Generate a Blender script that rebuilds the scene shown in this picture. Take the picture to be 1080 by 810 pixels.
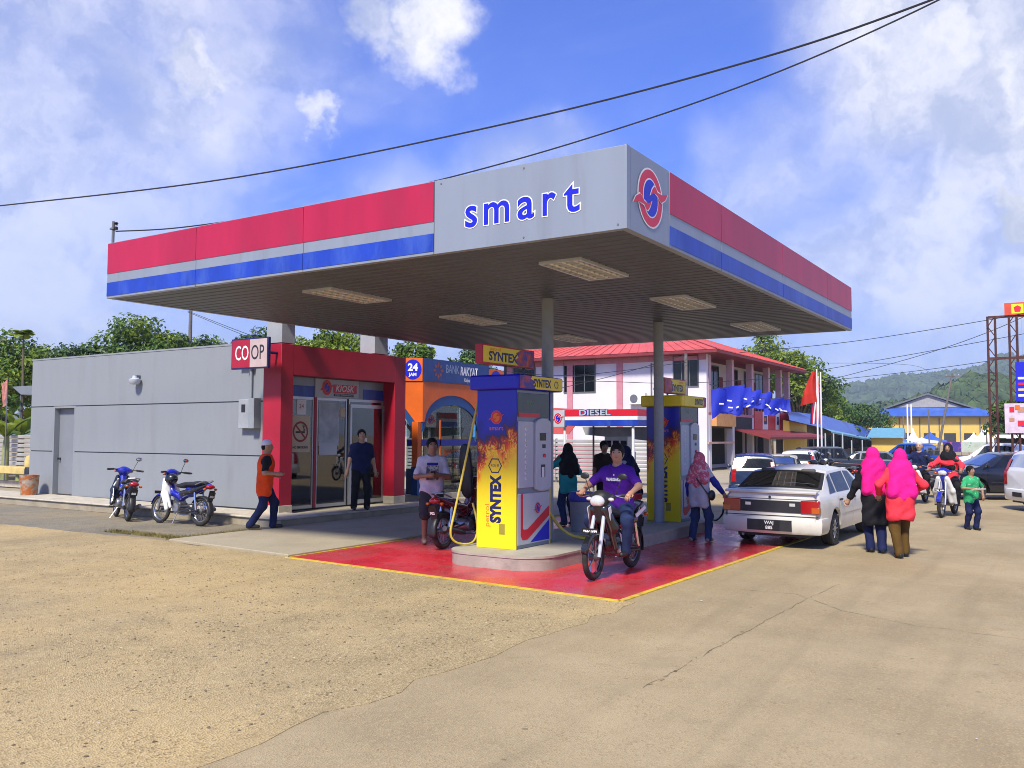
import bpy, bmesh, math, random
import numpy as np
from mathutils import Vector, Matrix
R_ = math.radians
for o in list(bpy.data.objects): bpy.data.objects.remove(o)
SC = bpy.context.scene
COL = SC.collection
random.seed(7)

# ------------------------------------------------------------------ camera
cam = bpy.data.cameras.new('camera'); camo = bpy.data.objects.new('camera', cam); COL.objects.link(camo)
cam.sensor_width = 36.0; cam.sensor_fit = 'HORIZONTAL'; cam.lens = 36.0*935.2/1080.0
cam.clip_start = 0.1; cam.clip_end = 20000
YAW, PITCH, ROLL = -0.573, 0.0577, 0.0035
_f = Vector((math.sin(YAW)*math.cos(PITCH), math.cos(YAW)*math.cos(PITCH), math.sin(PITCH)))
_r = Vector((math.cos(YAW), -math.sin(YAW), 0)); _u = _r.cross(_f)
_c, _s = math.cos(ROLL), math.sin(ROLL)
_r2 = _c*_r+_s*_u; _u2 = -_s*_r+_c*_u
camo.matrix_world = Matrix(((_r2.x,_u2.x,-_f.x,0),(_r2.y,_u2.y,-_f.y,0),(_r2.z,_u2.z,-_f.z,1.8),(0,0,0,1)))
SC.camera = camo

# ------------------------------------------------------------------ light
SUN_EL, SUN_AZ = 49.0, 169.0        # azimuth measured from +Y towards +X
SUN_STRENGTH = 3.5; SKY_STRENGTH = 0.15; EXPOSURE = 0.88
sun = bpy.data.lights.new('sun', 'SUN'); sun.energy = SUN_STRENGTH; sun.angle = R_(8.0); sun.color = (1.0, 0.93, 0.79)
suno = bpy.data.objects.new('sun', sun); COL.objects.link(suno)
_sd = Vector((math.sin(R_(SUN_AZ))*math.cos(R_(SUN_EL)), math.cos(R_(SUN_AZ))*math.cos(R_(SUN_EL)), math.sin(R_(SUN_EL))))
suno.rotation_euler = _sd.to_track_quat('Z', 'Y').to_euler(); suno.location = (0, 0, 60)
SC.view_settings.view_transform = 'Standard'; SC.view_settings.look = 'None'
SC.view_settings.exposure = EXPOSURE; SC.view_settings.gamma = 1.0
SC.view_settings.use_curve_mapping = False

world = bpy.data.worlds.new('World'); SC.world = world; world.use_nodes = True
def build_world():
    nt = world.node_tree; N = nt.nodes; L = nt.links; N.clear()
    out = N.new('ShaderNodeOutputWorld'); bg = N.new('ShaderNodeBackground'); bg.inputs[1].default_value = SKY_STRENGTH
    L.new(bg.outputs[0], out.inputs[0])
    sky = N.new('ShaderNodeTexSky'); sky.sky_type = 'NISHITA'; sky.sun_disc = False
    sky.sun_elevation = R_(SUN_EL); sky.sun_rotation = R_(SUN_AZ); sky.air_density = 1.0; sky.dust_density = 0.6; sky.ozone_density = 3.0
    tc = N.new('ShaderNodeTexCoord'); D = tc.outputs['Generated']
    def math_(op, a, b=None, clamp=False):
        n = N.new('ShaderNodeMath'); n.operation = op; n.use_clamp = clamp
        for i, v in enumerate((a, b)):
            if v is None: continue
            if isinstance(v, (int, float)): n.inputs[i].default_value = v
            else: L.new(v, n.inputs[i])
        return n.outputs[0]
    def vmath(op, a, b=None):
        n = N.new('ShaderNodeVectorMath'); n.operation = op
        for i, v in enumerate((a, b)):
            if v is None: continue
            if isinstance(v, (tuple, list)): n.inputs[i].default_value = v
            else: L.new(v, n.inputs[i])
        return n
    def noise(vec, scale, detail=6, rough=0.55, dist=0.0):
        n = N.new('ShaderNodeTexNoise'); n.inputs['Scale'].default_value = scale; n.inputs['Detail'].default_value = detail
        n.inputs['Roughness'].default_value = rough; n.inputs['Distortion'].default_value = dist; L.new(vec, n.inputs['Vector']); return n
    def maprange(v, a, b, c=0.0, d=1.0):
        n = N.new('ShaderNodeMapRange'); n.interpolation_type = 'SMOOTHSTEP'; L.new(v, n.inputs[0])
        for i, q in enumerate((a, b, c, d)): n.inputs[i+1].default_value = q
        return n.outputs[0]
    # flatten the dome so clouds shrink towards the horizon
    sep = N.new('ShaderNodeSeparateXYZ'); L.new(D, sep.inputs[0])
    zz = math_('ADD', math_('MAXIMUM', sep.outputs[2], 0.0), 0.22)
    cmb = N.new('ShaderNodeCombineXYZ')
    L.new(math_('DIVIDE', sep.outputs[0], zz), cmb.inputs[0]); L.new(math_('DIVIDE', sep.outputs[1], zz), cmb.inputs[1])
    P = cmb.outputs[0]
    wob = noise(D, 3.2, 4, 0.5)
    wv = vmath('SCALE', vmath('SUBTRACT', wob.outputs['Color'], (0.5, 0.5, 0.5)).outputs[0]); wv.inputs['Scale'].default_value = 0.30
    wob2 = noise(D, 19.0, 5, 0.6)
    wv2 = vmath('SCALE', vmath('SUBTRACT', wob2.outputs['Color'], (0.5, 0.5, 0.5)).outputs[0]); wv2.inputs['Scale'].default_value = 0.11
    DW = vmath('ADD', vmath('ADD', D, wv.outputs[0]).outputs[0], vmath('MULTIPLY', wv2.outputs[0], (0.45,0.45,0.45)).outputs[0]).outputs[0]
    DW1 = vmath('ADD', D, vmath('ADD', vmath('MULTIPLY', wv.outputs[0], (0.3, 0.3, 0.3)).outputs[0], wv2.outputs[0]).outputs[0]).outputs[0]
    def ray(px, py):
        v = _f + _r2*((px-540)/935.2) - _u2*((py-405)/935.2); return v.normalized()
    def blob(px, py, rad, soft, amt, dv):
        c = ray(px, py); n = vmath('DISTANCE', dv, tuple(c))
        return maprange(n.outputs['Value'], rad, rad*soft, 0.0, amt) if False else math_('MULTIPLY', maprange(n.outputs['Value'], rad, rad*soft, 0.0, 1.0), amt)
    acc = None
    def add(v):
        nonlocal acc
        acc = v if acc is None else math_('MAXIMUM', acc, v)
    # cumulus and cloud banks of the photographed sky, as ragged patches in their directions
    add(blob(455, 12, 0.070, 0.25, 0.9, DW1)); add(blob(395, 4, 0.05, 0.25, 0.75, DW1))
    add(blob(204, 72, 0.055, 0.3, 0.8, DW1)); add(blob(335, 99, 0.040, 0.3, 0.8, DW1)); add(blob(255, 110, 0.05, 0.2, 0.45, DW1))
    add(blob(-60, 190, 0.34, 0.2, 0.66, DW)); add(blob(60, 330, 0.22, 0.15, 0.66, DW)); add(blob(-120, 20, 0.24, 0.2, 0.6, DW))
    add(blob(560, 150, 0.12, 0.15, 0.55, DW)); add(blob(430, 190, 0.13, 0.1, 0.5, DW))
    add(blob(1000, 90, 0.22, 0.3, 0.85, DW)); add(blob(1010, 170, 0.20, 0.2, 0.72, DW)); add(blob(960, 250, 0.17, 0.2, 0.75, DW))
    add(blob(1075, 215, 0.055, 0.3, 1.0, DW1)); add(blob(1060, 300, 0.09, 0.2, 0.85, DW)); add(blob(930, 20, 0.07, 0.25, 0.9, DW1))
    add(blob(820, 200, 0.12, 0.1, 0.6, DW)); add(blob(1180, 120, 0.3, 0.3, 0.9, DW))
    # general broken cloud everywhere
    gen = noise(P, 0.8, 7, 0.52, 0.3); g0 = maprange(gen.outputs[0], 0.44, 0.70, 0.0, 0.85)
    wisp = noise(vmath('MULTIPLY', P, (1.0, 3.0, 1.0)).outputs[0], 1.6, 8, 0.62, 0.8); g1 = maprange(wisp.outputs[0], 0.48, 0.85, 0.0, 0.55)
    # clear window overhead in the middle of the view
    hole = blob(640, 30, 0.30, 0.25, 0.85, DW)
    gg = math_('MULTIPLY', math_('MAXIMUM', g0, g1), math_('SUBTRACT', 1.0, hole))
    mask = math_('MAXIMUM', acc, gg)
    # horizon brightening of thin cloud
    hz = maprange(sep.outputs[2], 0.30, 0.02, 0.0, 0.62)
    mask = math_('MAXIMUM', mask, math_('MULTIPLY', hz, math_('ADD', 0.55, math_('MULTIPLY', gen.outputs[0], 0.8)), True))
    mask = math_('MINIMUM', mask, 0.97)
    # cloud shading: white tops, blue-grey bellies
    sh = noise(vmath('ADD', DW1, (0.0, 0.0, 0.02)).outputs[0], 9.0, 7, 0.6); shade = maprange(sh.outputs[0], 0.34, 0.64)
    ramp = N.new('ShaderNodeMix'); ramp.data_type = 'RGBA'; L.new(shade, ramp.inputs[0])
    ramp.inputs[6].default_value = (2.3, 2.5, 3.1, 1); ramp.inputs[7].default_value = (4.5, 4.4, 4.35, 1)
    tint = N.new('ShaderNodeMix'); tint.data_type = 'RGBA'; tint.blend_type = 'MULTIPLY'; tint.inputs[0].default_value = 1.0
    L.new(sky.outputs[0], tint.inputs[6]); tint.inputs[7].default_value = (0.19, 0.34, 0.86, 1)
    mix = N.new('ShaderNodeMix'); mix.data_type = 'RGBA'; L.new(mask, mix.inputs[0]); L.new(tint.outputs[2], mix.inputs[6]); L.new(ramp.outputs[2], mix.inputs[7])
    L.new(mix.outputs[2], bg.inputs[0])
build_world()
world.cycles.sampling_method = 'MANUAL'; world.cycles.sample_map_resolution = 512
SC.cycles.pixel_filter_type = 'BLACKMAN_HARRIS'; SC.cycles.filter_width = 0.95
SC.cycles.max_bounces = 6; SC.cycles.diffuse_bounces = 3; SC.cycles.glossy_bounces = 3; SC.cycles.transmission_bounces = 4; SC.cycles.transparent_max_bounces = 10; SC.cycles.caustics_reflective = False; SC.cycles.caustics_refractive = False

# ------------------------------------------------------------------ helpers
def link(o): COL.objects.link(o); return o
def tag(o, label=None, cat=None, group=None, kind=None):
    if label: o['label'] = label
    if cat: o['category'] = cat
    if group: o['group'] = group
    if kind: o['kind'] = kind
    return o
def thing(name, label, cat, loc=(0,0,0), rotz=0.0, group=None):
    o = bpy.data.objects.new(name, None); link(o); o.location = loc; o.rotation_euler = (0,0,rotz); o.empty_display_size = 0.1
    return tag(o, label, cat, group)
def copy_tree(o, parent=None):
    c = o.copy(); link(c); c.parent = parent
    for ch in list(o.children): copy_tree(ch, c)
    return c

MATS = {}
def mat(name, col, rough=0.6, metal=0.0, var=0.12, vscale=3.0, bump=0.0, bscale=40.0, spec=0.5, coat=0.0, col2=None, c2lo=0.45, c2hi=0.65, c2scale=1.5, coords='Object', emit=None, trans=0.0, alpha=1.0, stretch=None, translucent=0.0):
    """Principled material with noise-driven tone variation, an optional second (dirt) colour and a fine bump."""
    if name in MATS: return MATS[name]
    m = bpy.data.materials.new(name); m.use_nodes = True; nt = m.node_tree; N = nt.nodes; L = nt.links
    b = N['Principled BSDF']; b.inputs['Roughness'].default_value = rough; b.inputs['Metallic'].default_value = metal
    b.inputs['Specular IOR Level'].default_value = spec; b.inputs['Coat Weight'].default_value = coat; b.inputs['Coat Roughness'].default_value = 0.08
    b.inputs['Transmission Weight'].default_value = trans; b.inputs['Alpha'].default_value = alpha
    tc = N.new('ShaderNodeTexCoord'); vec = tc.outputs[coords]
    if stretch:
        mp = N.new('ShaderNodeMapping'); mp.inputs['Scale'].default_value = stretch; L.new(vec, mp.inputs[0]); vec = mp.outputs[0]
    c = (*col, 1.0)
    n1 = N.new('ShaderNodeTexNoise'); n1.inputs['Scale'].default_value = vscale; n1.inputs['Detail'].default_value = 6; n1.inputs['Roughness'].default_value = 0.6; L.new(vec, n1.inputs['Vector'])
    r = N.new('ShaderNodeValToRGB'); e = r.color_ramp.elements
    lo = max(0.0, 1.0-var*1.6); hi = 1.0+var
    e[0].position = 0.28; e[0].color = (min(1,c[0]*lo), min(1,c[1]*lo), min(1,c[2]*lo), 1)
    e[1].position = 0.72; e[1].color = (min(1,c[0]*hi), min(1,c[1]*hi), min(1,c[2]*hi), 1)
    L.new(n1.outputs[0], r.inputs[0]); cout = r.outputs[0]
    if col2:
        n2 = N.new('ShaderNodeTexNoise'); n2.inputs['Scale'].default_value = c2scale; n2.inputs['Detail'].default_value = 8; n2.inputs['Roughness'].default_value = 0.65; L.new(vec, n2.inputs['Vector'])
        mr = N.new('ShaderNodeMapRange'); mr.inputs[1].default_value = c2lo; mr.inputs[2].default_value = c2hi; L.new(n2.outputs[0], mr.inputs[0])
        mx = N.new('ShaderNodeMix'); mx.data_type = 'RGBA'; L.new(mr.outputs[0], mx.inputs[0]); L.new(cout, mx.inputs[6]); mx.inputs[7].default_value = (*col2, 1); cout = mx.outputs[2]
    L.new(cout, b.inputs['Base Color'])
    if bump > 0:
        n3 = N.new('ShaderNodeTexNoise'); n3.inputs['Scale'].default_value = bscale; n3.inputs['Detail'].default_value = 5; L.new(vec, n3.inputs['Vector'])
        bp = N.new('ShaderNodeBump'); bp.inputs['Strength'].default_value = bump; bp.inputs['Distance'].default_value = 0.02; L.new(n3.outputs[0], bp.inputs['Height']); L.new(bp.outputs[0], b.inputs['Normal'])
    if emit: b.inputs['Emission Color'].default_value = (*col, 1); b.inputs['Emission Strength'].default_value = emit
    if translucent > 0:
        tr = N.new('ShaderNodeBsdfTranslucent'); L.new(cout, tr.inputs[0]); ms = N.new('ShaderNodeMixShader'); ms.inputs[0].default_value = translucent
        L.new(b.outputs[0], ms.inputs[1]); L.new(tr.outputs[0], ms.inputs[2]); L.new(ms.outputs[0], N['Material Output'].inputs[0])
    MATS[name] = m; return m

class MB:
    """collects primitive shapes into ONE mesh"""
    def __init__(s): s.v = []; s.f = []; s.mi = []
    def add(s, vs, fs, mi=0):
        o = len(s.v); s.v += [tuple(p) for p in vs]; s.f += [tuple(i+o for i in f) for f in fs]; s.mi += [mi]*len(fs); return s
    def box(s, x0, x1, y0, y1, z0, z1, mi=0):
        vs = [(x,y,z) for z in (z0,z1) for y in (y0,y1) for x in (x0,x1)]
        return s.add(vs, [(0,2,3,1),(4,5,7,6),(0,1,5,4),(2,6,7,3),(0,4,6,2),(1,3,7,5)], mi)
    def obox(s, c, size, rot, mi=0):
        """box of a given size about c, rotated by a 3x3 matrix or (axis, angle)"""
        if isinstance(rot, tuple): rot = Matrix.Rotation(rot[1], 3, rot[0])
        h = Vector(size)*0.5; c = Vector(c)
        vs = [c + rot @ Vector((x*h.x, y*h.y, z*h.z)) for z in (-1,1) for y in (-1,1) for x in (-1,1)]
        return s.add(vs, [(0,2,3,1),(4,5,7,6),(0,1,5,4),(2,6,7,3),(0,4,6,2),(1,3,7,5)], mi)
    def cyl(s, p0, p1, r0, r1=None, n=12, cap=True, mi=0):
        r1 = r0 if r1 is None else r1; p0 = Vector(p0); p1 = Vector(p1); d = (p1-p0).normalized()
        a = d.orthogonal().normalized(); b = d.cross(a)
        vs = [p0 + (a*math.cos(t)+b*math.sin(t))*r0 for t in [2*math.pi*i/n for i in range(n)]]
        vs += [p1 + (a*math.cos(t)+b*math.sin(t))*r1 for t in [2*math.pi*i/n for i in range(n)]]
        fs = [(i, (i+1) % n, n+(i+1) % n, n+i) for i in range(n)]
        if cap: fs += [tuple(range(n-1,-1,-1)), tuple(range(n, 2*n))]
        return s.add(vs, fs, mi)
    def tube(s, pts, r, n=8, mi=0, closed=False):
        pts = [Vector(p) for p in pts]; m = len(pts); rs = r if isinstance(r, (list, tuple)) else [r]*m
        vs = []; fs = []; prev = None
        for i, p in enumerate(pts):
            if closed: d = (pts[(i+1) % m]-pts[i-1]).normalized()
            else: d = (pts[min(i+1, m-1)]-pts[max(i-1, 0)]).normalized()
            if prev is None: a = d.orthogonal().normalized()
            else: a = (prev - d*prev.dot(d)); a = a.normalized() if a.length > 1e-6 else d.orthogonal().normalized()
            prev = a; b = d.cross(a)
            vs += [p + (a*math.cos(t)+b*math.sin(t))*rs[i] for t in [2*math.pi*k/n for k in range(n)]]
        for i in range(m if closed else m-1):
            j = (i+1) % m
            fs += [(i*n+k, i*n+(k+1) % n, j*n+(k+1) % n, j*n+k) for k in range(n)]
        if not closed: fs += [tuple(range(n-1,-1,-1)), tuple(range((m-1)*n, m*n))]
        return s.add(vs, fs, mi)
    def prism(s, poly, axis, a, b, mi=0):
        """2D polygon extruded along axis from a to b; poly coords are the two other axes in order"""
        n = len(poly)
        def P(u, v, w): return {'x': (w,u,v), 'y': (u,w,v), 'z': (u,v,w)}[axis]
        vs = [P(u,v,a) for u,v in poly]+[P(u,v,b) for u,v in poly]
        return s.add(vs, [tuple(range(n-1,-1,-1)), tuple(range(n,2*n))]+[(i,(i+1)%n,n+(i+1)%n,n+i) for i in range(n)], mi)
    def quad(s, a, b, c, d, mi=0): return s.add([a,b,c,d], [(0,1,2,3)], mi)
    def lathe(s, prof, c=(0,0,0), axis='z', n=20, mi=0, cap=True):
        """profile (r, h) revolved round axis through c"""
        c = Vector(c); vs = []; m = len(prof)
        for r, h in prof:
            for k in range(n):
                t = 2*math.pi*k/n; u, v = r*math.cos(t), r*math.sin(t)
                vs.append(c + Vector({'z': (u,v,h), 'y': (v,h,u), 'x': (h,u,v)}[axis]))
        fs = [(i*n+k, i*n+(k+1)%n, (i+1)*n+(k+1)%n, (i+1)*n+k) for i in range(m-1) for k in range(n)]
        if cap: fs += [tuple(range(n-1,-1,-1)), tuple(range((m-1)*n, m*n))]
        return s.add(vs, fs, mi)
    def ell(s, c, r, n=14, m=9, rot=None, mi=0):
        c = Vector(c); vs = []; fs = []
        for i in range(m+1):
            ph = math.pi*i/m
            for k in range(n):
                t = 2*math.pi*k/n
                p = Vector((r[0]*math.sin(ph)*math.cos(t), r[1]*math.sin(ph)*math.sin(t), r[2]*math.cos(ph)))
                vs.append(c + (rot @ p if rot else p))
        for i in range(m):
            for k in range(n): fs.append((i*n+k, (i+1)*n+k, (i+1)*n+(k+1)%n, i*n+(k+1)%n))
        return s.add(vs, fs, mi)
    def mesh(s, name):
        me = bpy.data.meshes.new(name); me.from_pydata(s.v, [], s.f); me.polygons.foreach_set('material_index', s.mi); me.update(); return me
    def build(s, name, m, parent=None, smooth=False, bevel=0.0, seg=2, fix=True):
        me = s.mesh(name)
        if fix:
            bm = bmesh.new(); bm.from_mesh(me); bmesh.ops.remove_doubles(bm, verts=bm.verts, dist=1e-5); bmesh.ops.recalc_face_normals(bm, faces=bm.faces); bm.to_mesh(me); bm.free()
        for q in (m if isinstance(m, (list, tuple)) else [m]): me.materials.append(q)
        o = link(bpy.data.objects.new(name, me)); o.parent = parent
        if smooth: shade(me, smooth)
        if bevel > 0:
            b = o.modifiers.new('bevel', 'BEVEL'); b.width = bevel; b.segments = seg; b.limit_method = 'ANGLE'; b.angle_limit = R_(40)
            me.polygons.foreach_set('use_smooth', [True]*len(me.polygons)); me.set_sharp_from_angle(angle=R_(50))
        return o
def shade(me, angle=True):
    me.polygons.foreach_set('use_smooth', [True]*len(me.polygons))
    me.set_sharp_from_angle(angle=R_(40 if angle is True else angle))

def meshobj(name, vs, fs, m, parent=None, smooth=180):
    me = bpy.data.meshes.new(name); me.from_pydata([tuple(map(float, v)) for v in vs], [], [tuple(map(int, f)) for f in fs]); me.update()
    for q in (m if isinstance(m, (list, tuple)) else [m]): me.materials.append(q)
    if smooth: shade(me, smooth)
    o = link(bpy.data.objects.new(name, me)); o.parent = parent; return o

def box(name, x0, x1, y0, y1, z0, z1, m, parent=None, bevel=0.0):
    return MB().box(x0,x1,y0,y1,z0,z1).build(name, m, parent, bevel=bevel)

def text_mesh(s, size=1.0, offset=0.0, extrude=0.0, align='CENTER', shear=0.0, space=1.0, res=3):
    cu = bpy.data.curves.new('txt', 'FONT'); cu.body = s; cu.size = size; cu.offset = offset; cu.extrude = extrude
    cu.align_x = align; cu.align_y = 'CENTER'; cu.shear = shear; cu.space_character = space; cu.resolution_u = res
    o = bpy.data.objects.new('txt', cu); link(o); dg = bpy.context.evaluated_depsgraph_get()
    me = bpy.data.meshes.new_from_object(o.evaluated_get(dg)); bpy.data.objects.remove(o); bpy.data.curves.remove(cu); me.materials.clear(); return me
def basis(origin, right, up):
    r = Vector(right).normalized(); u = Vector(up).normalized(); n = r.cross(u); o = Vector(origin)
    return Matrix(((r.x,u.x,n.x,o.x),(r.y,u.y,n.y,o.y),(r.z,u.z,n.z,o.z),(0,0,0,1)))
def text(name, s, size, origin, right, up, m, parent, width=None, **kw):
    """printed lettering centred on origin, in coordinates of the parent"""
    me = text_mesh(s, size, **kw)
    if width:
        xs = [v.co.x for v in me.vertices]; w = max(xs)-min(xs); k = width/w; c = (max(xs)+min(xs))/2
        for v in me.vertices: v.co.x = (v.co.x-c)*k
    me.transform(basis(origin, right, up)); me.materials.append(m)
    o = link(bpy.data.objects.new(name, me)); o.parent = parent; return o

# --- smooth implicit surfaces: round cones and ellipsoids blended, meshed with surface nets
def sdf_mesh(prims, res=0.015, k=0.03, sub=()):
    B = []
    for p in prims:
        if p[0] == 'c':
            a, b, ra, rb = np.array(p[1], float), np.array(p[2], float), p[3], p[4]; rm = max(ra, rb); B.append((np.minimum(a,b)-rm, np.maximum(a,b)+rm))
        else:
            c = np.array(p[1], float); r = max(p[2]); B.append((c-r, c+r))
    lo = np.min([b[0] for b in B], 0)-res*3; hi = np.max([b[1] for b in B], 0)+res*3
    n = np.ceil((hi-lo)/res).astype(int)+1
    ax = [lo[i]+res*np.arange(n[i]) for i in range(3)]
    d = np.full(n, 1.0, np.float32)
    def field(p, sl):
        X = ax[0][sl[0]][:,None,None]; Y = ax[1][sl[1]][None,:,None]; Z = ax[2][sl[2]][None,None,:]
        if p[0] == 'c':
            a, b, ra, rb = np.array(p[1], float), np.array(p[2], float), p[3], p[4]; ba = b-a; L = max(ba@ba, 1e-9)
            px, py, pz = X-a[0], Y-a[1], Z-a[2]; h = np.clip((px*ba[0]+py*ba[1]+pz*ba[2])/L, 0, 1)
            return np.sqrt((px-ba[0]*h)**2+(py-ba[1]*h)**2+(pz-ba[2]*h)**2)-(ra+(rb-ra)*h)
        c = p[1]; r = p[2]; px, py, pz = X-c[0], Y-c[1], Z-c[2]
        if len(p) > 3 and p[3] is not None:
            m = p[3]; px, py, pz = [m[0][i]*px+m[1][i]*py+m[2][i]*pz for i in range(3)]
        k0 = np.sqrt((px/r[0])**2+(py/r[1])**2+(pz/r[2])**2); k1 = np.sqrt((px/r[0]**2)**2+(py/r[1]**2)**2+(pz/r[2]**2)**2)
        return k0*(k0-1)/np.maximum(k1, 1e-6)
    def slc(b, pad): return tuple(slice(max(0, int((b[0][i]-pad-lo[i])/res)), min(n[i], int((b[1][i]+pad-lo[i])/res)+2)) for i in range(3))
    for p, b in zip(prims, B):
        sl = slc(b, k*1.5+res*2); f = field(p, sl).astype(np.float32); g = d[sl]
        h = np.maximum(k-np.abs(f-g), 0)/k; d[sl] = np.minimum(f, g)-h*h*k*0.25
    for p in sub:
        c = np.array(p[1], float); r = max(p[2]) if p[0] == 'e' else max(p[3], p[4])
        b = (c-r, c+r) if p[0] == 'e' else (np.minimum(c, p[2])-r, np.maximum(c, p[2])+r)
        sl = slc(b, res*2)
        if any(q.stop <= q.start for q in sl): continue
        d[sl] = np.maximum(d[sl], -field(p, sl).astype(np.float32))
    s = d < 0
    c8 = [s[i:n[0]-1+i, j:n[1]-1+j, q:n[2]-1+q] for i in (0,1) for j in (0,1) for q in (0,1)]
    cnt = sum(c.astype(np.int8) for c in c8); act = (cnt > 0) & (cnt < 8)
    idx = np.full(act.shape, -1, np.int64); cells = np.argwhere(act); idx[act] = np.arange(len(cells))
    acc = np.zeros((len(cells), 3)); w = np.zeros(len(cells))
    for a in range(3):
        o1, o2 = [q for q in range(3) if q != a]
        for i in (0,1):
            for j in (0,1):
                off = np.zeros(3, int); off[o1] = i; off[o2] = j; e = np.zeros(3, int); e[a] = 1
                q0 = cells+off; q1 = q0+e; v0 = d[tuple(q0.T)]; v1 = d[tuple(q1.T)]; m = (v0 < 0) != (v1 < 0)
                t = np.where(m, v0/np.where(v0 == v1, 1, v0-v1), 0); pos = q0+t[:,None]*e
                acc[m] += pos[m]; w[m] += 1
    V = lo+res*acc/w[:,None]; F = []
    for a in range(3):
        o1, o2 = [(1,2),(2,0),(0,1)][a]
        sl0 = [slice(1, -1)]*3; sl0[a] = slice(0, -1); sl1 = [slice(1, -1)]*3; sl1[a] = slice(1, None)
        s0 = s[tuple(sl0)]; s1 = s[tuple(sl1)]; q = np.argwhere(s0 != s1)
        if not len(q): continue
        flip = s0[tuple(q.T)]; b = q.copy(); b[:, o1] += 1; b[:, o2] += 1
        e1 = np.zeros(3, int); e1[o1] = 1; e2 = np.zeros(3, int); e2[o2] = 1
        A = idx[tuple((b-e1-e2).T)]; Bq = idx[tuple((b-e2).T)]; Cq = idx[tuple(b.T)]; Dq = idx[tuple((b-e1).T)]
        f = np.stack([A, Bq, Cq, Dq], 1); f[~flip] = f[~flip][:, ::-1]; F.append(f)
    return V, np.concatenate(F)

# flat logo (ring, bird wings and S) in a plane; layers 1.5 mm apart
def flat_poly(mb, pts, z, mi, B): mb.add([B @ Vector((x, y, z)) for x, y in pts], [tuple(range(len(pts)))], mi)
def circ(cx, cy, rx, ry, n=32): return [(cx+rx*math.cos(2*math.pi*i/n), cy+ry*math.sin(2*math.pi*i/n)) for i in range(n)]
def logo(parent, origin, right, up, r, mats, sx=0.86):
    B = basis(origin, right, up); mb = MB(); e = 0.0015*max(1.0, r*3)
    k = lambda pts: [(x*r*sx, y*r) for x, y in pts]
    flat_poly(mb, k(circ(0,0,1.09,1.06)), e, 0, B); flat_poly(mb, k(circ(0,0,1.0,1.0)), 2*e, 1, B)
    flat_poly(mb, k(circ(0,0,.66,.70)), 3*e, 0, B); flat_poly(mb, k(circ(0,0,.60,.65)), 4*e, 2, B)
    w = [(-.06,.08),(.05,.25),(.13,.36),(.30,.49),(.42,.47),(.58,.33),(.96,.33),(1.47,.455),(1.25,.2),(.9,.03),(.72,.1),(.58,.21),(.38,.24),(.19,.22)]
    def grow(p, a):
        cx = sum(q[0] for q in p)/len(p); cy = sum(q[1] for q in p)/len(p); out = []
        for x, y in p:
            l = math.hypot(x-cx, y-cy); out.append((x+(x-cx)/l*a, y+(y-cy)/l*a))
        return out
    for sg in (1, -1):
        q = [(sg*x, sg*y) for x, y in w]
        flat_poly(mb, k(grow(q, .06)), 5*e, 0, B); flat_poly(mb, k(q), 6*e, 1, B)
    o = mb.build('logo', mats, parent, fix=False); return o


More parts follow.
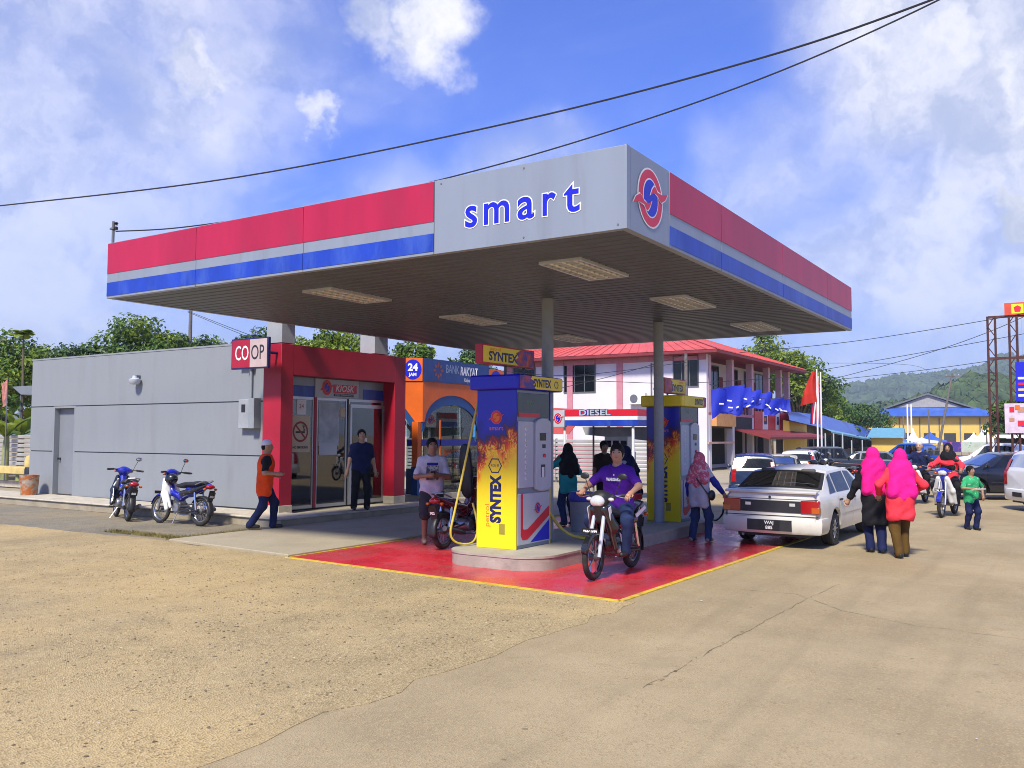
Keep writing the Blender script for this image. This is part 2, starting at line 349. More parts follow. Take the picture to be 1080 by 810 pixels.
# ------------------------------------------------------------------ shared materials
def ground_mat(name, col, dark, light, sc=60.0, thr=0.5, bump=0.5, patch=None, patchscale=0.35, plo=0.45, phi=0.7, rough=0.85, fine=900.0, spec=0.3, track=0.0):
    m = bpy.data.materials.new(name); m.use_nodes = True; nt = m.node_tree; N = nt.nodes; L = nt.links; b = N['Principled BSDF']
    b.inputs['Roughness'].default_value = rough; b.inputs['Specular IOR Level'].default_value = spec
    tc = N.new('ShaderNodeTexCoord'); V = tc.outputs['Object']
    def nz(s, d=6, r=0.6):
        n = N.new('ShaderNodeTexNoise'); n.inputs['Scale'].default_value = s; n.inputs['Detail'].default_value = d; n.inputs['Roughness'].default_value = r; L.new(V, n.inputs['Vector']); return n.outputs[0]
    def mr(v, a, bb, c=0.0, d=1.0):
        n = N.new('ShaderNodeMapRange'); L.new(v, n.inputs[0]); n.inputs[1].default_value = a; n.inputs[2].default_value = bb; n.inputs[3].default_value = c; n.inputs[4].default_value = d; return n.outputs[0]
    def mix(f, a, c):
        n = N.new('ShaderNodeMix'); n.data_type = 'RGBA'; L.new(f, n.inputs[0])
        for q, s in ((a, 6), (c, 7)):
            if isinstance(q, tuple): n.inputs[s].default_value = (*q, 1)
            else: L.new(q, n.inputs[s])
        return n.outputs[2]
    base = mix(mr(nz(0.5, 8, 0.65), 0.35, 0.68), tuple(c*0.80 for c in col), tuple(min(1, c*1.17) for c in col))
    rr = mr(nz(1.3, 6, 0.6), 0.35, 0.7, max(0.05, rough-0.16), min(1.0, rough+0.14)); L.new(rr, b.inputs['Roughness'])
    if patch: base = mix(mr(nz(patchscale, 9, 0.68), plo, phi), base, patch)
    vo = N.new('ShaderNodeTexVoronoi'); vo.inputs['Scale'].default_value = sc; L.new(V, vo.inputs['Vector'])
    sp = N.new('ShaderNodeSeparateColor'); L.new(vo.outputs['Color'], sp.inputs[0])
    cl = mr(nz(2.6, 5, 0.65), 0.36, 0.62, 0.12, 1.0)
    def mul(a, c):
        n = N.new('ShaderNodeMath'); n.operation = 'MULTIPLY'; L.new(a, n.inputs[0]); L.new(c, n.inputs[1]); return n.outputs[0]
    f1 = mul(mr(sp.outputs[0], thr, 1.0, 0.0, 0.9), cl); f2 = mr(sp.outputs[1], thr, 1.0, 0.0, 0.7)
    base = mix(f1, base, dark); base = mix(f2, base, light)
    spots = mr(nz(3.2, 6, 0.72), 0.62, 0.76, 0.0, 0.5); base = mix(spots, base, tuple(c*0.55 for c in dark))
    if track:
        mp = N.new('ShaderNodeMapping'); mp.inputs['Scale'].default_value = (2.2, .16, 1); L.new(V, mp.inputs[0]); tn = N.new('ShaderNodeTexNoise'); tn.inputs['Scale'].default_value = 1.0; tn.inputs['Detail'].default_value = 5; tn.inputs['Distortion'].default_value = .4; L.new(mp.outputs[0], tn.inputs['Vector']); base = mix(mr(tn.outputs[0], .52, .68, 0.0, track), base, tuple(c*.55 for c in col)); base = mix(mr(nz(.55, 7, .7), .62, .72, 0.0, track), base, tuple(c*.45 for c in col))
    L.new(base, b.inputs['Base Color'])
    h = N.new('ShaderNodeMath'); h.operation = 'ADD'; L.new(vo.outputs['Distance'], h.inputs[0]); L.new(nz(18.0, 7, 0.7), h.inputs[1])
    bp = N.new('ShaderNodeBump'); bp.inputs['Strength'].default_value = bump; bp.inputs['Distance'].default_value = 0.012; L.new(h.outputs[0], bp.inputs['Height']); L.new(bp.outputs[0], b.inputs['Normal'])
    MATS[name] = m; return m
def glass_mat(name, tint=(0.55,0.62,0.65), gloss=0.25, rough=0.02):
    m = bpy.data.materials.new(name); m.use_nodes = True; nt = m.node_tree; N = nt.nodes; L = nt.links; N.remove(N['Principled BSDF'])
    t = N.new('ShaderNodeBsdfTransparent'); t.inputs[0].default_value = (*tint, 1); g = N.new('ShaderNodeBsdfGlossy'); g.inputs['Roughness'].default_value = rough
    fr = N.new('ShaderNodeFresnel'); fr.inputs[0].default_value = 1.5; ad = N.new('ShaderNodeMath'); ad.operation = 'MULTIPLY_ADD'; L.new(fr.outputs[0], ad.inputs[0]); ad.inputs[1].default_value = 0.9; ad.inputs[2].default_value = gloss*0.35
    ms = N.new('ShaderNodeMixShader'); L.new(ad.outputs[0], ms.inputs[0]); L.new(t.outputs[0], ms.inputs[1]); L.new(g.outputs[0], ms.inputs[2]); L.new(ms.outputs[0], N['Material Output'].inputs[0])
    MATS[name] = m; return m

m_dirt = ground_mat('dirt_ground', (0.36,0.27,0.145), (0.20,0.15,0.08), (0.46,0.37,0.22), 25, 0.55, 0.5, (0.30,0.26,0.19), 0.06)
m_coarse = ground_mat('coarse_aggregate', (0.375,0.29,0.15), (0.15,0.105,0.05), (0.58,0.45,0.24), 75, 0.5, 0.65, (0.47,0.345,0.16), 0.25, 0.46, 0.62, track=.22)
m_road = ground_mat('worn_road', (0.36,0.285,0.165), (0.26,0.19,0.10), (0.45,0.35,0.185), 90, 0.6, 0.4, (0.295,0.215,0.11), 0.30, 0.50, 0.72, track=.30)
m_lot = ground_mat('dusty_asphalt', (0.20,0.18,0.135), (0.12,0.11,0.085), (0.29,0.26,0.19), 45, 0.55, 0.7, (0.34,0.26,0.14), 0.35, 0.44, 0.66)
m_apron = ground_mat('concrete_apron', (0.40,0.345,0.235), (0.25,0.21,0.15), (0.39,0.35,0.26), 80, 0.62, 0.3, (0.24,0.21,0.15), 0.5, 0.5, 0.72)
m_redpaint = ground_mat('red_floor_paint', (0.60,0.018,0.034), (0.46,0.02,0.03), (0.62,0.07,0.07), 60, 0.7, 0.12, (0.36,0.13,0.10), 0.9, 0.46, 0.74, 0.32, spec=0.5, track=.45)
m_yline = mat('yellow_line_paint', (0.66,0.46,0.04), 0.6, var=0.25, vscale=8, col2=(0.4,0.3,0.15), c2lo=0.55, c2hi=0.75, c2scale=5)
m_conc = mat('concrete', (0.36,0.31,0.22), 0.85, var=0.2, vscale=4, bump=0.25, bscale=60, col2=(0.22,0.19,0.13), c2lo=0.5, c2hi=0.75, c2scale=2)
m_conc_pale = mat('pale_concrete', (0.5,0.45,0.35), 0.85, var=0.15, vscale=5, bump=0.2, bscale=70, col2=(0.34,0.29,0.2), c2lo=0.52, c2hi=0.8, c2scale=3)
m_island = mat('island_concrete', (0.37,0.34,0.28), 0.8, var=0.18, vscale=6, bump=0.2, bscale=70, col2=(0.24,0.22,0.18), c2lo=0.5, c2hi=0.75, c2scale=3)
m_grey = mat('grey_wall_paint', (0.245,0.265,0.285), 0.75, var=0.06, vscale=1.2, bump=0.10, bscale=50, col2=(0.195,0.205,0.215), c2lo=0.50, c2hi=0.80, c2scale=1.2, stretch=(1.3,1.3,.28))
m_greydk = mat('grey_groove', (0.13,0.14,0.16), 0.8, var=0.1)
m_greydoor = mat('grey_door_paint', (0.21,0.225,0.245), 0.55, var=0.05, vscale=2)
m_alu = mat('aluminium_panel', (0.265,0.30,0.345), 0.4, 0.15, var=0.06, vscale=1.0, col2=(0.21,0.235,0.26), c2lo=.55, c2hi=.8, c2scale=1.3, stretch=(1.8,1.8,.3), bump=.1, bscale=1.4)
m_alud = mat('alu_frame', (0.45,0.46,0.47), 0.35, 0.7, var=0.06)
m_fred = mat('fascia_red', (0.43,0.010,0.048), 0.42, var=0.14, vscale=1.1, col2=(0.33,0.02,0.05), c2lo=.54, c2hi=.78, c2scale=1.4, stretch=(1.6,1.6,.35), bump=.12, bscale=1.6)
m_fblue = mat('fascia_blue', (0.012,0.05,0.42), 0.42, var=0.18, vscale=1.3, col2=(0.06,0.13,0.46), c2lo=0.5, c2hi=0.75, c2scale=1.1, stretch=(1.6,1.6,.5), bump=.12, bscale=1.6)
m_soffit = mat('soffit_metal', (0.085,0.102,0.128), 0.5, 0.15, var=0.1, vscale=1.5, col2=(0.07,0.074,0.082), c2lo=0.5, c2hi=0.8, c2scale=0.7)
m_roof = mat('roof_deck', (0.4,0.4,0.4), 0.7)
m_col = mat('column_grey', (0.27,0.30,0.32), 0.5, 0.1, var=0.08, col2=(0.2,0.2,0.2), c2lo=0.55, c2hi=0.8, c2scale=4)
m_pred = mat('portal_red', (0.36,0.006,0.025), 0.5, var=0.12, vscale=1.5)
m_white = mat('white_paint', (0.78,0.78,0.78), 0.5, var=0.05)
m_lgrey = mat('light_grey_plastic', (0.46,0.50,0.55), 0.45, var=0.04)
m_mgrey = mat('mid_grey_plastic', (0.22,0.27,0.33), 0.4, var=0.06)
m_black = mat('black_plastic', (0.018,0.018,0.02), 0.45, var=0.2)
m_rubber = mat('tyre_rubber', (0.022,0.021,0.02), 0.85, var=0.3, vscale=20, bump=0.2, bscale=150, col2=(0.07,0.06,0.045), c2lo=0.5, c2hi=0.8, c2scale=9)
m_chrome = mat('chrome', (0.72,0.72,0.72), 0.18, 1.0, var=0.05)
m_steel = mat('steel', (0.42,0.42,0.43), 0.38, 0.9, var=0.1)
m_engine = mat('engine_alloy', (0.16,0.155,0.15), 0.5, 0.7, var=0.25, vscale=15)
m_blueink = mat('sign_blue', (0.008,0.012,0.50), 0.4, var=0.04)
m_redink = mat('sign_red', (0.62,0.015,0.035), 0.4, var=0.04)
m_navyink = mat('sign_navy', (0.008,0.012,0.10), 0.4, var=0.06)
m_yellow = mat('sign_yellow', (0.82,0.66,0.015), 0.42, var=0.05)
m_orange = mat('sign_orange', (0.75,0.16,0.01), 0.45, var=0.08)
m_cream = mat('sign_cream', (0.62,0.50,0.33), 0.55, var=0.05)
m_glass = glass_mat('shop_glass', (0.50,0.56,0.58), 0.3)
m_clear = glass_mat('clear_glass', (0.80,0.86,0.86), 0.2)
m_dkglass = mat('dark_window', (0.008,0.010,0.014), 0.08, var=0.1, spec=0.35)
m_lamp = mat('lamp_louvre', (0.62,0.645,0.68), 0.35, 0.4, var=0.08)
LOGO = [m_white, m_redink, m_blueink]

# ------------------------------------------------------------------ ground
def sheet(name, pts, z, m, sub=None):
    n = len(pts); mb = MB(); mb.add([(x,y,z) for x,y in pts]+[(x,y,-.003) for x,y in pts], [tuple(range(n))]+([(i,(i+1)%n,n+(i+1)%n,n+i) for i in range(n)] if z > 0 else [])); o = mb.build(name, m, None, fix=False); tag(o, kind='structure'); return o
def wavy(pts, amp=0.05, step=0.35, seed=1):
    """a polygon outline with worn, uneven edges"""
    rnd = random.Random(seed); out = []
    for i, p in enumerate(pts):
        q = pts[(i+1) % len(pts)]; L = math.hypot(q[0]-p[0], q[1]-p[1]); n = max(1, min(120, int(L/step))); nx, ny = -(q[1]-p[1])/L, (q[0]-p[0])/L
        for k in range(n):
            t = k/n; a = 0 if k == 0 else rnd.uniform(-amp, amp); out.append((p[0]+(q[0]-p[0])*t+nx*a, p[1]+(q[1]-p[1])*t+ny*a))
    return out
sheet('ground', [(-6000,-300),(3000,-300),(3000,6000),(-6000,6000)], 0.0, m_dirt)
sheet('road', wavy([(-5.5,-6),(14,-6),(14,60),(-9.5,60),(-9.5,21),(-5.5,17.6)], 0.05), 0.004, m_road)
sheet('parking_lot', wavy([(-27,9.2),(-13,9.4),(-13,12.1),(-34,12.3),(-34,9.5)], 0.18, 0.4, 3), 0.004, m_lot)
sheet('coarse_surface', wavy([(-26,-4),(-4.12,-4),(-4.12,8.85),(-9.8,9.24),(-13.0,9.5),(-26,9.3)], 0.07, 0.3, 5), 0.008, m_coarse)
# concrete apron, a low step above the lot
ap = MB(); ap.prism([(-12.92,9.46),(-9.83,9.22),(-9.83,19.0),(-17.0,22.5),(-17.0,17.0),(-12.88,17.0)], 'z', 0.0, 0.05); tag(ap.build('concrete_apron', m_apron, None, bevel=0.012), kind='structure')
back = sheet('rear_yard', [(-9.83,17.6),(-4.1,17.6),(-9.5,21),(-9.5,60),(-60,60),(-60,24),(-17,22.6),(-9.83,19.02)], 0.006, m_apron)
redp = sheet('red_forecourt', [(-9.79,9.24),(-4.32,8.86),(-4.18,17.55),(-9.77,17.55)], 0.012, m_redpaint)
for a, b in (((-9.83,9.20),(-4.28,8.81)), ((-4.28,8.81),(-4.14,17.6)), ((-9.83,9.20),(-9.81,17.6))):
    a = Vector((*a,0)); b = Vector((*b,0)); d = (b-a).normalized(); n = Vector((-d.y,d.x,0))*0.035
    sheet('yellow_line', [tuple((a-n)[:2]),tuple((b-n)[:2]),tuple((b+n)[:2]),tuple((a+n)[:2])], 0.017, m_yline)
# road cracks and tar specks
m_tar = mat('tar', (0.25,0.195,0.115), 0.9, var=0.3)
def crack(pts, w, seed, parent=None):
    rnd = random.Random(seed); P = []
    for a, b in zip(pts, pts[1:]):
        n = max(2, int(math.hypot(b[0]-a[0], b[1]-a[1])/0.12))
        for k in range(n):
            t = k/n; P.append((a[0]+(b[0]-a[0])*t+rnd.gauss(0,.012), a[1]+(b[1]-a[1])*t+rnd.gauss(0,.012)))
    mb = MB(); vs = []; 
    for i, p in enumerate(P):
        q = P[min(i+1, len(P)-1)]; o = P[max(i-1, 0)]; dx, dy = q[0]-o[0], q[1]-o[1]; l = math.hypot(dx, dy) or 1; ww = w*rnd.uniform(.15, 1.1)
        vs += [(p[0]-dy/l*ww, p[1]+dx/l*ww, 0.0075), (p[0]+dy/l*ww, p[1]-dx/l*ww, 0.0075)]
    mb.add(vs, [(2*i,2*i+1,2*i+3,2*i+2) for i in range(len(P)-1)]); return tag(mb.build('crack', m_tar, parent, fix=False), kind='structure')
crack([(-2.68,7.0),(-2.67,8.2),(-2.64,10.11),(-2.54,11.47)], 0.004, 1); crack([(-3.45,10.29),(-2.81,10.35),(-2.14,9.63),(-1.41,9.29),(-.51,9.19),(.6,9.3)], 0.005, 2); crack([(-2.7,5.9),(-2.68,7.0)], 0.003, 3)
rnd_ = random.Random(9)
for k in range(14):
    yy = 6.0+k*.16+rnd_.uniform(-.05,.05); crack([(-2.68+rnd_.uniform(-.02,.02), yy), (-2.68+rnd_.uniform(-.02,.02), yy+rnd_.uniform(.04,.1))], rnd_.uniform(.006,.016), 40+k)
def stones(name, n, reg, size, m, z, label, seed, flat=0.4):
    rnd = random.Random(seed); mb = MB()
    for i in range(n):
        x = rnd.uniform(reg[0], reg[1]); y = rnd.uniform(reg[2], reg[3]); s = size*rnd.uniform(.4, 1.0)**1.5; k = rnd.randint(5, 7); a0 = rnd.random()*6
        top = [(x+s*math.cos(a0+6.283*j/k)*rnd.uniform(.7,1.2), y+s*math.sin(a0+6.283*j/k)*rnd.uniform(.7,1.2)) for j in range(k)]
        mb.add([(u,v,z) for u,v in top]+[((u+x)/2,(v+y)/2,z+s*flat*rnd.uniform(.6,1.3)) for u,v in top], [tuple(range(k,2*k))]+[(j,(j+1)%k,k+(j+1)%k,k+j) for j in range(k)])
    return tag(mb.build(name, m, None, fix=False), label, name.replace('_',' '), kind='stuff')
m_stone = mat('dark_pebble', (0.13,0.10,0.06), 0.9, var=0.4, vscale=8)
m_stone2 = mat('pale_pebble', (0.42,0.33,0.19), 0.9, var=0.3, vscale=8)
stones('dark_gravel', 2600, (-14,-4.3,1.5,8.8), 0.016, m_stone, 0.008, 'scattered small dark pebbles on the coarse tan surface', 11)
stones('pale_gravel', 2600, (-13,-4.3,1.5,8.6), 0.013, m_stone2, 0.008, 'scattered small pale pebbles on the coarse tan surface', 12)
stones('tar_spots', 90, (-4.0,3,3,13), 0.03, m_tar, 0.004, 'scattered dark tar spots and pits on the road', 13, 0.05)
stones('paper_litter', 9, (-6,2,2.2,12), 0.03, m_white, 0.01, 'small scraps of white paper litter on the ground', 15, 0.1)
# grass strip at the apron edge
m_grass = mat('dry_grass', (0.24,0.20,0.06), 0.9, var=0.4, vscale=5, translucent=0.2)
def grass(name, regs, label, seed, n, hgt=0.08):
    rnd = random.Random(seed); mb = MB()
    for i in range(n):
        r = rnd.choice(regs); x = rnd.uniform(r[0], r[1]); y = rnd.uniform(r[2], r[3]); a = rnd.random()*6.28; h = hgt*rnd.uniform(.3,1); w = .006
        lx, ly = rnd.gauss(0,.03), rnd.gauss(0,.03)
        mb.add([(x-w*math.cos(a),y-w*math.sin(a),0),(x+w*math.cos(a),y+w*math.sin(a),0),(x+lx,y+ly,h)], [(0,1,2)])
    return tag(mb.build(name, m_grass, None, fix=False), label, 'grass', kind='stuff')
grass('dry_grass', [(-15.2,-12.95,9.7,10.0),(-13.25,-12.94,9.6,11.6)], 'thin dry grass along the edge of the concrete apron', 4, 3500, 0.07)

# ------------------------------------------------------------------ station canopy
CX0, CX1, CY0, CY1, CZ0, CZ1 = -12.74, -3.84, 8.09, 18.43, 3.9, 4.767
def canopy():
    t = thing('station_canopy', 'large flat petrol station canopy with red and blue striped fascia reading smart', 'canopy', (-6.8, 13.2, 0))
    ox, oy = 6.8, -13.2
    def P(mb, name, m, par=t, **k):
        mb.v = [(x+ox, y+oy, z) for x,y,z in mb.v]; return mb.build(name, m, par, **k)
    def stripes(par, axis, a, b, sgn, pos):
        for nm, m, z0, z1 in (('red_stripe', m_fred, 4.285, 4.757), ('blue_stripe', m_fblue, 3.935, 4.145)):
            mb = MB(); q = (pos, pos+sgn*0.006)
            if axis == 'x': mb.box(a, b, min(q), max(q), z0, z1)
            else: mb.box(min(q), max(q), a, b, z0, z1)
            P(mb, nm, m, par)
    # front fascia
    xs = [CX0, -10.6, -8.45, -6.31, CX1]
    for a, b in zip(xs, xs[1:]):
        p = P(MB().box(a+.004, b-.004, CY0, CY0+.08, CZ0, CZ1), 'fascia_panel', m_alu, bevel=0.004)
        if b < -6: stripes(p, 'x', a+.004 if a > CX0 else a+.01, b-.004, -1, CY0)
        P(MB().cyl((a+.1,CY0-.004,CZ1-.05),(a+.1,CY0+.01,CZ1-.05),.011,n=8).cyl((b-.1,CY0-.004,CZ0+.05),(b-.1,CY0+.01,CZ0+.05),.011,n=8).cyl(((a+b)/2,CY0-.004,CZ1-.05),((a+b)/2,CY0+.01,CZ1-.05),.011,n=8).cyl(((a+b)/2,CY0-.004,CZ0+.05),((a+b)/2,CY0+.01,CZ0+.05),.011,n=8), 'rivets', m_greydk, p)
    ys = [CY0, 9.19, 10.87, 13.63, 16.45, CY1]
    for i, (a, b) in enumerate(zip(ys, ys[1:])):
        p = P(MB().box(CX1-.08, CX1+.001, a+.008+(0.08 if i == 0 else 0), b-.008, CZ0, CZ1), 'fascia_panel', m_alu, bevel=0.004)
        if i: stripes(p, 'y', a+.009, b-.009, 1, CX1+.001)
    P(MB().box(CX1-.004, CX1+.003, CY0-.003, CY0+.08, CZ0, CZ1), 'corner_trim', m_alu)
    for a, b in zip([CY0+.09, 12, 15.2], [12, 15.2, CY1-.02]):
        P(MB().box(CX0, CX0+.08, a, b-.005, CZ0, CZ1), 'fascia_panel', m_alu)
    for a, b in zip([CX0+.1, -9.7, -6.8], [-9.7, -6.8, CX1-.1]):
        P(MB().box(a, b-.005, CY1-.08, CY1, CZ0, CZ1), 'fascia_panel', m_alu)
    P(MB().box(CX0+.09, CX1-.09, CY0+.09, CY1-.09, 4.45, 4.5), 'roof_deck', m_roof)
    # soffit strips run parallel to the front fascia
    n = 51; w = (CY1-CY0-.18)/n; first = None
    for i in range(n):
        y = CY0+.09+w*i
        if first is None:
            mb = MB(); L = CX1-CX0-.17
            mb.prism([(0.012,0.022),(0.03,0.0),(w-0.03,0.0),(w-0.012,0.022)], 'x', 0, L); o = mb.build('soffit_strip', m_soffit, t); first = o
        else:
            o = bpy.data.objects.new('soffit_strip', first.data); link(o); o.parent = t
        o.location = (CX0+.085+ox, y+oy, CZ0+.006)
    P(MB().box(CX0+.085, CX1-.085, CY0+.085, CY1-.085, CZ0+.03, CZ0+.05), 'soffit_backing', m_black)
    # recessed louvre lights
    for x in (-5.24, -9.28):
        for y in (9.82, 13.1, 16.75):
            f = MB(); hx, hy = .29, .66
            for a in ((-hx,-hx+.03,-hy,hy),(hx-.03,hx,-hy,hy),(-hx+.03,hx-.03,-hy,-hy+.03),(-hx+.03,hx-.03,hy-.03,hy)): f.box(x+a[0],x+a[1],y+a[2],y+a[3],CZ0-.028,CZ0+.02)
            fr = P(f, 'light_frame', m_lamp)
            P(MB().box(x-hx+.03,x+hx-.03,y-hy+.03,y+hy-.03,CZ0+.0,CZ0+.005), 'reflector', mat('lamp_reflector',(0.55,0.57,0.60),0.3,0.5), fr)
            for k in (-1, 0, 1):
                P(MB().cyl((x+k*.17,y-hy+.05,CZ0-.012),(x+k*.17,y+hy-.05,CZ0-.012),.013,n=8), 'tube', mat('lamp_tube',(0.8,0.78,0.7),0.3), fr, smooth=True)
            lv = MB()
            for k in range(1, 9): lv.box(x-hx+.031,x+hx-.031,y-hy+k*(2*hy/9)-.004,y-hy+k*(2*hy/9)+.004,CZ0-.027,CZ0-.001)
            P(lv, 'louvre', m_lamp, fr)
    # columns on the pump island
    for cx, cy in ((-6.93, 11.75), (-6.62, 15.28)):
        c = P(MB().cyl((cx,cy,.2),(cx,cy,CZ0+.02),.092,n=24), 'column', m_col, smooth=True)
        P(MB().lathe([(.15,0),(.15,.012),(.1,.02)], (cx,cy,.2)), 'base_plate', m_col, c); P(MB().lathe([(.093,0),(.099,.004),(.099,.03),(.093,.034)], (cx,cy,2.65)), 'collar', m_col, c)
    # rear pillars stand on the kiosk portal and reach the canopy by stub beams
    for y0, y1 in ((12.76, 13.12), (15.62, 16.08)):
        c = P(MB().box(-14.36, -13.9, y0, y1, 3.70, 4.5), 'rear_pillar', mat('pillar_grey', (0.33,0.35,0.36), 0.7, var=0.08), bevel=.006)
        P(MB().box(-13.9, CX0+.0, y0+.05, y1-.05, 4.18, 4.46), 'stub_beam', m_col, c)
    # lettering: single raised letters with pale outlines
    m_let = m_blueink
    for ch, x, w in (('s',-5.775,.165),('m',-5.43,.34),('a',-5.045,.215),('r',-4.75,.165),('t',-4.475,.19)):
        big = text_mesh(ch, .50, offset=.020, extrude=.002, res=4); sm = text_mesh(ch, .50, offset=.0075, extrude=.003, res=4)
        xsb = [v.co.x for v in sm.vertices]; cx = (max(xsb)+min(xsb))/2; k = w/(max(xsb)-min(xsb))
        base = min(v.co.y for v in text_mesh('x', .50).vertices)
        for me, dz, m in ((big,.003,m_white),(sm,.0045,m_let)):
            for v in me.vertices: v.co.x = (v.co.x-cx)*k; v.co.y -= base
            me.transform(Matrix.Translation((ox, oy, 0)) @ basis((x, CY0-dz, 4.16), (1,0,0), (0,0,1))); me.materials.append(m)
        a = link(bpy.data.objects.new('letter', sm)); a.parent = t; b = link(bpy.data.objects.new('letter_outline', big)); b.parent = a
    logo(t, (CX1+.006+ox, 8.66+oy, 4.335), (0,1,0), (0,0,1), .305, LOGO, 1.0)
    # little bracket with insulator at the far left corner
    br = P(MB().cyl((CX0+.05,CY0+.05,CZ1-.03),(CX0+.05,CY0+.05,5.12),.022,n=10).box(CX0-.0,CX0+.10,CY0+.02,CY0+.10,4.99,5.02), 'wire_bracket', m_greydk)
    for z in (4.98, 5.05): P(MB().lathe([(.0,0),(.03,.005),(.02,.02),(.035,.03),(.02,.05)], (CX0+.12,CY0+.05,z)), 'insulator', m_black, br)
canopy()

# ------------------------------------------------------------------ kiosk
PX, PXB, PY0, PY1, PZ = -13.87, -14.4, 12.73, 16.72, 3.68
def kiosk():
    t = thing('kiosk', 'low grey station kiosk with red portal frame and glass shopfront under the canopy', 'kiosk', (-17, 13.2, 0))
    ox, oy = 17, -13.2
    def P(mb, name, m, par=t, **k):
        mb.v = [(x+ox, y+oy, z) for x,y,z in mb.v]; return mb.build(name, m, par, **k)
    P(MB().prism([(-30,12.25),(-24.4,12.12),(-15.2,12.02),(-12.9,11.9),(-12.86,16.95),(-14.5,16.95),(-24.0,17.1),(-30,16)], 'z', 0.0, 0.165), 'plinth', m_conc, bevel=.012)
    P(MB().prism([(-30,12.21),(-24.4,12.08),(-15.2,11.98),(-12.88,11.86),(-12.82,16.99),(-13.5,16.99),(-13.5,12.9),(-30,13.5)], 'z', 0.166, 0.2), 'plinth_cap', m_conc_pale, bevel=.01)
    # grey side wall in three courses of panels with recessed joints, door bay left open
    WY = 13.2; zt = 3.78; WL = -24.1; WR = -14.41
    D0, D1, DZ = -22.95, -22.05, 2.47
    P(MB().box(WL+.01, D0-.02, WY+.03, WY+.2, .166, zt-.01).box(D1+.02, WR-.01, WY+.03, WY+.2, .166, zt-.01).box(D0-.02, D1+.02, WY+.03, WY+.2, DZ+.05, zt-.01), 'wall_core', m_greydk)
    for x0, x1, z0, z1 in ((WL, WR, 2.53, zt), (WL, D0-.06, 1.345, 2.505), (WL, D0-.06, .2, 1.32), (D1+.06, WR, 1.345, 2.505), (D1+.06, WR, .2, 1.32)):
        P(MB().box(x0, x1, WY, WY+.03, z0, z1), 'wall_panel', m_grey, bevel=.004)
    fr = P(MB().box(D0-.06,D0,WY+.001,WY+.19,.2,DZ+.05).box(D1,D1+.06,WY+.001,WY+.19,.2,DZ+.05).box(D0,D1,WY+.001,WY+.19,DZ,DZ+.05), 'door_frame', m_grey)
    d = P(MB().box(D0+.005, D1-.005, WY+.145, WY+.19, .215, DZ-.005), 'door', m_greydoor, bevel=.004)
    P(MB().lathe([(.0,0),(.03,.0),(.03,.012),(.014,.015),(.014,.04),(.03,.05),(.028,.075),(0,.08)], (D0+.09, WY+.145-.08, 1.14), 'y'), 'door_knob', m_black, d, smooth=True)
    # other walls and roof
    P(MB().box(WL, WL+.2, WY+.21, 16.9, .166, zt-.02).box(WL+.2, -14.42, 16.7, 16.9, .166, zt-.02), 'rear_wall', m_grey)
    P(MB().box(WL+.21, -14.7, WY+.21, 16.69, 3.4, 3.5), 'roof', m_roof); P(MB().box(WL+.21, -14.43, WY+.21, 16.69, .17, .21), 'floor', m_conc_pale)
    P(MB().box(WL-.01, WR, WY-.01, WY+.22, zt, zt+.04), 'coping', m_grey)
    # red portal
    P(MB().box(PXB, PX, PY0, PY0+.34, .34, PZ), 'portal_pier', m_pred, bevel=.008); P(MB().box(PXB, PX, PY1-.40, PY1, .34, PZ), 'portal_pier', m_pred, bevel=.008)
    P(MB().box(PXB, PX-.002, PY0+.34, PY1-.40, 3.05, PZ), 'portal_lintel', m_pred)
    for a, b in ((PY0-.01, PY0+.35), (PY1-.41, PY1+.01)): P(MB().box(PXB, PX+.012, a, b, .166, .34), 'pier_base', m_conc_pale, bevel=.005)
    # shopfront set back in the portal
    GX = -14.25; y0, y1 = PY0+.345, PY1-.405
    P(MB().box(GX-.03, GX+.02, y0, y1, 2.62, 3.045), 'sign_band', m_alu)
    P(MB().box(GX+.021, GX+.027, y0, y0+.95, 2.62, 2.86), 'blue_band', m_fblue); P(MB().box(GX+.021, GX+.027, y1-.72, y1, 2.62, 2.86), 'blue_band', m_fblue)
    sg = P(MB().box(GX+.021, GX+.05, 14.03, 15.42, 2.63, 3.04), 'shop_sign', m_lgrey, bevel=.004)
    SX = GX+.052
    logo(sg, (SX+ox, 14.38+oy, 2.85), (0,1,0), (0,0,1), .165, [m_orange, m_redink, m_blueink])
    P(MB().box(SX, SX+.004, 14.58, 15.34, 2.74, 2.93), 'red_plate', m_redink, sg)
    text('lettering', 'KIOSK', .2, (SX+.006+ox, 14.96+oy, 2.835), (0,1,0), (0,0,1), m_white, sg, width=.62, shear=.25, offset=.004)
    P(MB().box(SX, SX+.004, 14.6, 15.24, 2.665, 2.725), 'black_strip', m_black, sg)
    text('lettering', 'SMART CONVENIENCE', .05, (SX+.006+ox, 14.92+oy, 2.695), (0,1,0), (0,0,1), m_white, sg, width=.56)
    # mullions and panes
    bays = [(y0, 14.02), (14.10, 15.06), (15.12, y1)]
    for a, b in bays:
        P(MB().box(GX, GX+.008, a+.03, b-.03, .27, 2.58), 'pane', m_glass)
        f = MB(); f.box(GX-.02,GX+.025,a,a+.035,.2,2.62).box(GX-.02,GX+.025,b-.035,b,.2,2.62).box(GX-.019,GX+.024,a+.035,b-.035,.2,.27).box(GX-.019,GX+.024,a+.035,b-.035,2.56,2.62)
        P(f, 'pane_frame', m_alud)
    P(MB().box(GX-.03, GX+.04, 14.02, 14.10, .2, 2.62), 'red_mullion', m_pred)
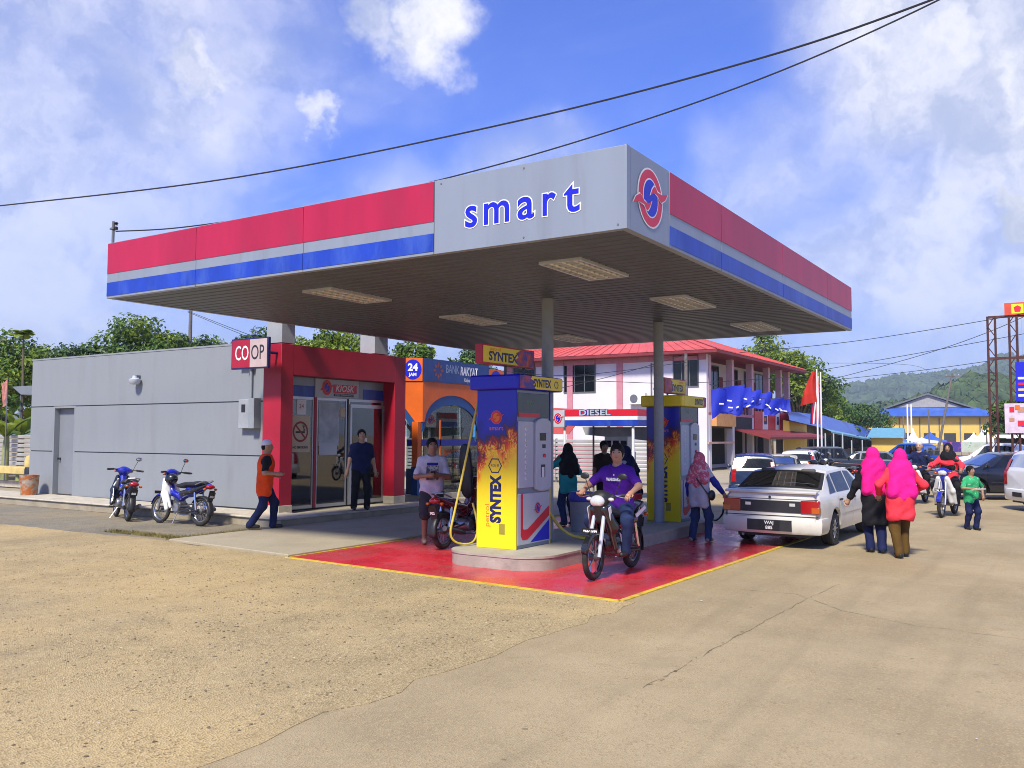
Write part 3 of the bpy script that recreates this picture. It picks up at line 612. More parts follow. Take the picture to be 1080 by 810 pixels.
    dr = P(MB().box(GX+.028, GX+.06, 15.14, 15.2, .215, 2.5).box(GX+.028, GX+.06, y1-.06, y1-.0, .215, 2.5).box(GX+.028, GX+.06, 15.2, y1-.06, 2.42, 2.5).box(GX+.028, GX+.06, 15.2, y1-.06, .215, .3), 'glass_door', m_alud)
    P(MB().box(GX+.04, GX+.048, 15.2, y1-.06, .3, 2.42), 'door_pane', m_glass, dr); P(MB().cyl((GX+.09,15.24,.9),(GX+.09,15.24,1.4),.012,n=8).cyl((GX+.06,15.24,.92),(GX+.09,15.24,.92),.009,n=6).cyl((GX+.06,15.24,1.38),(GX+.09,15.24,1.38),.009,n=6), 'door_pull', m_chrome, dr)
    # notices on the glass
    ns = P(MB().box(GX+.01, GX+.016, 13.36, 13.92, 1.42, 2.2), 'no_smoking_sign', m_cream)
    rg = MB(); X = GX+.018+ox
    n = 28
    for i in range(n):
        a0, a1 = 2*math.pi*i/n, 2*math.pi*(i+1)/n
        q = [(13.64+oy+r*math.cos(a), 1.86+r*math.sin(a)) for a, r in ((a0,.18),(a1,.18),(a1,.225),(a0,.225))]; rg.add([(X,u,v) for u,v in q], [(0,1,2,3)])
    rg.obox((X, 13.64+oy, 1.86), (.001,.04,.40), ('X', R_(45)))
    rg.build('red_ring', mat('sign_brownred',(0.30,0.03,0.02),0.5), ns, fix=False)
    P(MB().box(GX+.0165, GX+.018, 13.5, 13.77, 1.83, 1.87), 'cigarette', m_black, ns)
    sm = MB()
    for k in range(3): sm.tube([(GX+.0175, 13.72+.02*k+.02*math.sin(j*1.4+k), 1.88+.035*j) for j in range(5)], .006, 5)
    P(sm, 'smoke_mark', m_black, ns)
    text('lettering', 'NO SMOKING', .07, (GX+.018+ox, 13.64+oy, 1.52), (0,1,0), (0,0,1), m_black, ns, width=.44, offset=.003)
    p2 = P(MB().box(GX+.01, GX+.014, 13.52, 13.8, 2.23, 2.55), 'notice', m_white); 
    text('lettering', '24', .14, (GX+.016+ox, 13.66+oy, 2.41), (0,1,0), (0,0,1), mat('sign_brownred',(0,0,0)), p2)
    P(MB().box(GX+.01, GX+.013, 14.18, 14.82, 1.55, 2.52), 'frosted_notice', mat('poster_grey',(0.42,0.47,0.50),0.5,var=0.2,vscale=4)); P(MB().box(GX+.014, GX+.017, 14.2, 14.76, 1.35, 1.62), 'notice', m_lgrey)
    P(MB().box(GX+.01, GX+.014, 14.86, 15.03, 2.2, 2.42), 'notice', m_cream); P(MB().box(GX+.05, GX+.054, 15.45, 15.72, 1.35, 1.72), 'notice', m_white, dr)
    # inside: counter and shelves seen through the glass
    P(MB().box(-15.1, -14.6, 13.5, 15.0, .21, 1.02), 'counter', mat('counter_front',(0.16,0.17,0.18),0.5)); P(MB().box(-15.15, -14.5, 13.48, 15.05, 1.02, 1.10), 'counter_top', m_white); P(MB().box(-14.595, -14.56, 13.52, 14.9, .72, 1.0), 'counter_panel', m_lgrey)
    sh = P(MB().box(-17.5, -17.2, 13.5, y1, .21, 2.4), 'shelf_unit', mat('shelf_dark',(0.06,0.06,0.07),0.6))
    rnd = random.Random(3)
    for i in range(14):
        yy = 13.55+rnd.random()*2.4; zz = rnd.choice((.9,1.35,1.8)); P(MB().box(-17.19,-17.02,yy,yy+.18,zz,zz+.28), 'goods_box', mat('goods%d'%(i%4), [(0.4,0.05,0.04),(0.05,0.1,0.35),(0.5,0.45,0.1),(0.35,0.35,0.35)][i%4], 0.5), sh)
    # wall lamp, meter box and conduit
    wl = P(MB().lathe([(.0,-.16),(.09,-.15),(.13,-.1),(.14,-.03),(.06,0),(.05,.06)], (-19.3, WY-.14, 3.15)), 'wall_lamp', m_lgrey, smooth=True)
    P(MB().box(-19.33,-19.27,WY-.16,WY-.001,3.17,3.22), 'lamp_arm', m_greydk, wl)
    P(MB().box(-15.55, -15.17, WY-.14, WY-.001, 1.93, 2.56), 'meter_box', mat('meter_grey',(0.33,0.35,0.37),.5), bevel=.01)
    P(MB().box(-15.45, -15.33, WY-.146, WY-.141, 2.28, 2.45), 'meter_window', m_black)
    P(MB().box(-15.16, -14.98, WY-.20, WY-.001, 1.93, 2.58), 'meter_side_box', m_col); P(MB().cyl((-15.26,WY-.05,2.56),(-15.26,WY-.05,3.25),.028,n=10), 'conduit', m_col)
    P(MB().box(-15.36,-15.16,WY-.14,WY-.002,3.25,3.36), 'flood_lamp', m_col); P(MB().box(-15.62,-15.38,WY-.10,WY-.002,3.26,3.36), 'junction_box', m_lgrey)
kiosk()
def coop():
    t = thing('coop_sign', 'projecting red and cream box sign reading COOP beside the red portal', 'sign', (-14.4, 12.2, 3.5))
    # board hangs on an arm from the portal, parallel to the grey wall
    y = .02; x0, x1, z0, z1 = -.40, .70, -.37, .26
    MB().box(x0, x1, y, y+.07, z0, z1).build('sign_box', m_navyink, t, bevel=.008)
    MB().box(x0+.03, (x0+x1)/2+.02, y-.006, y-.001, z0+.03, z1-.03).build('red_half', mat('coop_red',(0.36,0.008,0.03),.5,var=.1), t); MB().box((x0+x1)/2+.02, x1-.03, y-.006, y-.001, z0+.03, z1-.03).build('cream_half', mat('coop_pale',(0.50,0.39,0.38),.5,var=.1), t)
    text('lettering', 'CO', .42, ((x0+x1)/2-.22, y-.009, -.055), (1,0,0), (0,0,1), m_white, t, width=.40, offset=.002)
    text('lettering', 'OP', .42, ((x0+x1)/2+.25, y-.009, -.055), (1,0,0), (0,0,1), m_black, t, width=.38, offset=.002)
    MB().cyl((.40,y+.05,-.02),(.40,.525,-.02),.03,n=10).build('arm', m_navyink, t)
coop()

# ------------------------------------------------------------------ pump island, pumps
def island():
    t = thing('pump_island', 'raised grey concrete pump island with rounded ends on the red forecourt', 'island', (-6.72, 13.2, 0))
    x0, x1, y0, y1 = -.92, .72, -3.25, 3.45; r = .5; pts = []
    for cx, cy, a0 in ((x1-r,y0+r,-90),(x1-r,y1-r,0),(x0+r,y1-r,90),(x0+r,y0+r,180)):
        for k in range(9): a = R_(a0+k*90/8); pts.append((cx+r*math.cos(a), cy+r*math.sin(a)))
    MB().prism(pts, 'z', 0.0, .17).build('island_side', m_island, t, smooth=35)
    MB().prism([(x*1.012,y*1.003) for x,y in pts], 'z', .171, .2).build('island_top', mat('island_top',(0.40,0.37,0.30),0.75,var=0.15,vscale=4,bump=.1,col2=(0.28,0.25,0.2),c2lo=.5,c2hi=.75,c2scale=2), t, smooth=35)
island()

def flame_mat():
    m = bpy.data.materials.new('flame_print'); m.use_nodes = True; nt = m.node_tree; N = nt.nodes; L = nt.links; b = N['Principled BSDF']; b.inputs['Roughness'].default_value = .35
    tc = N.new('ShaderNodeTexCoord'); V = tc.outputs['Object']; sp = N.new('ShaderNodeSeparateXYZ'); L.new(V, sp.inputs[0])
    def nz(s, d, dist, rough=.6):
        mp = N.new('ShaderNodeMapping'); mp.inputs['Scale'].default_value = (1,1,.62); L.new(V, mp.inputs[0]); n = N.new('ShaderNodeTexNoise'); n.inputs['Scale'].default_value = s; n.inputs['Detail'].default_value = d; n.inputs['Distortion'].default_value = dist; n.inputs['Roughness'].default_value = rough; L.new(mp.outputs[0], n.inputs['Vector']); return n.outputs[0]
    def M2(op, a, b2):
        n = N.new('ShaderNodeMath'); n.operation = op
        for i, v in enumerate((a, b2)):
            if isinstance(v, (int, float)): n.inputs[i].default_value = v
            else: L.new(v, n.inputs[i])
        return n.outputs[0]
    def ramp(v, els):
        r = N.new('ShaderNodeValToRGB'); e = r.color_ramp.elements; e[0].position, e[0].color = els[0][0], (*els[0][1],1); e[1].position, e[1].color = els[-1][0], (*els[-1][1],1)
        for p, c in els[1:-1]: q = e.new(p); q.color = (*c,1)
        L.new(v, r.inputs[0]); return r.outputs[0]
    h = M2('SUBTRACT', sp.outputs[2], M2('MULTIPLY', sp.outputs[0], .35)); h = M2('ADD', h, M2('MULTIPLY', M2('SUBTRACT', nz(3.2, 5, 1.0), .5), 1.35))
    t = M2('DIVIDE', M2('SUBTRACT', h, .92), 1.08)
    c = ramp(t, [(0.0,(.84,.66,.01)),(.24,(.84,.62,.01)),(.33,(.88,.36,.01)),(.47,(.75,.06,.01)),(.60,(.42,.01,.01)),(.72,(.03,.01,.06)),(.80,(.008,.012,.26)),(1.0,(.010,.016,.42))])
    lick = nz(13, 3, 2.2, .5); mask = M2('MULTIPLY', ramp(lick, [(.47,(0,0,0)),(.56,(1,1,1)),(.60,(1,1,1)),(.68,(0,0,0))]), ramp(t, [(.22,(0,0,0)),(.36,(1,1,1)),(.54,(1,1,1)),(.63,(0,0,0))]))
    mx = N.new('ShaderNodeMix'); mx.data_type = 'RGBA'; L.new(mask, mx.inputs[0]); L.new(c, mx.inputs[6]); mx.inputs[7].default_value = (.95,.62,.03,1)
    dk = M2('MULTIPLY', ramp(nz(8, 3, 1.5), [(.55,(0,0,0)),(.66,(1,1,1))]), ramp(t, [(.32,(0,0,0)),(.42,(1,1,1)),(.62,(1,1,1)),(.70,(0,0,0))]))
    mx2 = N.new('ShaderNodeMix'); mx2.data_type = 'RGBA'; L.new(M2('MULTIPLY', dk, .8), mx2.inputs[0]); L.new(mx.outputs[2], mx2.inputs[6]); mx2.inputs[7].default_value = (.10,.008,.008,1)
    L.new(mx2.outputs[2], b.inputs['Base Color']); return m
m_flame = flame_mat()
m_flameh = mat('header_flame', (0.55,0.05,0.02), 0.4, var=0.4, vscale=9, col2=(0.03,0.02,0.30), c2lo=.4, c2hi=.6, c2scale=6)
m_hose_y = mat('hose_yellow', (0.62,0.50,0.06), 0.5, var=0.15, vscale=10)
m_hose_k = mat('hose_black', (0.02,0.02,0.02), 0.5)
def bez(p0, p1, p2, p3, n=16):
    p0, p1, p2, p3 = map(Vector, (p0,p1,p2,p3)); return [p0*(1-t)**3+p1*3*t*(1-t)**2+p2*3*t*t*(1-t)+p3*t**3 for t in [i/n for i in range(n+1)]]
def nozzle(parent, pos, d, m):
    """fuel nozzle: body along d, spout, guard and lever"""
    p = Vector(pos); d = Vector(d).normalized(); up = Vector((0,0,1)); s = d.cross(up)
    n = MB().tube([p-d*.10, p-d*.04, p+d*.03, p+d*.09], [.022,.034,.036,.026], 10).build('nozzle', m, parent, smooth=True)
    MB().tube([p+d*.09, p+d*.17-up*.005, p+d*.25-up*.05], .011, 8).build('spout', m_steel, n, smooth=True)
    MB().tube([p-d*.09-up*.02, p-d*.07-up*.09, p+d*.03-up*.10, p+d*.06-up*.03], .007, 6).build('trigger_guard', m_black, n); return n
def pump(loc, label, blue_side_header, h=2.45):
    t = thing('fuel_pump', label, 'fuel pump', loc, 0.0, 'fuel pumps on the island'); X, Y = .325, .465
    MB().box(-X, X, -Y+.014, Y-.014, 0, h).build('cabinet', m_mgrey, t, bevel=.01)
    for sg in (-1, 1):
        p = MB().box(-X-.012, X+.012, *sorted((sg*(Y-.012), sg*(Y+.012))), .0, h-.002).build('flame_side_panel', m_flame, t, bevel=.006)
    ysd = -Y-.0135
    text('lettering', 'SYNTEX', .235, (.0,ysd,.76), (0,0,1), (-1,0,0), m_navyink, t, width=.74, offset=.014); text('lettering', 'petrol', .11, (-.15,ysd,.50), (0,0,1), (-1,0,0), m_orange, t, width=.34)
    MB().box(.055,.15,ysd-.001,ysd+.003,.22,.38).build('print_block', mat('sign_olive',(0.30,0.25,0.03),0.5), t)
    hx = MB(); cz = 1.27
    for i in range(6):
        a0, a1 = R_(30+60*i), R_(90+60*i); hx.add([(-.02+r*math.sin(a), ysd-.0005, cz+r*math.cos(a)*1.1) for a, r in ((a0,.10),(a1,.10),(a1,.118),(a0,.118))], [(0,1,2,3)])
    hx.build('hexagon_mark', m_navyink, t, fix=False); text('lettering', 'RON 95', .06, (-.02,ysd,cz), (1,0,0), (0,0,1), m_navyink, t, width=.14)
    logo(t, (0,ysd,2.02), (1,0,0), (0,0,1), .10, [m_orange, m_redink, m_orange]); text('lettering', 'smart', .10, (0,ysd,1.85), (1,0,0), (0,0,1), m_orange, t, width=.24)
    # header box
    hd = MB().box(-X-.10, X+.09, -Y-.09, Y+.26, h+.0, h+.23).build('header', m_blueink if blue_side_header else m_yellow, t, bevel=.03)
    hp = MB().box(X+.088, X+.094, -Y+.05, Y+.22, h+.015, h+.215).build('header_face', m_yellow, hd)
    MB().prism([(-Y-.06,h+.015),(-Y+.05,h+.015),(-Y+.38,h+.015),(-Y+.30,h+.08),(-Y+.36,h+.13),(-Y+.24,h+.17),(-Y+.28,h+.215),(-Y-.06,h+.215)] if blue_side_header else [(Y+.22,h+.02),(Y+.05,h+.02),(Y+.12,h+.1),(Y+.04,h+.21),(Y+.22,h+.21)], 'x', X+.0945, X+.096).build('flame_print', m_flameh, hd, fix=False)
    text('lettering', 'SYNTEX', .17, (X+.0975, .10 if blue_side_header else .30, h+.105), (0,1,0), (0,0,1), m_navyink, hd, width=.50 if blue_side_header else .42, offset=.006)
    if blue_side_header:
        q = MB()
        for i in range(6):
            a0, a1 = R_(30+60*i), R_(90+60*i); q.add([(X+.0975, .50+r*math.sin(a), h+.11+r*math.cos(a)) for a, r in ((a0,.05),(a1,.05),(a1,.065),(a0,.065))], [(0,1,2,3)])
        q.build('hexagon_mark', m_navyink, hd, fix=False)
    # topper light box standing on posts
    ty0, ty1, tz0, tz1 = (-.93, .46, h+.38, h+.68) if blue_side_header else (-.55, .52, h+.28, h+.60)
    tb = MB().box(-.06, .06, ty0, ty1, tz0, tz1).build('topper_sign', mat('topper_red',(0.42,0.01,0.02),0.4), t, bevel=.006)
    for sg in (-1, 1):
        MB().box(*sorted((sg*.0605, sg*.064)), ty0+.025, ty1-.025, tz0+.025, tz1-.025).build('topper_face', m_yellow, tb)
        xx = sg*.0655; wv = ty1-ty0-.05; e0 = ty1-.025 if sg > 0 and blue_side_header else ty0+.025; dr = -1 if sg > 0 and blue_side_header else 1
        MB().prism([(e0,tz0+.026),(e0+dr*wv*.33,tz0+.026),(e0+dr*wv*.40,tz0+.10),(e0+dr*wv*.32,tz0+.16),(e0+dr*wv*.37,tz1-.08),(e0+dr*wv*.28,tz1-.026),(e0,tz1-.026)], 'x', *sorted((xx, xx-sg*.001))).build('picture_print', m_flameh, tb, fix=False)
        text('lettering', 'SYNTEX', .19, (xx+sg*.0005, (ty0+ty1)/2-dr*wv*(-.17 if not blue_side_header else -.17)*(-1 if dr > 0 else -1)*(1) if False else e0+dr*wv*.62, tz0+.12), (0,sg,0), (0,0,1), m_navyink, tb, width=wv*.56, offset=.007); text('lettering', 'petrol', .08, (xx+sg*.0005, e0+dr*wv*.78, tz1-.065), (0,sg,0), (0,0,1), m_orange, tb, width=wv*.2)
    for yy in (-.25, .25): MB().cyl((0,yy,h+.23),(0,yy,tz0),.02,n=8).build('topper_post', m_greydk, t)
    # front: display window, raised console with rounded top, buttons, lower door with chevron
    fx = X+.001
    MB().box(fx, fx+.012, -.43, .43, 2.03, 2.40).build('display_window', mat('display_dark',(0.05,0.07,0.07),0.25), t, bevel=.004)
    text('lettering', '0.00', .12, (fx+.0135, -.1, 2.24), (0,1,0), (0,0,1), mat('lcd_green',(0.10,0.25,0.12),0.4), t); MB().box(fx+.012, fx+.015, -.42, .15, 2.03, 2.09).build('price_strip', m_redink, t)
    MB().box(fx, fx+.02, -.43, -.02, .93, 1.96).build('button_panel', m_lgrey, t, bevel=.006)
    pts = [(-.0,.86),(.43,.86)] ; n = 10
    pts = [(0.0+.215-.215*math.cos(math.pi*i/n), 1.92+.10*math.sin(math.pi*i/n)) for i in range(n+1)][::-1]; pts = [(0.0,.92)]+[(.215-.215*math.cos(math.pi*i/n)*1.0, .92-.06*math.sin(math.pi*i/n)) for i in range(1,n)]+[(.43,.92)]+pts
    con = MB().prism(pts, 'x', fx, fx+.05).build('console', m_lgrey, t, bevel=.01)
    for i in range(10):
        z = 1.84-i*.085; MB().lathe([(.0,.026),(.026,.026),(.03,.02),(.03,0)], (fx+.001,-.24,z), 'x', 10).build('round_mark', m_white, t); text('lettering', str((i+1) % 10), .05, (fx+.030,-.24,z), (0,1,0), (0,0,1), m_greydk, t)
    MB().box(fx+.05, fx+.055, .10, .27, 1.66, 1.78).build('screen', m_dkglass, con); MB().box(fx+.05, fx+.054, .17, .26, 1.54, 1.60).build('keypad', m_black, con)
    MB().lathe([(0,.02),(.028,.02),(.032,0)], (fx+.05,.22,1.42), 'x', 12).build('stop_button', m_redink, con); MB().box(fx+.05, fx+.053, .13, .25, 1.08, 1.28).build('card_slot', m_black, con); MB().box(fx+.053, fx+.056, .15, .22, 1.08, 1.24).build('receipt', m_white, con)
    dl = MB().box(fx, fx+.014, -.43, .43, .06, .84).build('lower_door', m_lgrey, t, bevel=.004); dx = fx+.0155
    MB().prism([(-.36,.84),(-.36,.20),(-.31,.13),(-.18,.13),(.43,.46),(.43,.62),(-.18,.29),(-.28,.29),(-.30,.32),(-.30,.84)][::-1], 'x', dx-.001, dx).build('red_chevron', m_redink, dl, fix=False); MB().prism([(-.10,.08),(.43,.08),(.43,.40)], 'x', dx-.001, dx).build('blue_wedge', m_blueink, dl, fix=False)
    logo(dl, (dx, .10, .60), (0,1,0), (0,0,1), .085, [m_lgrey, m_redink, m_blueink])
    MB().box(-X-.001, -X+.01, -.4, .4, .3, 2.0).build('rear_panel', m_lgrey, t)
    # nozzle boots and hoses on the two ends
    bt = MB().box(-.02, .16, Y+.013, Y+.11, .98, 1.42).build('nozzle_boot', m_black, t, bevel=.012)
    nozzle(t, (.10, Y+.15, 1.12), (.35,.25,.6), m_yellow)
    t.scale = (1, 1, .918)
    MB().tube(bez((.08,Y+.10,2.35),(.10,Y+.20,1.9),(.09,Y+.14,1.7),(.10,Y+.12,1.15),10), .014, 8).build('hose', m_hose_y, t, smooth=True)
    return t
p1 = pump((-7.045, 10.99, .2), 'yellow and blue flame printed fuel pump with blue header, nearest the camera', True)
MB().tube(bez((.12,.50,1.02),(.2,.62,.55),(.22,.75,.08),(.55,1.15,.02),14)+bez((.55,1.15,.02),(.62,1.3,.02),(.5,1.5,.02),(.25,1.45,.02),8)[1:], .016, 8).build('hose', m_hose_y, p1, smooth=True)
MB().tube(bez((.10,.52,1.02),(.16,.70,.55),(.20,.85,.07),(.50,1.25,.02),14), .016, 8).build('hose', m_hose_y, p1, smooth=True)
# tall yellow hose on the left end going to the maroon bike
MB().tube(bez((-.38,-.38,2.32),(-.42,-.5,1.8),(-.52,-.6,1.0),(-.60,-.72,.35),12)+bez((-.60,-.72,.35),(-.63,-.76,.15),(-.6,-.7,.03),(-.5,-.45,.03),8)[1:]+bez((-.5,-.45,.03),(-.45,-.3,.03),(-.55,-.05,.2),(-.78,.05,.62),8)[1:], .016, 8).build('hose', m_hose_y, p1, smooth=True)
p2 = pump((-6.67, 16.06, .2), 'yellow and blue flame printed fuel pump with yellow header behind the grey column', False, 2.34)
MB().tube(bez((.33,.30,1.05),(.75,-.1,.05),(1.0,-.6,-.08),(1.42,-1.25,.30),16)+bez((1.42,-1.25,.30),(1.5,-1.4,.48),(1.52,-1.45,.52),(1.66,-1.52,.50),6)[1:], .017, 8).build('hose', m_hose_k, p2, smooth=True)
nozzle(p2, (1.62,-1.50,.52), (.9,.25,.1), m_redink)

# ------------------------------------------------------------------ bins and small things on the island
def bin_():
    t = thing('rubbish_bin', 'grey cylindrical bin with blue lid standing on the pump island', 'bin', (-7.12, 13.2, .2))
    MB().lathe([(.165,0),(.175,.02),(.20,.5),(.205,.52)], n=24).build('bin_body', mat('bin_grey',(0.24,0.26,0.28),0.55,var=.1), t, smooth=True)
    MB().lathe([(.215,.50),(.222,.52),(.222,.60),(.19,.66),(.05,.68)], n=24).build('lid', mat('bin_blue',(0.015,0.03,0.32),0.4), t, smooth=True)
bin_()
def redbox():
    t = thing('fire_extinguisher_box', 'red and white cabinet on the island beside the far pump', 'cabinet', (-7.15, 15.15, .2))
    MB().box(-.16,.16,-.14,.14,0,.42).build('cabinet_body', m_white, t, bevel=.01); MB().box(-.18,.18,-.16,.16,.42,.52).build('red_lid', m_redink, t, bevel=.01); MB().lathe([(.07,0),(.07,.26),(.03,.32),(.03,.36)], (-.05,0,.52)).build('red_cylinder', m_redink, t, smooth=True)
redbox()
def bucket():
    t = thing('rusty_bucket', 'rusty paint bucket standing by the grey door', 'bucket', (-23.25, 12.75, .2))
    MB().lathe([(.19,0),(.20,.01),(.235,.50),(.24,.52),(.225,.52),(.19,.03)], n=22, cap=False).build('bucket_shell', mat('rusty_tin',(0.42,0.38,0.30),0.7,.2,var=.25,vscale=6,col2=(0.42,0.12,0.02),c2lo=.42,c2hi=.56,c2scale=5), t, smooth=True)
    MB().lathe([(.0,.03),(.19,.03)], cap=False).build('bucket_bottom', m_greydk, t); MB().tube([(-.24,0,.48),(-.2,-.12,.42),(0,-.26,.36),(.2,-.12,.42),(.24,0,.48)], .006, 6).build('handle', m_steel, t)
bucket()
def bench():
    t = thing('yellow_concrete_bench', 'low yellow painted block seat at the left end of the kiosk', 'bench', (-26.1, 14.2, .2))
    my = mat('yellow_wash',(0.62,0.47,0.17),0.8,var=.2,vscale=3)
    MB().box(-2.2,.75,-.2,.25,.42,.62).build('seat', my, t, bevel=.01); MB().box(.62,.85,-.25,.3,0,.62).build('leg', my, t, bevel=.01); MB().box(-2.2,.6,.1,.2,.0,.18).build('rail', m_conc_pale, t); MB().box(-2.2,-1.9,-.2,.25,0,.42).build('leg', my, t, bevel=.01)
bench()
def bollard():
    t = thing('gas_cylinder', 'black and yellow topped post at the left corner of the grey wall', 'post', (-24.35, 13.35, .2))
    MB().lathe([(.13,0),(.13,.62),(.11,.68)], n=18).build('post_body', m_black, t, smooth=True); MB().lathe([(.12,.68),(.13,.72),(.13,.86),(.09,.98),(.03,1.0)], n=18).build('yellow_top', mat('yellow_wash',(0,0,0)), t, smooth=True)
bollard()

# ------------------------------------------------------------------ ATM booth
def atm():
    t = thing('bank_kiosk', 'orange and blue bank machine booth with glass walls behind the red portal', 'booth', (-15.4, 19.8, 0))
    mo = mat('atm_orange',(0.72,0.13,0.008),0.45,var=.08); mb_ = mat('atm_blue',(0.01,0.07,0.24),0.4,var=.1)
    # local: main face x=.55 from y=-1.05 to 2.1 ; chamfer to the left
    FX = .55; Z0, ZB, ZS, ZT = .2, 2.42, 3.24, 3.86
    A = Vector((.08,-1.45,0)); Bp = Vector((FX,-1.18,0)); E = Vector((FX,1.9,0))
    MB().prism([(-1.6,-1.45),(A.x,A.y),(Bp.x,Bp.y),(E.x,E.y),(-1.6,1.9)], 'z', 0, Z0).build('base', m_conc_pale, t)
    MB().prism([(-1.6,-1.4),(A.x,A.y+.05),(Bp.x-.03,Bp.y+.03),(E.x-.03,E.y),(-1.6,1.9)], 'z', ZS-.05, ZT-.05).build('roof_block', mb_, t)
    # sign band: chamfer board orange with blue disc, main board navy
    d = (Bp-A).normalized(); n = Vector((d.y,-d.x,0))
    def board(name, p, q, off, z0, z1, m, par=t):
        dd = (q-p).normalized(); nn = Vector((dd.y,-dd.x,0)); a = p+nn*off; b = q+nn*off; c = q+nn*(off-.04); e = p+nn*(off-.04)
        return MB().prism([(a.x,a.y),(b.x,b.y),(c.x,c.y),(e.x,e.y)], 'z', z0, z1).build(name, m, par)
    s1 = board('round_the_clock_board', A, Bp-d*.01, .03, ZS, ZT, mo)
    mid = (A+Bp)/2+n*.034+Vector((0,0,(ZS+ZT)/2)); cm = MB(); Bm = basis(mid, d, (0,0,1)); flat_poly(cm, circ(0,0,.235,.27), .001, 0, Bm); cm.build('blue_disc', m_blueink, s1, fix=False)
    text('lettering', '24', .27, mid+n*.003+Vector((0,0,.05)), d, (0,0,1), m_white, s1, offset=.01); text('lettering', 'JAM', .12, mid+n*.003-Vector((0,0,.14)), d, (0,0,1), m_white, s1, offset=.004)
    s2 = board('bank_name_board', Bp, E, .03, ZS, ZT, mat('atm_navy',(0.012,0.05,0.20),0.35,var=.12))
    text('lettering', 'BANK', .33, (FX+.034,.11,3.62), (0,1,0), (0,0,1), mat('faded_letter',(0.25,0.32,0.45),0.5), s2, width=.62, offset=.004); text('lettering', 'RAKYAT', .33, (FX+.034,.90,3.60), (0,1,0), (0,0,1), m_white, s2, width=.86, offset=.012, shear=.1); text('lettering', 'Rakyat Dulu', .15, (FX+.034,.95,3.36), (0,1,0), (0,0,1), m_white, s2, width=.62, shear=.3, offset=.003)
    pt = MB()
    for i in range(8):
        a = 2*math.pi*i/8; flat_poly(pt, [(.08*math.cos(a),.08*math.sin(a)),(.17*math.cos(a+.3),.17*math.sin(a+.3)),(.24*math.cos(a),.24*math.sin(a)),(.17*math.cos(a-.3),.17*math.sin(a-.3))], .0, 0, basis((FX+.034,-.55,3.56),(0,1,0),(0,0,1)))
    pt.build('flower_emblem', mat('faded_orange',(0.28,0.07,0.05),0.5), s2, fix=False)
    # right-hand second disc board
    s3 = board('round_the_clock_board', E+Vector((0,.01,0)), E+Vector((0,.75,0)), .03, ZS+.05, ZT-.1, mo); cm = MB(); flat_poly(cm, circ(0,0,.27,.25), .001, 0, basis((FX+.035,2.28,3.48),(0,1,0),(0,0,1))); cm.build('blue_disc', m_blueink, s3, fix=False)
    # orange spandrel with arch over the glass, thin blue trim below it
    def spandrel(p, q, arch, name, m, off, z_lo, z_hi, drop):
        dd = (q-p).normalized(); L = (q-p).length; nn = Vector((dd.y,-dd.x,0)); N_ = 40; lo = []; 
        for i in range(N_+1):
            s = L*i/N_; lo.append((s, arch(s)-drop))
        vs = [p+dd*s+nn*off+Vector((0,0,z)) for s, z in lo]+[p+dd*s+nn*off+Vector((0,0,z_hi)) for s, z in lo]
        vs += [v-nn*.06 for v in vs]; k = N_+1; fs = []
        for i in range(N_):
            fs += [(i,i+1,k+i+1,k+i),(2*k+i,3*k+i,3*k+i+1,2*k+i+1),(i,2*k+i,2*k+i+1,i+1)]
        return MB().add(vs, fs).build(name, m, t)
    def arch1(s):
        L = 3.08; c = 1.35; a = 1.25
        return 2.1+math.sqrt(max(0, 1-((s-c)/a)**2))*.75+.05 if abs(s-c) < a else 2.15
    def arch0(s): L = (Bp-A).length; return 2.15+.45*max(0, 1-s/(L*.62))
    spandrel(Bp, E, arch1, 'orange_spandrel', mo, .0, 0, ZS, 0.0); spandrel(A, Bp, arch0, 'orange_spandrel', mo, .0, 0, ZS, 0.0)
    spandrel(Bp, E, arch1, 'blue_trim', mb_, -.02, 0, ZS-.01, .26); spandrel(A, Bp, arch0, 'blue_trim', mb_, -.02, 0, ZS-.01, .26)
    # posts and glass
    for nm, p, w, m, z0, z1 in (('post', A+d*.05, .08, mb_, Z0, 2.3), ('corner_post', Bp-d*.10, .20, mo, .95, 2.15), ('corner_post_foot', Bp-d*.10, .22, mb_, Z0, .95), ('post', Vector((FX,-.35,0)), .06, mo, Z0, 2.2), ('post', Vector((FX,1.8,0)), .16, mb_, Z0, 2.1)):
        MB().box(p.x-w/2-.06, p.x+w/2-.06, p.y-w/2, p.y+w/2, z0, z1).build(nm, m, t, bevel=.008)
    board('pane', A+d*.10, Bp-d*.2, -.05, Z0+.02, 2.3, m_clear); board('pane', Bp+Vector((0,.12,0)), Vector((FX,.65,0)), -.05, Z0+.02, 2.6, m_clear); board('pane', Vector((FX,.67,0)), E-Vector((0,.2,0)), -.05, Z0+.02, 2.6, m_clear)
    board('blue_glass_band', Bp+Vector((0,.02,0)), E-Vector((0,.2,0)), -.03, 1.50, 1.68, mat('band_blue',(0.01,0.02,0.25),0.3)); board('blue_glass_band', A+d*.12, Bp-d*.2, -.03, 1.50, 1.68, mat('band_blue',(0,0,0)))
    board('pane_lower', A+d*.10, Bp-d*.2, -.07, Z0+.02, .9, mb_)
    # cash machine inside on the kiosk side
    MB().box(-1.5,-.9,-1.3,-.75,.2,1.9).build('cash_machine', mb_, t, bevel=.02); MB().box(-.9,-.86,-1.2,-.85,1.1,1.5).build('screen', m_dkglass, t)
    # blue sticker and sphere lamp
    MB().tube([(FX-.04,1.28,2.1),(FX-.04,1.25,1.75),(FX-.04,1.32,1.6)], [.03,.06,.02], 6).build('blue_ribbon', mat('ribbon_blue',(0.05,0.25,0.6),0.5), t)
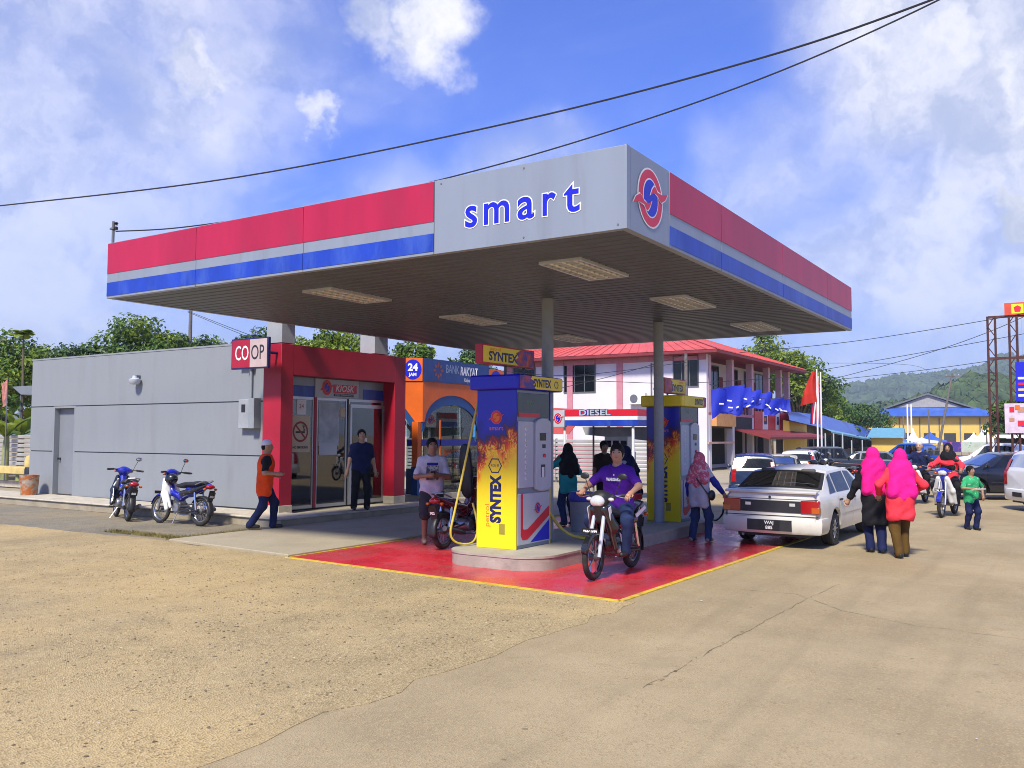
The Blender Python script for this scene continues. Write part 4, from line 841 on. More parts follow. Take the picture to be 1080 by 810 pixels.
    MB().ell((FX+.08,1.5,2.05),(.13,.13,.13)).build('globe_lamp', m_white, t, smooth=True); MB().cyl((FX+.08,1.5,.2),(FX+.08,1.5,1.93),.012,n=6).build('lamp_stem', m_greydk, t)
atm()

# ------------------------------------------------------------------ background: places by bearing and distance
def RAY(px, py=459): return _f + _r2*((px-540)/935.2) - _u2*((py-405)/935.2)
def G(px, d): v = RAY(px); return Vector((v.x*d, v.y*d, 0))
def XY(px, Y): v = RAY(px); return v.x*Y/v.y
def Z(py, d): return 1.8+(459-py)*d/935.2
def FACE(px): v = RAY(px); return math.atan2(v.y, v.x)-math.pi/2     # rotz so that local -Y looks at the camera
m_wwall = mat('white_wall', (0.70,0.66,0.70), 0.75, var=.07, vscale=.6, col2=(0.55,0.52,0.52), c2lo=.52, c2hi=.8, c2scale=.5)
m_pink = mat('pink_trim', (0.55,0.22,0.27), 0.7, var=.1)
m_rroof = mat('red_metal_roof', (0.58,0.10,0.085), 0.5, var=.15, vscale=1.2, col2=(0.42,0.10,0.09), c2lo=.5, c2hi=.75, c2scale=.8)
m_maroon = mat('maroon_paint', (0.22,0.03,0.035), 0.6, var=.15)
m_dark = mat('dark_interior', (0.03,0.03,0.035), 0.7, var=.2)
m_yelw = mat('yellow_wall', (0.66,0.46,0.10), 0.75, var=.08, vscale=.5, col2=(0.55,0.36,0.08), c2lo=.5, c2hi=.8, c2scale=.3)
m_broof = mat('blue_metal_roof', (0.04,0.11,0.44), 0.45, var=.12, vscale=.6, col2=(0.09,0.16,0.45), c2lo=.5, c2hi=.8, c2scale=.4)
m_teal = mat('teal_roof', (0.13,0.33,0.44), 0.5, var=.1)
m_fence = mat('white_zinc', (0.42,0.41,0.385), 0.5, .25, var=.12, vscale=1.5, col2=(0.36,0.34,0.29), c2lo=.5, c2hi=.8, c2scale=1)

def win(parent, frame_w, x0, x1, z0, z1, axis, pos, sgn, nx=2, nz=2):
    """window with frame, pane and glazing bars on a wall plane"""
    def bx(mb, a, b, c, d, e, f):
        p = sorted((pos+sgn*e, pos+sgn*f)); return mb.box(a,b,p[0],p[1],c,d) if axis == 'y' else mb.box(p[0],p[1],a,b,c,d)
    w = bx(MB(), x0, x1, z0, z1, .0, .02).build('window', m_dkglass, parent); fr = MB()
    bx(fr, x0-.05, x0, z0-.05, z1+.05, 0, .05); bx(fr, x1, x1+.05, z0-.05, z1+.05, 0, .05); bx(fr, x0, x1, z0-.05, z0, 0, .05); bx(fr, x0, x1, z1, z1+.05, 0, .05)
    fr.build('frame', m_greydk, w); b = MB()
    for i in range(1, nx): x = x0+(x1-x0)*i/nx; bx(b, x-.02, x+.02, z0, z1, .02, .04)
    for i in range(1, nz): z = z0+(z1-z0)*i/nz; bx(b, x0, x1, z-.015, z+.015, .021, .035)
    b.build('glazing_bars', m_greydk, w); return w
def shophouse():
    t = thing('white_shophouse', 'two storey white building with red metal roof and pink pillars behind the pumps', 'building', (-16.06, 43.1, 0))
    XL = -12.2; YB = 15.2; H = 6.1; RC = 1.6          # local: front wall y=0 (x XL..0), gallery side x=0
    MB().box(XL, -RC, 0, YB, 0, H).build('wall', m_wwall, t)
    MB().box(-RC+.002, 0, 0, .25, 0, H).build('end_wall', m_wwall, t)
    MB().box(-RC+.002, 0, .26, YB, 2.85, 3.0).build('gallery_floor', m_pink, t)
    for x in (-4.85, XL+.3, -7.9): MB().box(x-.18, x+.18, -.06, -.002, 0, H).build('pilaster', m_pink, t)
    MB().box(XL, .0, -.05, -.003, H-.42, H-.08).build('wall_band', m_pink, t)
    win(t, .05, -8.25, -6.35, 4.2, 5.95, 'y', 0, -1, 3, 2); win(t, .05, -1.75, -.45, 4.35, 5.9, 'y', 0, -1, 3, 1); win(t, .05, -11.6, -10.2, 4.2, 5.9, 'y', 0, -1, 2, 2)
    ac = MB().box(-4.15,-3.25,-.36,-.02,3.45,4.05).build('air_conditioner', m_white, t, bevel=.02); MB().lathe([(.0,0),(.22,0),(.22,.02)], (-3.87,-.385,3.75), 'y').build('fan_grille', m_greydk, ac); MB().cyl((-3.0,-.06,3.2),(-3.0,-.06,5.6),.04,n=8).build('drain_pipe', m_greydk, t)
    # gallery: columns, recessed windows and doors, balustrade, banners
    ys = [.45, 4.0, 7.4, 10.6, 13.2, YB-.25]
    for y in ys:
        MB().box(-.32, 0.02, y-.17, y+.17, 3.0, H-.02).build('column', mat('pale_pink_wall',(0.60,0.40,0.45),.7,var=.1), t); MB().box(-.33, .0, y+.171, y+.26, 3.0, H-.02).build('pink_edge', m_pink, t); MB().box(-.32, .02, y-.17, y+.17, 0, 2.85).build('column', m_wwall, t)
    for a, b in zip(ys, ys[1:]):
        c = (a+b)/2; win(t, .05, c-1.1, c+.45, 3.6, 5.75, 'x', -RC, 1, 2, 2); MB().box(-RC, -RC+.03, c+.55, c+1.2, 3.02, 5.2).build('door', m_maroon, t)
        bl = MB().box(-.2,-.1,a+.27,b-.18,4.05,4.13).build('balustrade_rail', m_maroon, t); n = int((b-a)/.3)
        for i in range(n):
            y = a+.3+(b-a-.5)*i/n; MB().obox((-.15, y+.1, 3.53), (.05,.07,1.05), ('X', R_(14 if i % 2 else -14))).build('baluster', m_maroon, bl)
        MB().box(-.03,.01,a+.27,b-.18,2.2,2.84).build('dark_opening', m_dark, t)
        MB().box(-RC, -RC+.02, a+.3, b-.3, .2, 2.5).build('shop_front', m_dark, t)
    for i, (a, b) in enumerate(((7.6,9.1),(9.15,10.2),(10.3,11.7),(11.8,12.6),(12.8,15.0))):
        MB().box(.022,.05,a,b,2.15,3.25).build('banner', m_redink if i % 2 == 0 else m_white, t)
        if i % 2:
            MB().box(.051,.053,a+.2,b-.2,2.5,3.0).build('banner_print', m_navyink, t); MB().box(.0535,.055,a+.3,b-.4,2.7,2.9).build('banner_mark', m_orange, t)
    MB().box(.022,.3,.6,3.6,2.3,2.95).build('orange_board', mat('board_tan',(0.62,0.30,0.10),0.6), t)
    MB().prism([(0.02,2.1),(1.9,1.62),(1.95,1.75),(1.9,1.86),(.02,2.2)], 'y', 4.3, YB+.6).build('awning', m_maroon, t)
    MB().box(.02,.1,-.0,3.9,1.4,1.5).build('rail', mat('rail_pink',(0.6,0.35,0.3),0.6), t)
    # hip roof with ribs
    o = .85; z = H+.02; e = [(XL-o,-o),(o,-o),(o,YB+o),(XL-o,YB+o)]; zr = z+2.5; r0 = ((XL)/2, 5.9); r1 = ((XL)/2, YB-5.9)
    rf = MB().add([(x,y,z) for x,y in e]+[(r0[0],r0[1],zr),(r1[0],r1[1],zr)], [(0,1,4),(1,2,5,4),(2,3,5),(3,0,4,5),(3,2,1,0)]).build('roof', m_rroof, t)
    rb = MB()
    def ribs(p, q, a, b, n):
        for i in range(n+1):
            s = i/n; u = Vector(p).lerp(Vector(q), s); v = Vector(a).lerp(Vector(b), s); rb.obox((u+v)/2+Vector((0,0,.02)), (.05,(v-u).length,.04), (v-u).to_track_quat('Y','Z').to_matrix())
    A = [Vector((x,y,z)) for x,y in e]; T0 = Vector((*r0,zr)); T1 = Vector((*r1,zr))
    ribs(A[0], A[1], T0, T0, 26); ribs(A[1], A[2], T0, T1, 36)
    tag(rb.build('roof_ribs', m_rroof, rf, fix=False), kind='stuff')
    MB().prism([(XL-o,-o),(o,-o),(o,YB+o),(XL-o,YB+o)], 'z', H-.14, H+.0).build('eave_board', m_maroon, t)
shophouse()
def flagged(px, d, z0, w, h, m, name, parent): pass
m_flagb = mat('flag_blue', (0.012,0.03,0.50), 0.6, var=.12, translucent=.25); m_flagr = mat('flag_red', (0.62,0.03,0.012), 0.6, var=.1, translucent=.25)
def cloth_quad(a, b, drop, m, name, parent, seed, nx=8, nz=6, amp=.06):
    """a hanging flag: upper edge a-b, hanging down by drop"""
    rnd = random.Random(seed); a = Vector(a); b = Vector(b); d = (b-a); n = d.cross(Vector((0,0,1))).normalized(); vs = []; ph = rnd.random()*6
    for j in range(nz+1):
        for i in range(nx+1):
            s = i/nx; q = j/nz; vs.append(a+d*s*(1-.12*q*rnd.random())-Vector((0,0,1))*drop*q*(1-.1*math.sin(s*5+ph))+n*amp*math.sin(s*7+q*2.5+ph)*(.3+q))
    fs = [(j*(nx+1)+i, j*(nx+1)+i+1, (j+1)*(nx+1)+i+1, (j+1)*(nx+1)+i) for j in range(nz) for i in range(nx)]
    return meshobj(name, vs, fs, m, parent)
def flags():
    for i, (px, dpt, w, h, zt, lab) in enumerate(((764,31,.9,.95,410,'large blue flag hanging leftmost on the flag string'),(774,32,.8,1.0,409,'second large blue flag from the left on the flag string'),(783,33,.7,.75,411,'third blue flag from the left, partly behind the larger two'),(791,35,.9,.55,414,'small blue flag in the middle of the flag string'),(803,37,.9,.6,416,'small blue flag right of the middle on the string'),(817,40,.9,.65,421,'blue flag next to the right end of the string'),(824,41,.9,.6,423,'blue flag at the right end of the flag string'))):
        p = G(px, dpt); t = thing('hanging_flag', lab, 'flag', (p.x,p.y,0), 0, 'blue flags on a string'); z = Z(zt, dpt)
        r = Vector((_r.x,_r.y,0)); cloth_quad(r*(-w/2)+Vector((0,0,z)), r*(w/2)+Vector((0,0,z+.15)), h, m_flagb, 'cloth', t, i, amp=.09)
        rnd = random.Random(i)
        for k in range(3): MB().obox(r*rnd.uniform(-.3,.3)*w+Vector((0,0,z-h*rnd.uniform(.25,.8)))-Vector((-r.y,r.x,0))*.16, (.16,.012,.05), Matrix.Rotation(-YAW,3,'Z') @ Matrix.Rotation(rnd.uniform(-.5,.8),3,'Y')).build('white_mark', m_white, t)
    a = G(748,29)+Vector((0,0,Z(404,29))); b = G(835,42)+Vector((0,0,Z(418,42)))
    tag(MB().tube([a.lerp(b,s/10)-Vector((0,0,.25*math.sin(math.pi*s/10))) for s in range(11)], .012, 5).build('flag_string', m_black), 'thin dark string carrying the row of blue flags', 'string')
    for px, d, top, col, lab in ((862.5,42,388,m_flagr,'tall white flagpole with a plain red flag'),(866.5,44,391,None,'tall white flagpole with a striped flag behind the red one')):
        p = G(px, d); t = thing('flagpole', lab, 'flagpole', (p.x,p.y,0), 0, 'flagpoles'); z = Z(top, d)
        MB().cyl((0,0,0),(0,0,z),.05,.03,n=8).build('pole', m_white, t); r = Vector((_r.x,_r.y,0))
        if col: 
            vs = [(r*(-1.05*s-.25*q*(1-s)*0)+Vector((0,0,z-.15-2.0*s-(.2+1.15*s)*q))+Vector((-r.y,r.x,0))*.12*math.sin(q*5+s*3)) for q in [i/6 for i in range(7)] for s in [j/8 for j in range(9)]]
            # wedge-shaped drooping flag
            vs = [(r*(-(.05+.95*(s))*(.22+.62*q))+Vector((0,0,z-.1-1.45*q-.22*s*q))+Vector((-r.y,r.x,0))*.14*math.sin(q*4+s*6)) for q in [i/8 for i in range(9)] for s in [j/6 for j in range(7)]]
            meshobj('cloth', vs, [(j*7+i,j*7+i+1,(j+1)*7+i+1,(j+1)*7+i) for j in range(8) for i in range(6)], col, t)
        else:
            for k in range(6):
                vs = [(r*(-(.06+.07*k+.07*s))*(.5+.5*q)*1.2+Vector((0,0,z-.2-2.4*q))+Vector((-r.y,r.x,0))*.08*math.sin(q*5+k)) for q in [i/6 for i in range(7)] for s in (0,1)]
                meshobj('cloth_stripe', vs, [(2*i,2*i+1,2*i+3,2*i+2) for i in range(6)], (m_redink, m_white)[k % 2] if k < 5 else m_navyink, t)
flags()
def fence(p0, p1, z0, z1, label, n=9, post=2.4, m=None):
    m = m or m_fence; p0 = Vector((*p0,0)); p1 = Vector((*p1,0)); d = p1-p0; L = d.length; t = thing('zinc_fence', label, 'fence', p0, math.atan2(d.y, d.x)); np_ = max(1, int(L/post)); first = None
    for k in range(np_):
        MB().box(k*L/np_-.03, k*L/np_+.03, .03, .09, 0, z1).build('post', m_greydk, t)
        h = (z1-z0)/n
        for i in range(n):
            if first is None: first = MB().prism([(0,0),(-.035,.02),(-.035,h-.06),(0,h-.035)], 'x', .01, L/np_-.01).build('slat', m, t); o = first
            else: o = bpy.data.objects.new('slat', first.data); link(o); o.parent = t
            o.location = (k*L/np_, random.uniform(-.006,.006), z0+i*h)
    return t
fence((XY(-60,18.2), 18.2), (-23.0, 18.2), .25, 1.78, 'pale ribbed metal fence at the far left behind the bench', 9)
fence((XY(430,29.5), 29.5), (XY(712,29.5), 29.5), .2, 1.68, 'pale ribbed metal fence behind the diesel shelter', 10)
def diesel():
    t = thing('diesel_shelter', 'small shelter with red white and blue fascia reading DIESEL behind the island', 'shelter', (-11.4, 22.6, 0)); x0, x1, y0, y1 = -1.0, 1.25, -.6, 1.1; z0, z1 = 2.07, 2.52
    for z, w, m, nm in ((z0,.16,m_fblue,'blue_stripe'),(z0+.161,.10,m_white,'white_stripe'),(z0+.262,.19,m_redink,'red_stripe')): MB().box(x0,x1,y0,y1,z,z+w).build(nm, m, t)
    text('lettering', 'DIESEL', .22, (-.05, y0-.004, z0+.36), (1,0,0), (0,0,1), m_fblue, t, width=1.0, offset=.022); text('lettering', 'DIESEL', .22, (-.05, y0-.007, z0+.36), (1,0,0), (0,0,1), m_lgrey, t, width=.98, offset=.004)
    s = MB().box(x0-.42,x0-.005,y0-.03,y0+.12,z0-.03,z1-.01).build('logo_board', m_lgrey, t, bevel=.006); logo(s, (x0-.21,y0-.032,2.28), (1,0,0), (0,0,1), .155, LOGO)
    MB().prism([(x0-.3,z0-.02),(x1-.1,z0-.02),(x1-.35,z0-.42),(x0-.2,z0-.25)], 'y', y1-.1, y1-.06).build('canvas_flap', mat('canvas_grey',(0.30,0.31,0.32),0.8,var=.2,vscale=3), t)
    for x in (x0-.06, x1-.18): MB().cyl((x,y0+.1,0),(x,y0+.1,z0),.04,n=10).build('post', m_white, t)
    for x in (x0+.1, x1-.1): MB().cyl((x,y1-.15,0),(x,y1-.15,z0),.03,n=8).build('post', m_greydk, t)
    q = thing('diesel_dispenser', 'grey diesel dispenser with round red logo under the small shelter', 'fuel pump', (-11.1, 22.75, 0))
    MB().box(-.42,.42,-.3,.3,0,1.35).build('cabinet', m_lgrey, q, bevel=.02); h = MB().box(-.32,.40,-.22,.22,1.36,1.78).build('meter_head', mat('meter_cream',(0.55,0.54,0.47),0.5), q, bevel=.015)
    for x in (-.2,.04,.28): MB().box(x-.09,x+.09,-.228,-.2205,1.48,1.66).build('dial', m_dkglass, h)
    logo(q, (-.05,-.304,.95), (1,0,0), (0,0,1), .22, LOGO)
diesel()
def gable_stall():
    p = (XY(606,34), 34); t = thing('red_roof_stall', 'small red gable roof showing above the diesel shelter', 'stall', (p[0],p[1],0)); z = 2.35
    MB().prism([(-1.7,z),(1.9,z),(.9,z+.42),(-.9,z+.66),(-1.2,z+.62)], 'y', -.1, 2.6).build('roof', m_rroof, t)
    for x in (-1.5,1.6): MB().cyl((x,.1,0),(x,.1,z),.06,n=8).build('post', m_maroon, t)
    MB().box(-1.5,1.6,.3,.4,0,1.4).build('stall_wall', m_pink, t); MB().prism([(-1.6,1.85),(.2,1.85),(.5,2.2),(-1.4,2.2)], 'y', -.9, -.85).build('red_flap', m_rroof, t)
gable_stall()

# low yellow school-like block with blue roof on the right
def low_block():
    o = G(838, 56); t = thing('low_yellow_block', 'long low yellow building with bright blue metal roof behind the flagpoles', 'building', (o.x,o.y,0))
    def Q(px, py, d): p = G(px, d); return (p.x-o.x, p.y-o.y, Z(py, d))
    ridge = [Q(831,432.5,58), Q(869,437,68), Q(891,443.5,78), Q(912,449.5,91), Q(945,458.5,118)]; eave = [Q(833,442,53), Q(869,450.5,62), Q(891,455,71), Q(912,459.5,84), Q(966,465.5,112)]
    drop = lambda p, z: (p[0], p[1], max(0.0, p[2]-z)); n = len(ridge)
    back = [(2*r[0]-e[0], 2*r[1]-e[1], e[2]) for r, e in zip(ridge, eave)]
    rf = MB().add(eave+ridge+back, [(i,i+1,n+i+1,n+i) for i in range(n-1)]+[(n+i,n+i+1,2*n+i+1,2*n+i) for i in range(n-1)]).build('roof', m_broof, t)
    for i in range(1, n-1):
        a, b, c, d_ = (Vector(q) for q in (eave[i], eave[i+1], drop(eave[i],.28), drop(eave[i+1],.28))); off = Vector((_r.x,_r.y,0))*.5
        MB().add([a, b, b+off-Vector((0,0,.22)), a+off-Vector((0,0,.22)), a+off-Vector((0,0,.34)), b+off-Vector((0,0,.34))], [(0,1,2,3),(3,2,5,4)]).build('gutter_awning', m_teal, t)
    def wallq(p, q, m, nm, z1, z2): return MB().add([(p[0],p[1],0),(q[0],q[1],0),(q[0],q[1],z2),(p[0],p[1],z1)], [(0,1,2,3)]).build(nm, m, t)
    w0 = Q(826,442,55); w1 = Q(851,446,58); wallq(w0, w1, m_yelw, 'end_wall', w0[2], w1[2]-.05)
    lw = [Q(851,446,60), Q(880,452,70), Q(912,458,88), Q(960,465,115)]
    for p, q in zip(lw, lw[1:]): wallq(p, q, mat('dull_wall',(0.13,0.11,0.10),0.8,var=.3,vscale=.8), 'verandah_wall', p[2], q[2])
    for px, d in ((858,60.5),(867,63),(877,66.5),(887,71),(899,77),(913,85)):
        c = Q(px, 459, d); wv = MB().obox((c[0],c[1],1.35),(1.0,.06,1.1),('Z',FACE(px))).build('window', m_dkglass, t); MB().obox((c[0]-.04*_f.x,c[1]-.04*_f.y,1.35),(.05,.05,1.1),('Z',FACE(px))).build('mullion', m_lgrey, wv)
        MB().cyl((c[0]+.9,c[1]-.5,0),(c[0]+.9,c[1]-.5,2.0 if px < 880 else 1.5),.05,n=6).build('post', m_lgrey, t)
low_block()
def teal_shed():
    p = G(938, 80); t = thing('teal_shed', 'pale teal gable roof shed behind the low blue roof', 'shed', (p.x,p.y,0), FACE(938))
    MB().box(-1.5,1.1,0,4,0,1.66).build('wall', m_yelw, t); MB().add([(-1.9,-.6,1.7),(1.2,-.6,1.7),(1.3,3,2.6),(-1.5,3,2.6),(1.5,5,1.7),(-1.9,5,1.7)], [(0,1,2,3),(3,2,4,5),(1,4,2)]).build('roof', m_teal, t)
teal_shed()
def hall():
    p = G(979.5, 200); t = thing('yellow_hall', 'big yellow hall with blue hip roof and grey gablet under the hills', 'hall', (p.x,p.y,0), FACE(982)); W = 13.7; H = 6.4; D = 22
    MB().box(-W,W,0,D,0,H).build('wall', m_yelw, t); z1 = H+1.7
    MB().add([(-W-1.4,-1.4,H),(W+1.4,-1.4,H),(W-4.3,3,H+2.1),(-W+4.3,3,H+2.1),(W+1.4,D,H),(-W-1.4,D,H),(W-4.3,D,H+2.1),(-W+4.3,D,H+2.1)], [(0,1,2,3),(1,4,6,2),(5,0,3,7)]).build('roof', m_broof, t)
    MB().box(-W-1.4,W+1.4,-1.42,-1.3,H-.35,H+.02).build('fascia', m_dark, t)
    MB().prism([(-7.0,H+2.12),(7.0,H+2.12),(0,H+5.0)], 'y', 2.8, D).build('gablet', mat('gable_grey',(0.33,0.32,0.31),0.7), t)
    for sg in (-1, 1): MB().add([(sg*9.6,2.2,H+1.95),(0,2.2,H+5.35),(0,D,H+5.35),(sg*9.6,D,H+1.95),(sg*9.6,2.2,H+1.6),(0,2.2,H+5.0)], [(0,1,2,3),(0,4,5,1)]).build('upper_roof', m_greydk, t)
    for x in (-9.5,-6,-1.8,2.2,6.4,10.3): MB().box(x-.12,x+.12,-.1,-.002,0,H).build('downpipe', m_greydk, t)
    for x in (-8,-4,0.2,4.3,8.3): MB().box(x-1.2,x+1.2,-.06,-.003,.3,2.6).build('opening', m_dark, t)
hall()
def tent(px, d, w, h, lab, m=None):
    p = G(px, d); t = thing('canopy_tent', lab, 'tent', (p.x,p.y,0), FACE(px), 'pointed tents on the field'); m = m or m_white; z = 1.25; vs = []; N_ = 8; prof = [(1.0,0),(.62,.18),(.35,.42),(.15,.72),(.02,1.0)]
    sq = [(-1,-1),(0,-1),(1,-1),(1,0),(1,1),(0,1),(-1,1),(-1,0)]
    for r, q in prof: vs += [(x*w/2*r, y*w/2*r, z+(h-z)*q) for x, y in sq]
    fs = [(i*8+k, i*8+(k+1)%8, (i+1)*8+(k+1)%8, (i+1)*8+k) for i in range(4) for k in range(8)]
    meshobj('cover', vs, fs, m, t, 30); MB().box(-w/2,w/2,-w/2-.01,-w/2+.01,z-.3,z-.002).build('valance', m, t)
    for x in (-w/2+.05, w/2-.05):
        for y in (-w/2+.05, w/2-.05): MB().cyl((x,y,0),(x,y,z-.05),.04,n=6).build('pole', m_steel, t)
for a in ((1027,110,2.6,2.35,'white pointed tent just left of the billboard truss'),(1038,104,3.4,2.95,'tall white pointed tent half behind the billboard truss'),(1071,92,3.6,2.6,'white pointed tent right of the billboard truss'),(963,125,2.2,3.0,'narrow white pointed tent in front of the yellow hall'),(972,118,4,1.7,'low white tent in front of the yellow hall')): tent(*a)
tent(981,130,4.4,2.5,'blue pointed tent in front of the yellow hall',m_broof)
def stalls():
    for px, d, w, h, m, lab in ((1008,85,2.2,.95,mat('banner_purple',(0.06,0.03,0.25),0.6,var=.3,vscale=1.2,col2=(0.6,0.1,0.2),c2lo=.55,c2hi=.62,c2scale=1.6),'purple event banner on the fence before the yellow hall'),(1030,83,2.6,.95,mat('banner_green',(0.45,0.52,0.45),0.6,var=.2,vscale=1.5,col2=(0.05,0.25,0.12),c2lo=.56,c2hi=.62,c2scale=1.5),'pale green event banner on the fence beside the purple one')):
        p = G(px, d); t = thing('event_banner', lab, 'banner', (p.x,p.y,0), FACE(px)); MB().box(-w/2,w/2,-.03,.03,.35,.35+h).build('cloth', m, t)
        for x in (-w/2,w/2): MB().cyl((x,.05,0),(x,.05,.4+h),.04,n=6).build('post', m_steel, t)
        text('lettering', 'SELAMAT DATANG' if px < 1020 else 'PASAR MALAM', .4, (0,-.034,1.15), (1,0,0), (0,0,1), m_white, t, width=w*.0+2.0) if False else None
    p = G(1052, 60); t = thing('food_stall', 'open white roofed stall below the billboard', 'stall', (p.x+2,p.y,0), FACE(1052)); MB().box(-2.2,4,-.8,2,1.75,1.95).build('roof', m_white, t); MB().box(-2.2,4,-.7,-.6,0,.9).build('counter', m_conc_pale, t)
    for x in (-2.1,.8,3.9): MB().cyl((x,-.7,0),(x,-.7,1.75),.04,n=6).build('post', m_steel, t)
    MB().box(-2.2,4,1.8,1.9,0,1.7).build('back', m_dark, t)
stalls()
def billboard():
    d = 36; p = G(1051, d); t = thing('billboard', 'tall rusty steel truss billboard with election style boards at right edge', 'billboard', (p.x,p.y,0), FACE(1051)); k = d/935.2
    mr = mat('rusty_steel',(0.10,0.035,0.03),0.7,.3,var=.3,vscale=3)
    for x0 in (-2*k, 18*k):
        H = Z(331,d) if x0 < 0 else Z(328,d); w = 7*k
        for a in (-.5, .5): MB().cyl((x0+a*w,0,0),(x0+a*w,0,H),.045,n=8).build('mast', mr, t)
        for i in range(16):
            z = H*i/16; sg = 1 if i % 2 else -1; MB().cyl((x0-sg*.5*w,0,z),(x0+sg*.5*w,0,z+H/16),.02,n=5).build('brace', mr, t)
    for z in (Z(332,d), Z(376,d)): MB().box(-5*k,60*k,-.03,.03,z-.05,z+.05).build('cross_rail', mr, t)
    s = MB().box(10.5*k,60*k,-.08,-.04,Z(331,d),Z(318,d)).build('top_board', mat('board_red',(0.62,0.07,0.02),0.5), t); MB().box(17*k,28*k,-.085,-.081,Z(329.5,d),Z(319.5,d)).build('emblem', m_yellow, s); MB().prism([(20*k,Z(328,d)),(25*k,Z(328,d)),(26*k,Z(323,d)),(22.5*k,Z(321,d)),(19*k,Z(323,d))], 'y', -.088, -.0855).build('crest', m_redink, s)
    b = MB().box(19*k,60*k,-.14,-.10,Z(422,d),Z(381,d)).build('party_board', m_blueink, t)
    for i, m in enumerate((m_white, m_redink, m_cream, m_white)): MB().box(21*k,58*k,-.145,-.141,Z(399+i*6,d),Z(396.5+i*6,d)).build('stripe_print', m, b)
    c = MB().box(8*k,60*k,-.20,-.16,Z(455,d),Z(424,d)).build('poster_board', mat('poster_pink',(0.62,0.50,0.60),0.6,var=.15,vscale=4), t)
    rnd = random.Random(5)
    for i in range(16): 
        x = rnd.uniform(12,50)*k; z = Z(rnd.uniform(429,449),d); MB().box(x,x+rnd.uniform(3,8)*k,-.205-.001*i,-.2-.001*i,z,z+rnd.uniform(2,6)*k).build('poster_print', (m_redink, m_orange, mat('skin_print',(0.5,0.25,0.15),.6), m_blueink, m_redink)[i % 5], c)
    mesh = MB()
    for i in range(14): mesh.cyl((20*k+i*3*k,0,Z(376,d)),(20*k+i*3*k,0,Z(332,d)),.006,n=4)
    tag(mesh.build('wire_mesh', m_steel, t), kind='stuff')
    p2 = G(1078, 33); t2 = thing('orange_banner', 'orange roadside banner with dark letters below the billboard', 'banner', (p2.x,p2.y,0), FACE(1078)); k = 33/935.2
    MB().box(-22*k,30*k,-.02,.02,Z(497,33),Z(480,33)).build('cloth', mat('banner_orange',(0.70,0.12,0.02),0.6), t2); text('lettering', 'PEMBANGUNAN', .3, (8*k,-.024,Z(483.5,33)), (1,0,0), (0,0,1), m_maroon, t2, width=38*k, offset=.015); text('lettering', 'KE', .3, (-10*k,-.024,Z(492,33)), (1,0,0), (0,0,1), m_maroon, t2, offset=.015)
    for x in (-21.5*k,29*k): MB().cyl((x,.05,0),(x,.05,Z(479,33)),.03,n=6).build('post', m_steel, t2)
billboard()
def pole(px, d, top, lab, lean=0.0, r=.09, arm=True, cat='pole', m=None):
    p = G(px, d); t = thing('utility_pole', lab, 'pole', (p.x,p.y,0), FACE(px), 'utility poles'); z = Z(top, d); m = m or mat('pole_grey',(0.16,0.14,0.13),0.8,var=.2)
    MB().cyl((-lean,0,0),(0,0,z),r*1.2,r*.8,n=10).build('pole', m, t)
    if arm:
        MB().box(-.7,.7,-.06,.06,z-.35,z-.25).build('cross_arm', m, t)
        for x in (-.6,0.25,.6): MB().lathe([(.03,0),(.05,.05),(.03,.12),(.01,.14)], (x,0,z-.25)).build('insulator', m_lgrey, t)
pole(198, 42, 327, 'thin dark utility pole rising behind the grey wall', 0, .1, False); pole(1006, 95, 392, 'leaning utility pole before the yellow hall', 1.6, .12)
pole(724, 40, 372, 'utility pole close to the corner of the white shophouse', 0, .09, False)
pole(980, 110, 430, 'short pole left of centre before the yellow hall', 0, .09, False); pole(1040.5, 80, 440, 'short pole beside the billboard truss', 0, .07, False)
for px, l in ((957.5,'thin white mast in front of the low blue roof'),(961.5,'second thin white mast right of its twin')): pole(px, 62, 425, l, 0, .06, False, m=m_white)
pole(953, 150, 436, 'thin dark pole at the left part of the yellow hall', 0, .12, False)
def wire(lab, pts, r, n=40):
    """overhead cable through bearing/height/distance points, smooth in between"""
    P = [Vector((0,0,1.8))+RAY(px,py)*d for px,py,d in pts]; out = []
    for i in range(len(P)-1):
        p0 = P[max(i-1,0)]; p1 = P[i]; p2 = P[i+1]; p3 = P[min(i+2,len(P)-1)]
        for k in range(8):
            t = k/8; out.append(0.5*((2*p1)+(p2-p0)*t+(2*p0-5*p1+4*p2-p3)*t*t+(3*p1-p0-3*p2+p3)*t**3))
    out.append(P[-1]); return tag(MB().tube(out, r*.72, 6).build('overhead_cable', m_black, None, smooth=True), lab, 'cable', 'overhead cables')
wire('thick black overhead cable crossing the whole sky above the canopy', [(-160,233,21),(0,217,18.5),(250,187,16),(540,129,13.5),(800,62,11.5),(985,-1,10.2),(1150,-70,9)], .019)
wire('black cable from the canopy corner bracket up to the right', [(122,244,14.05),(190,240,14.0),(300,224,13.6),(430,198,12.9),(600,152,12),(800,84,10.9),(992,-1,9.9),(1150,-90,9)], .014)
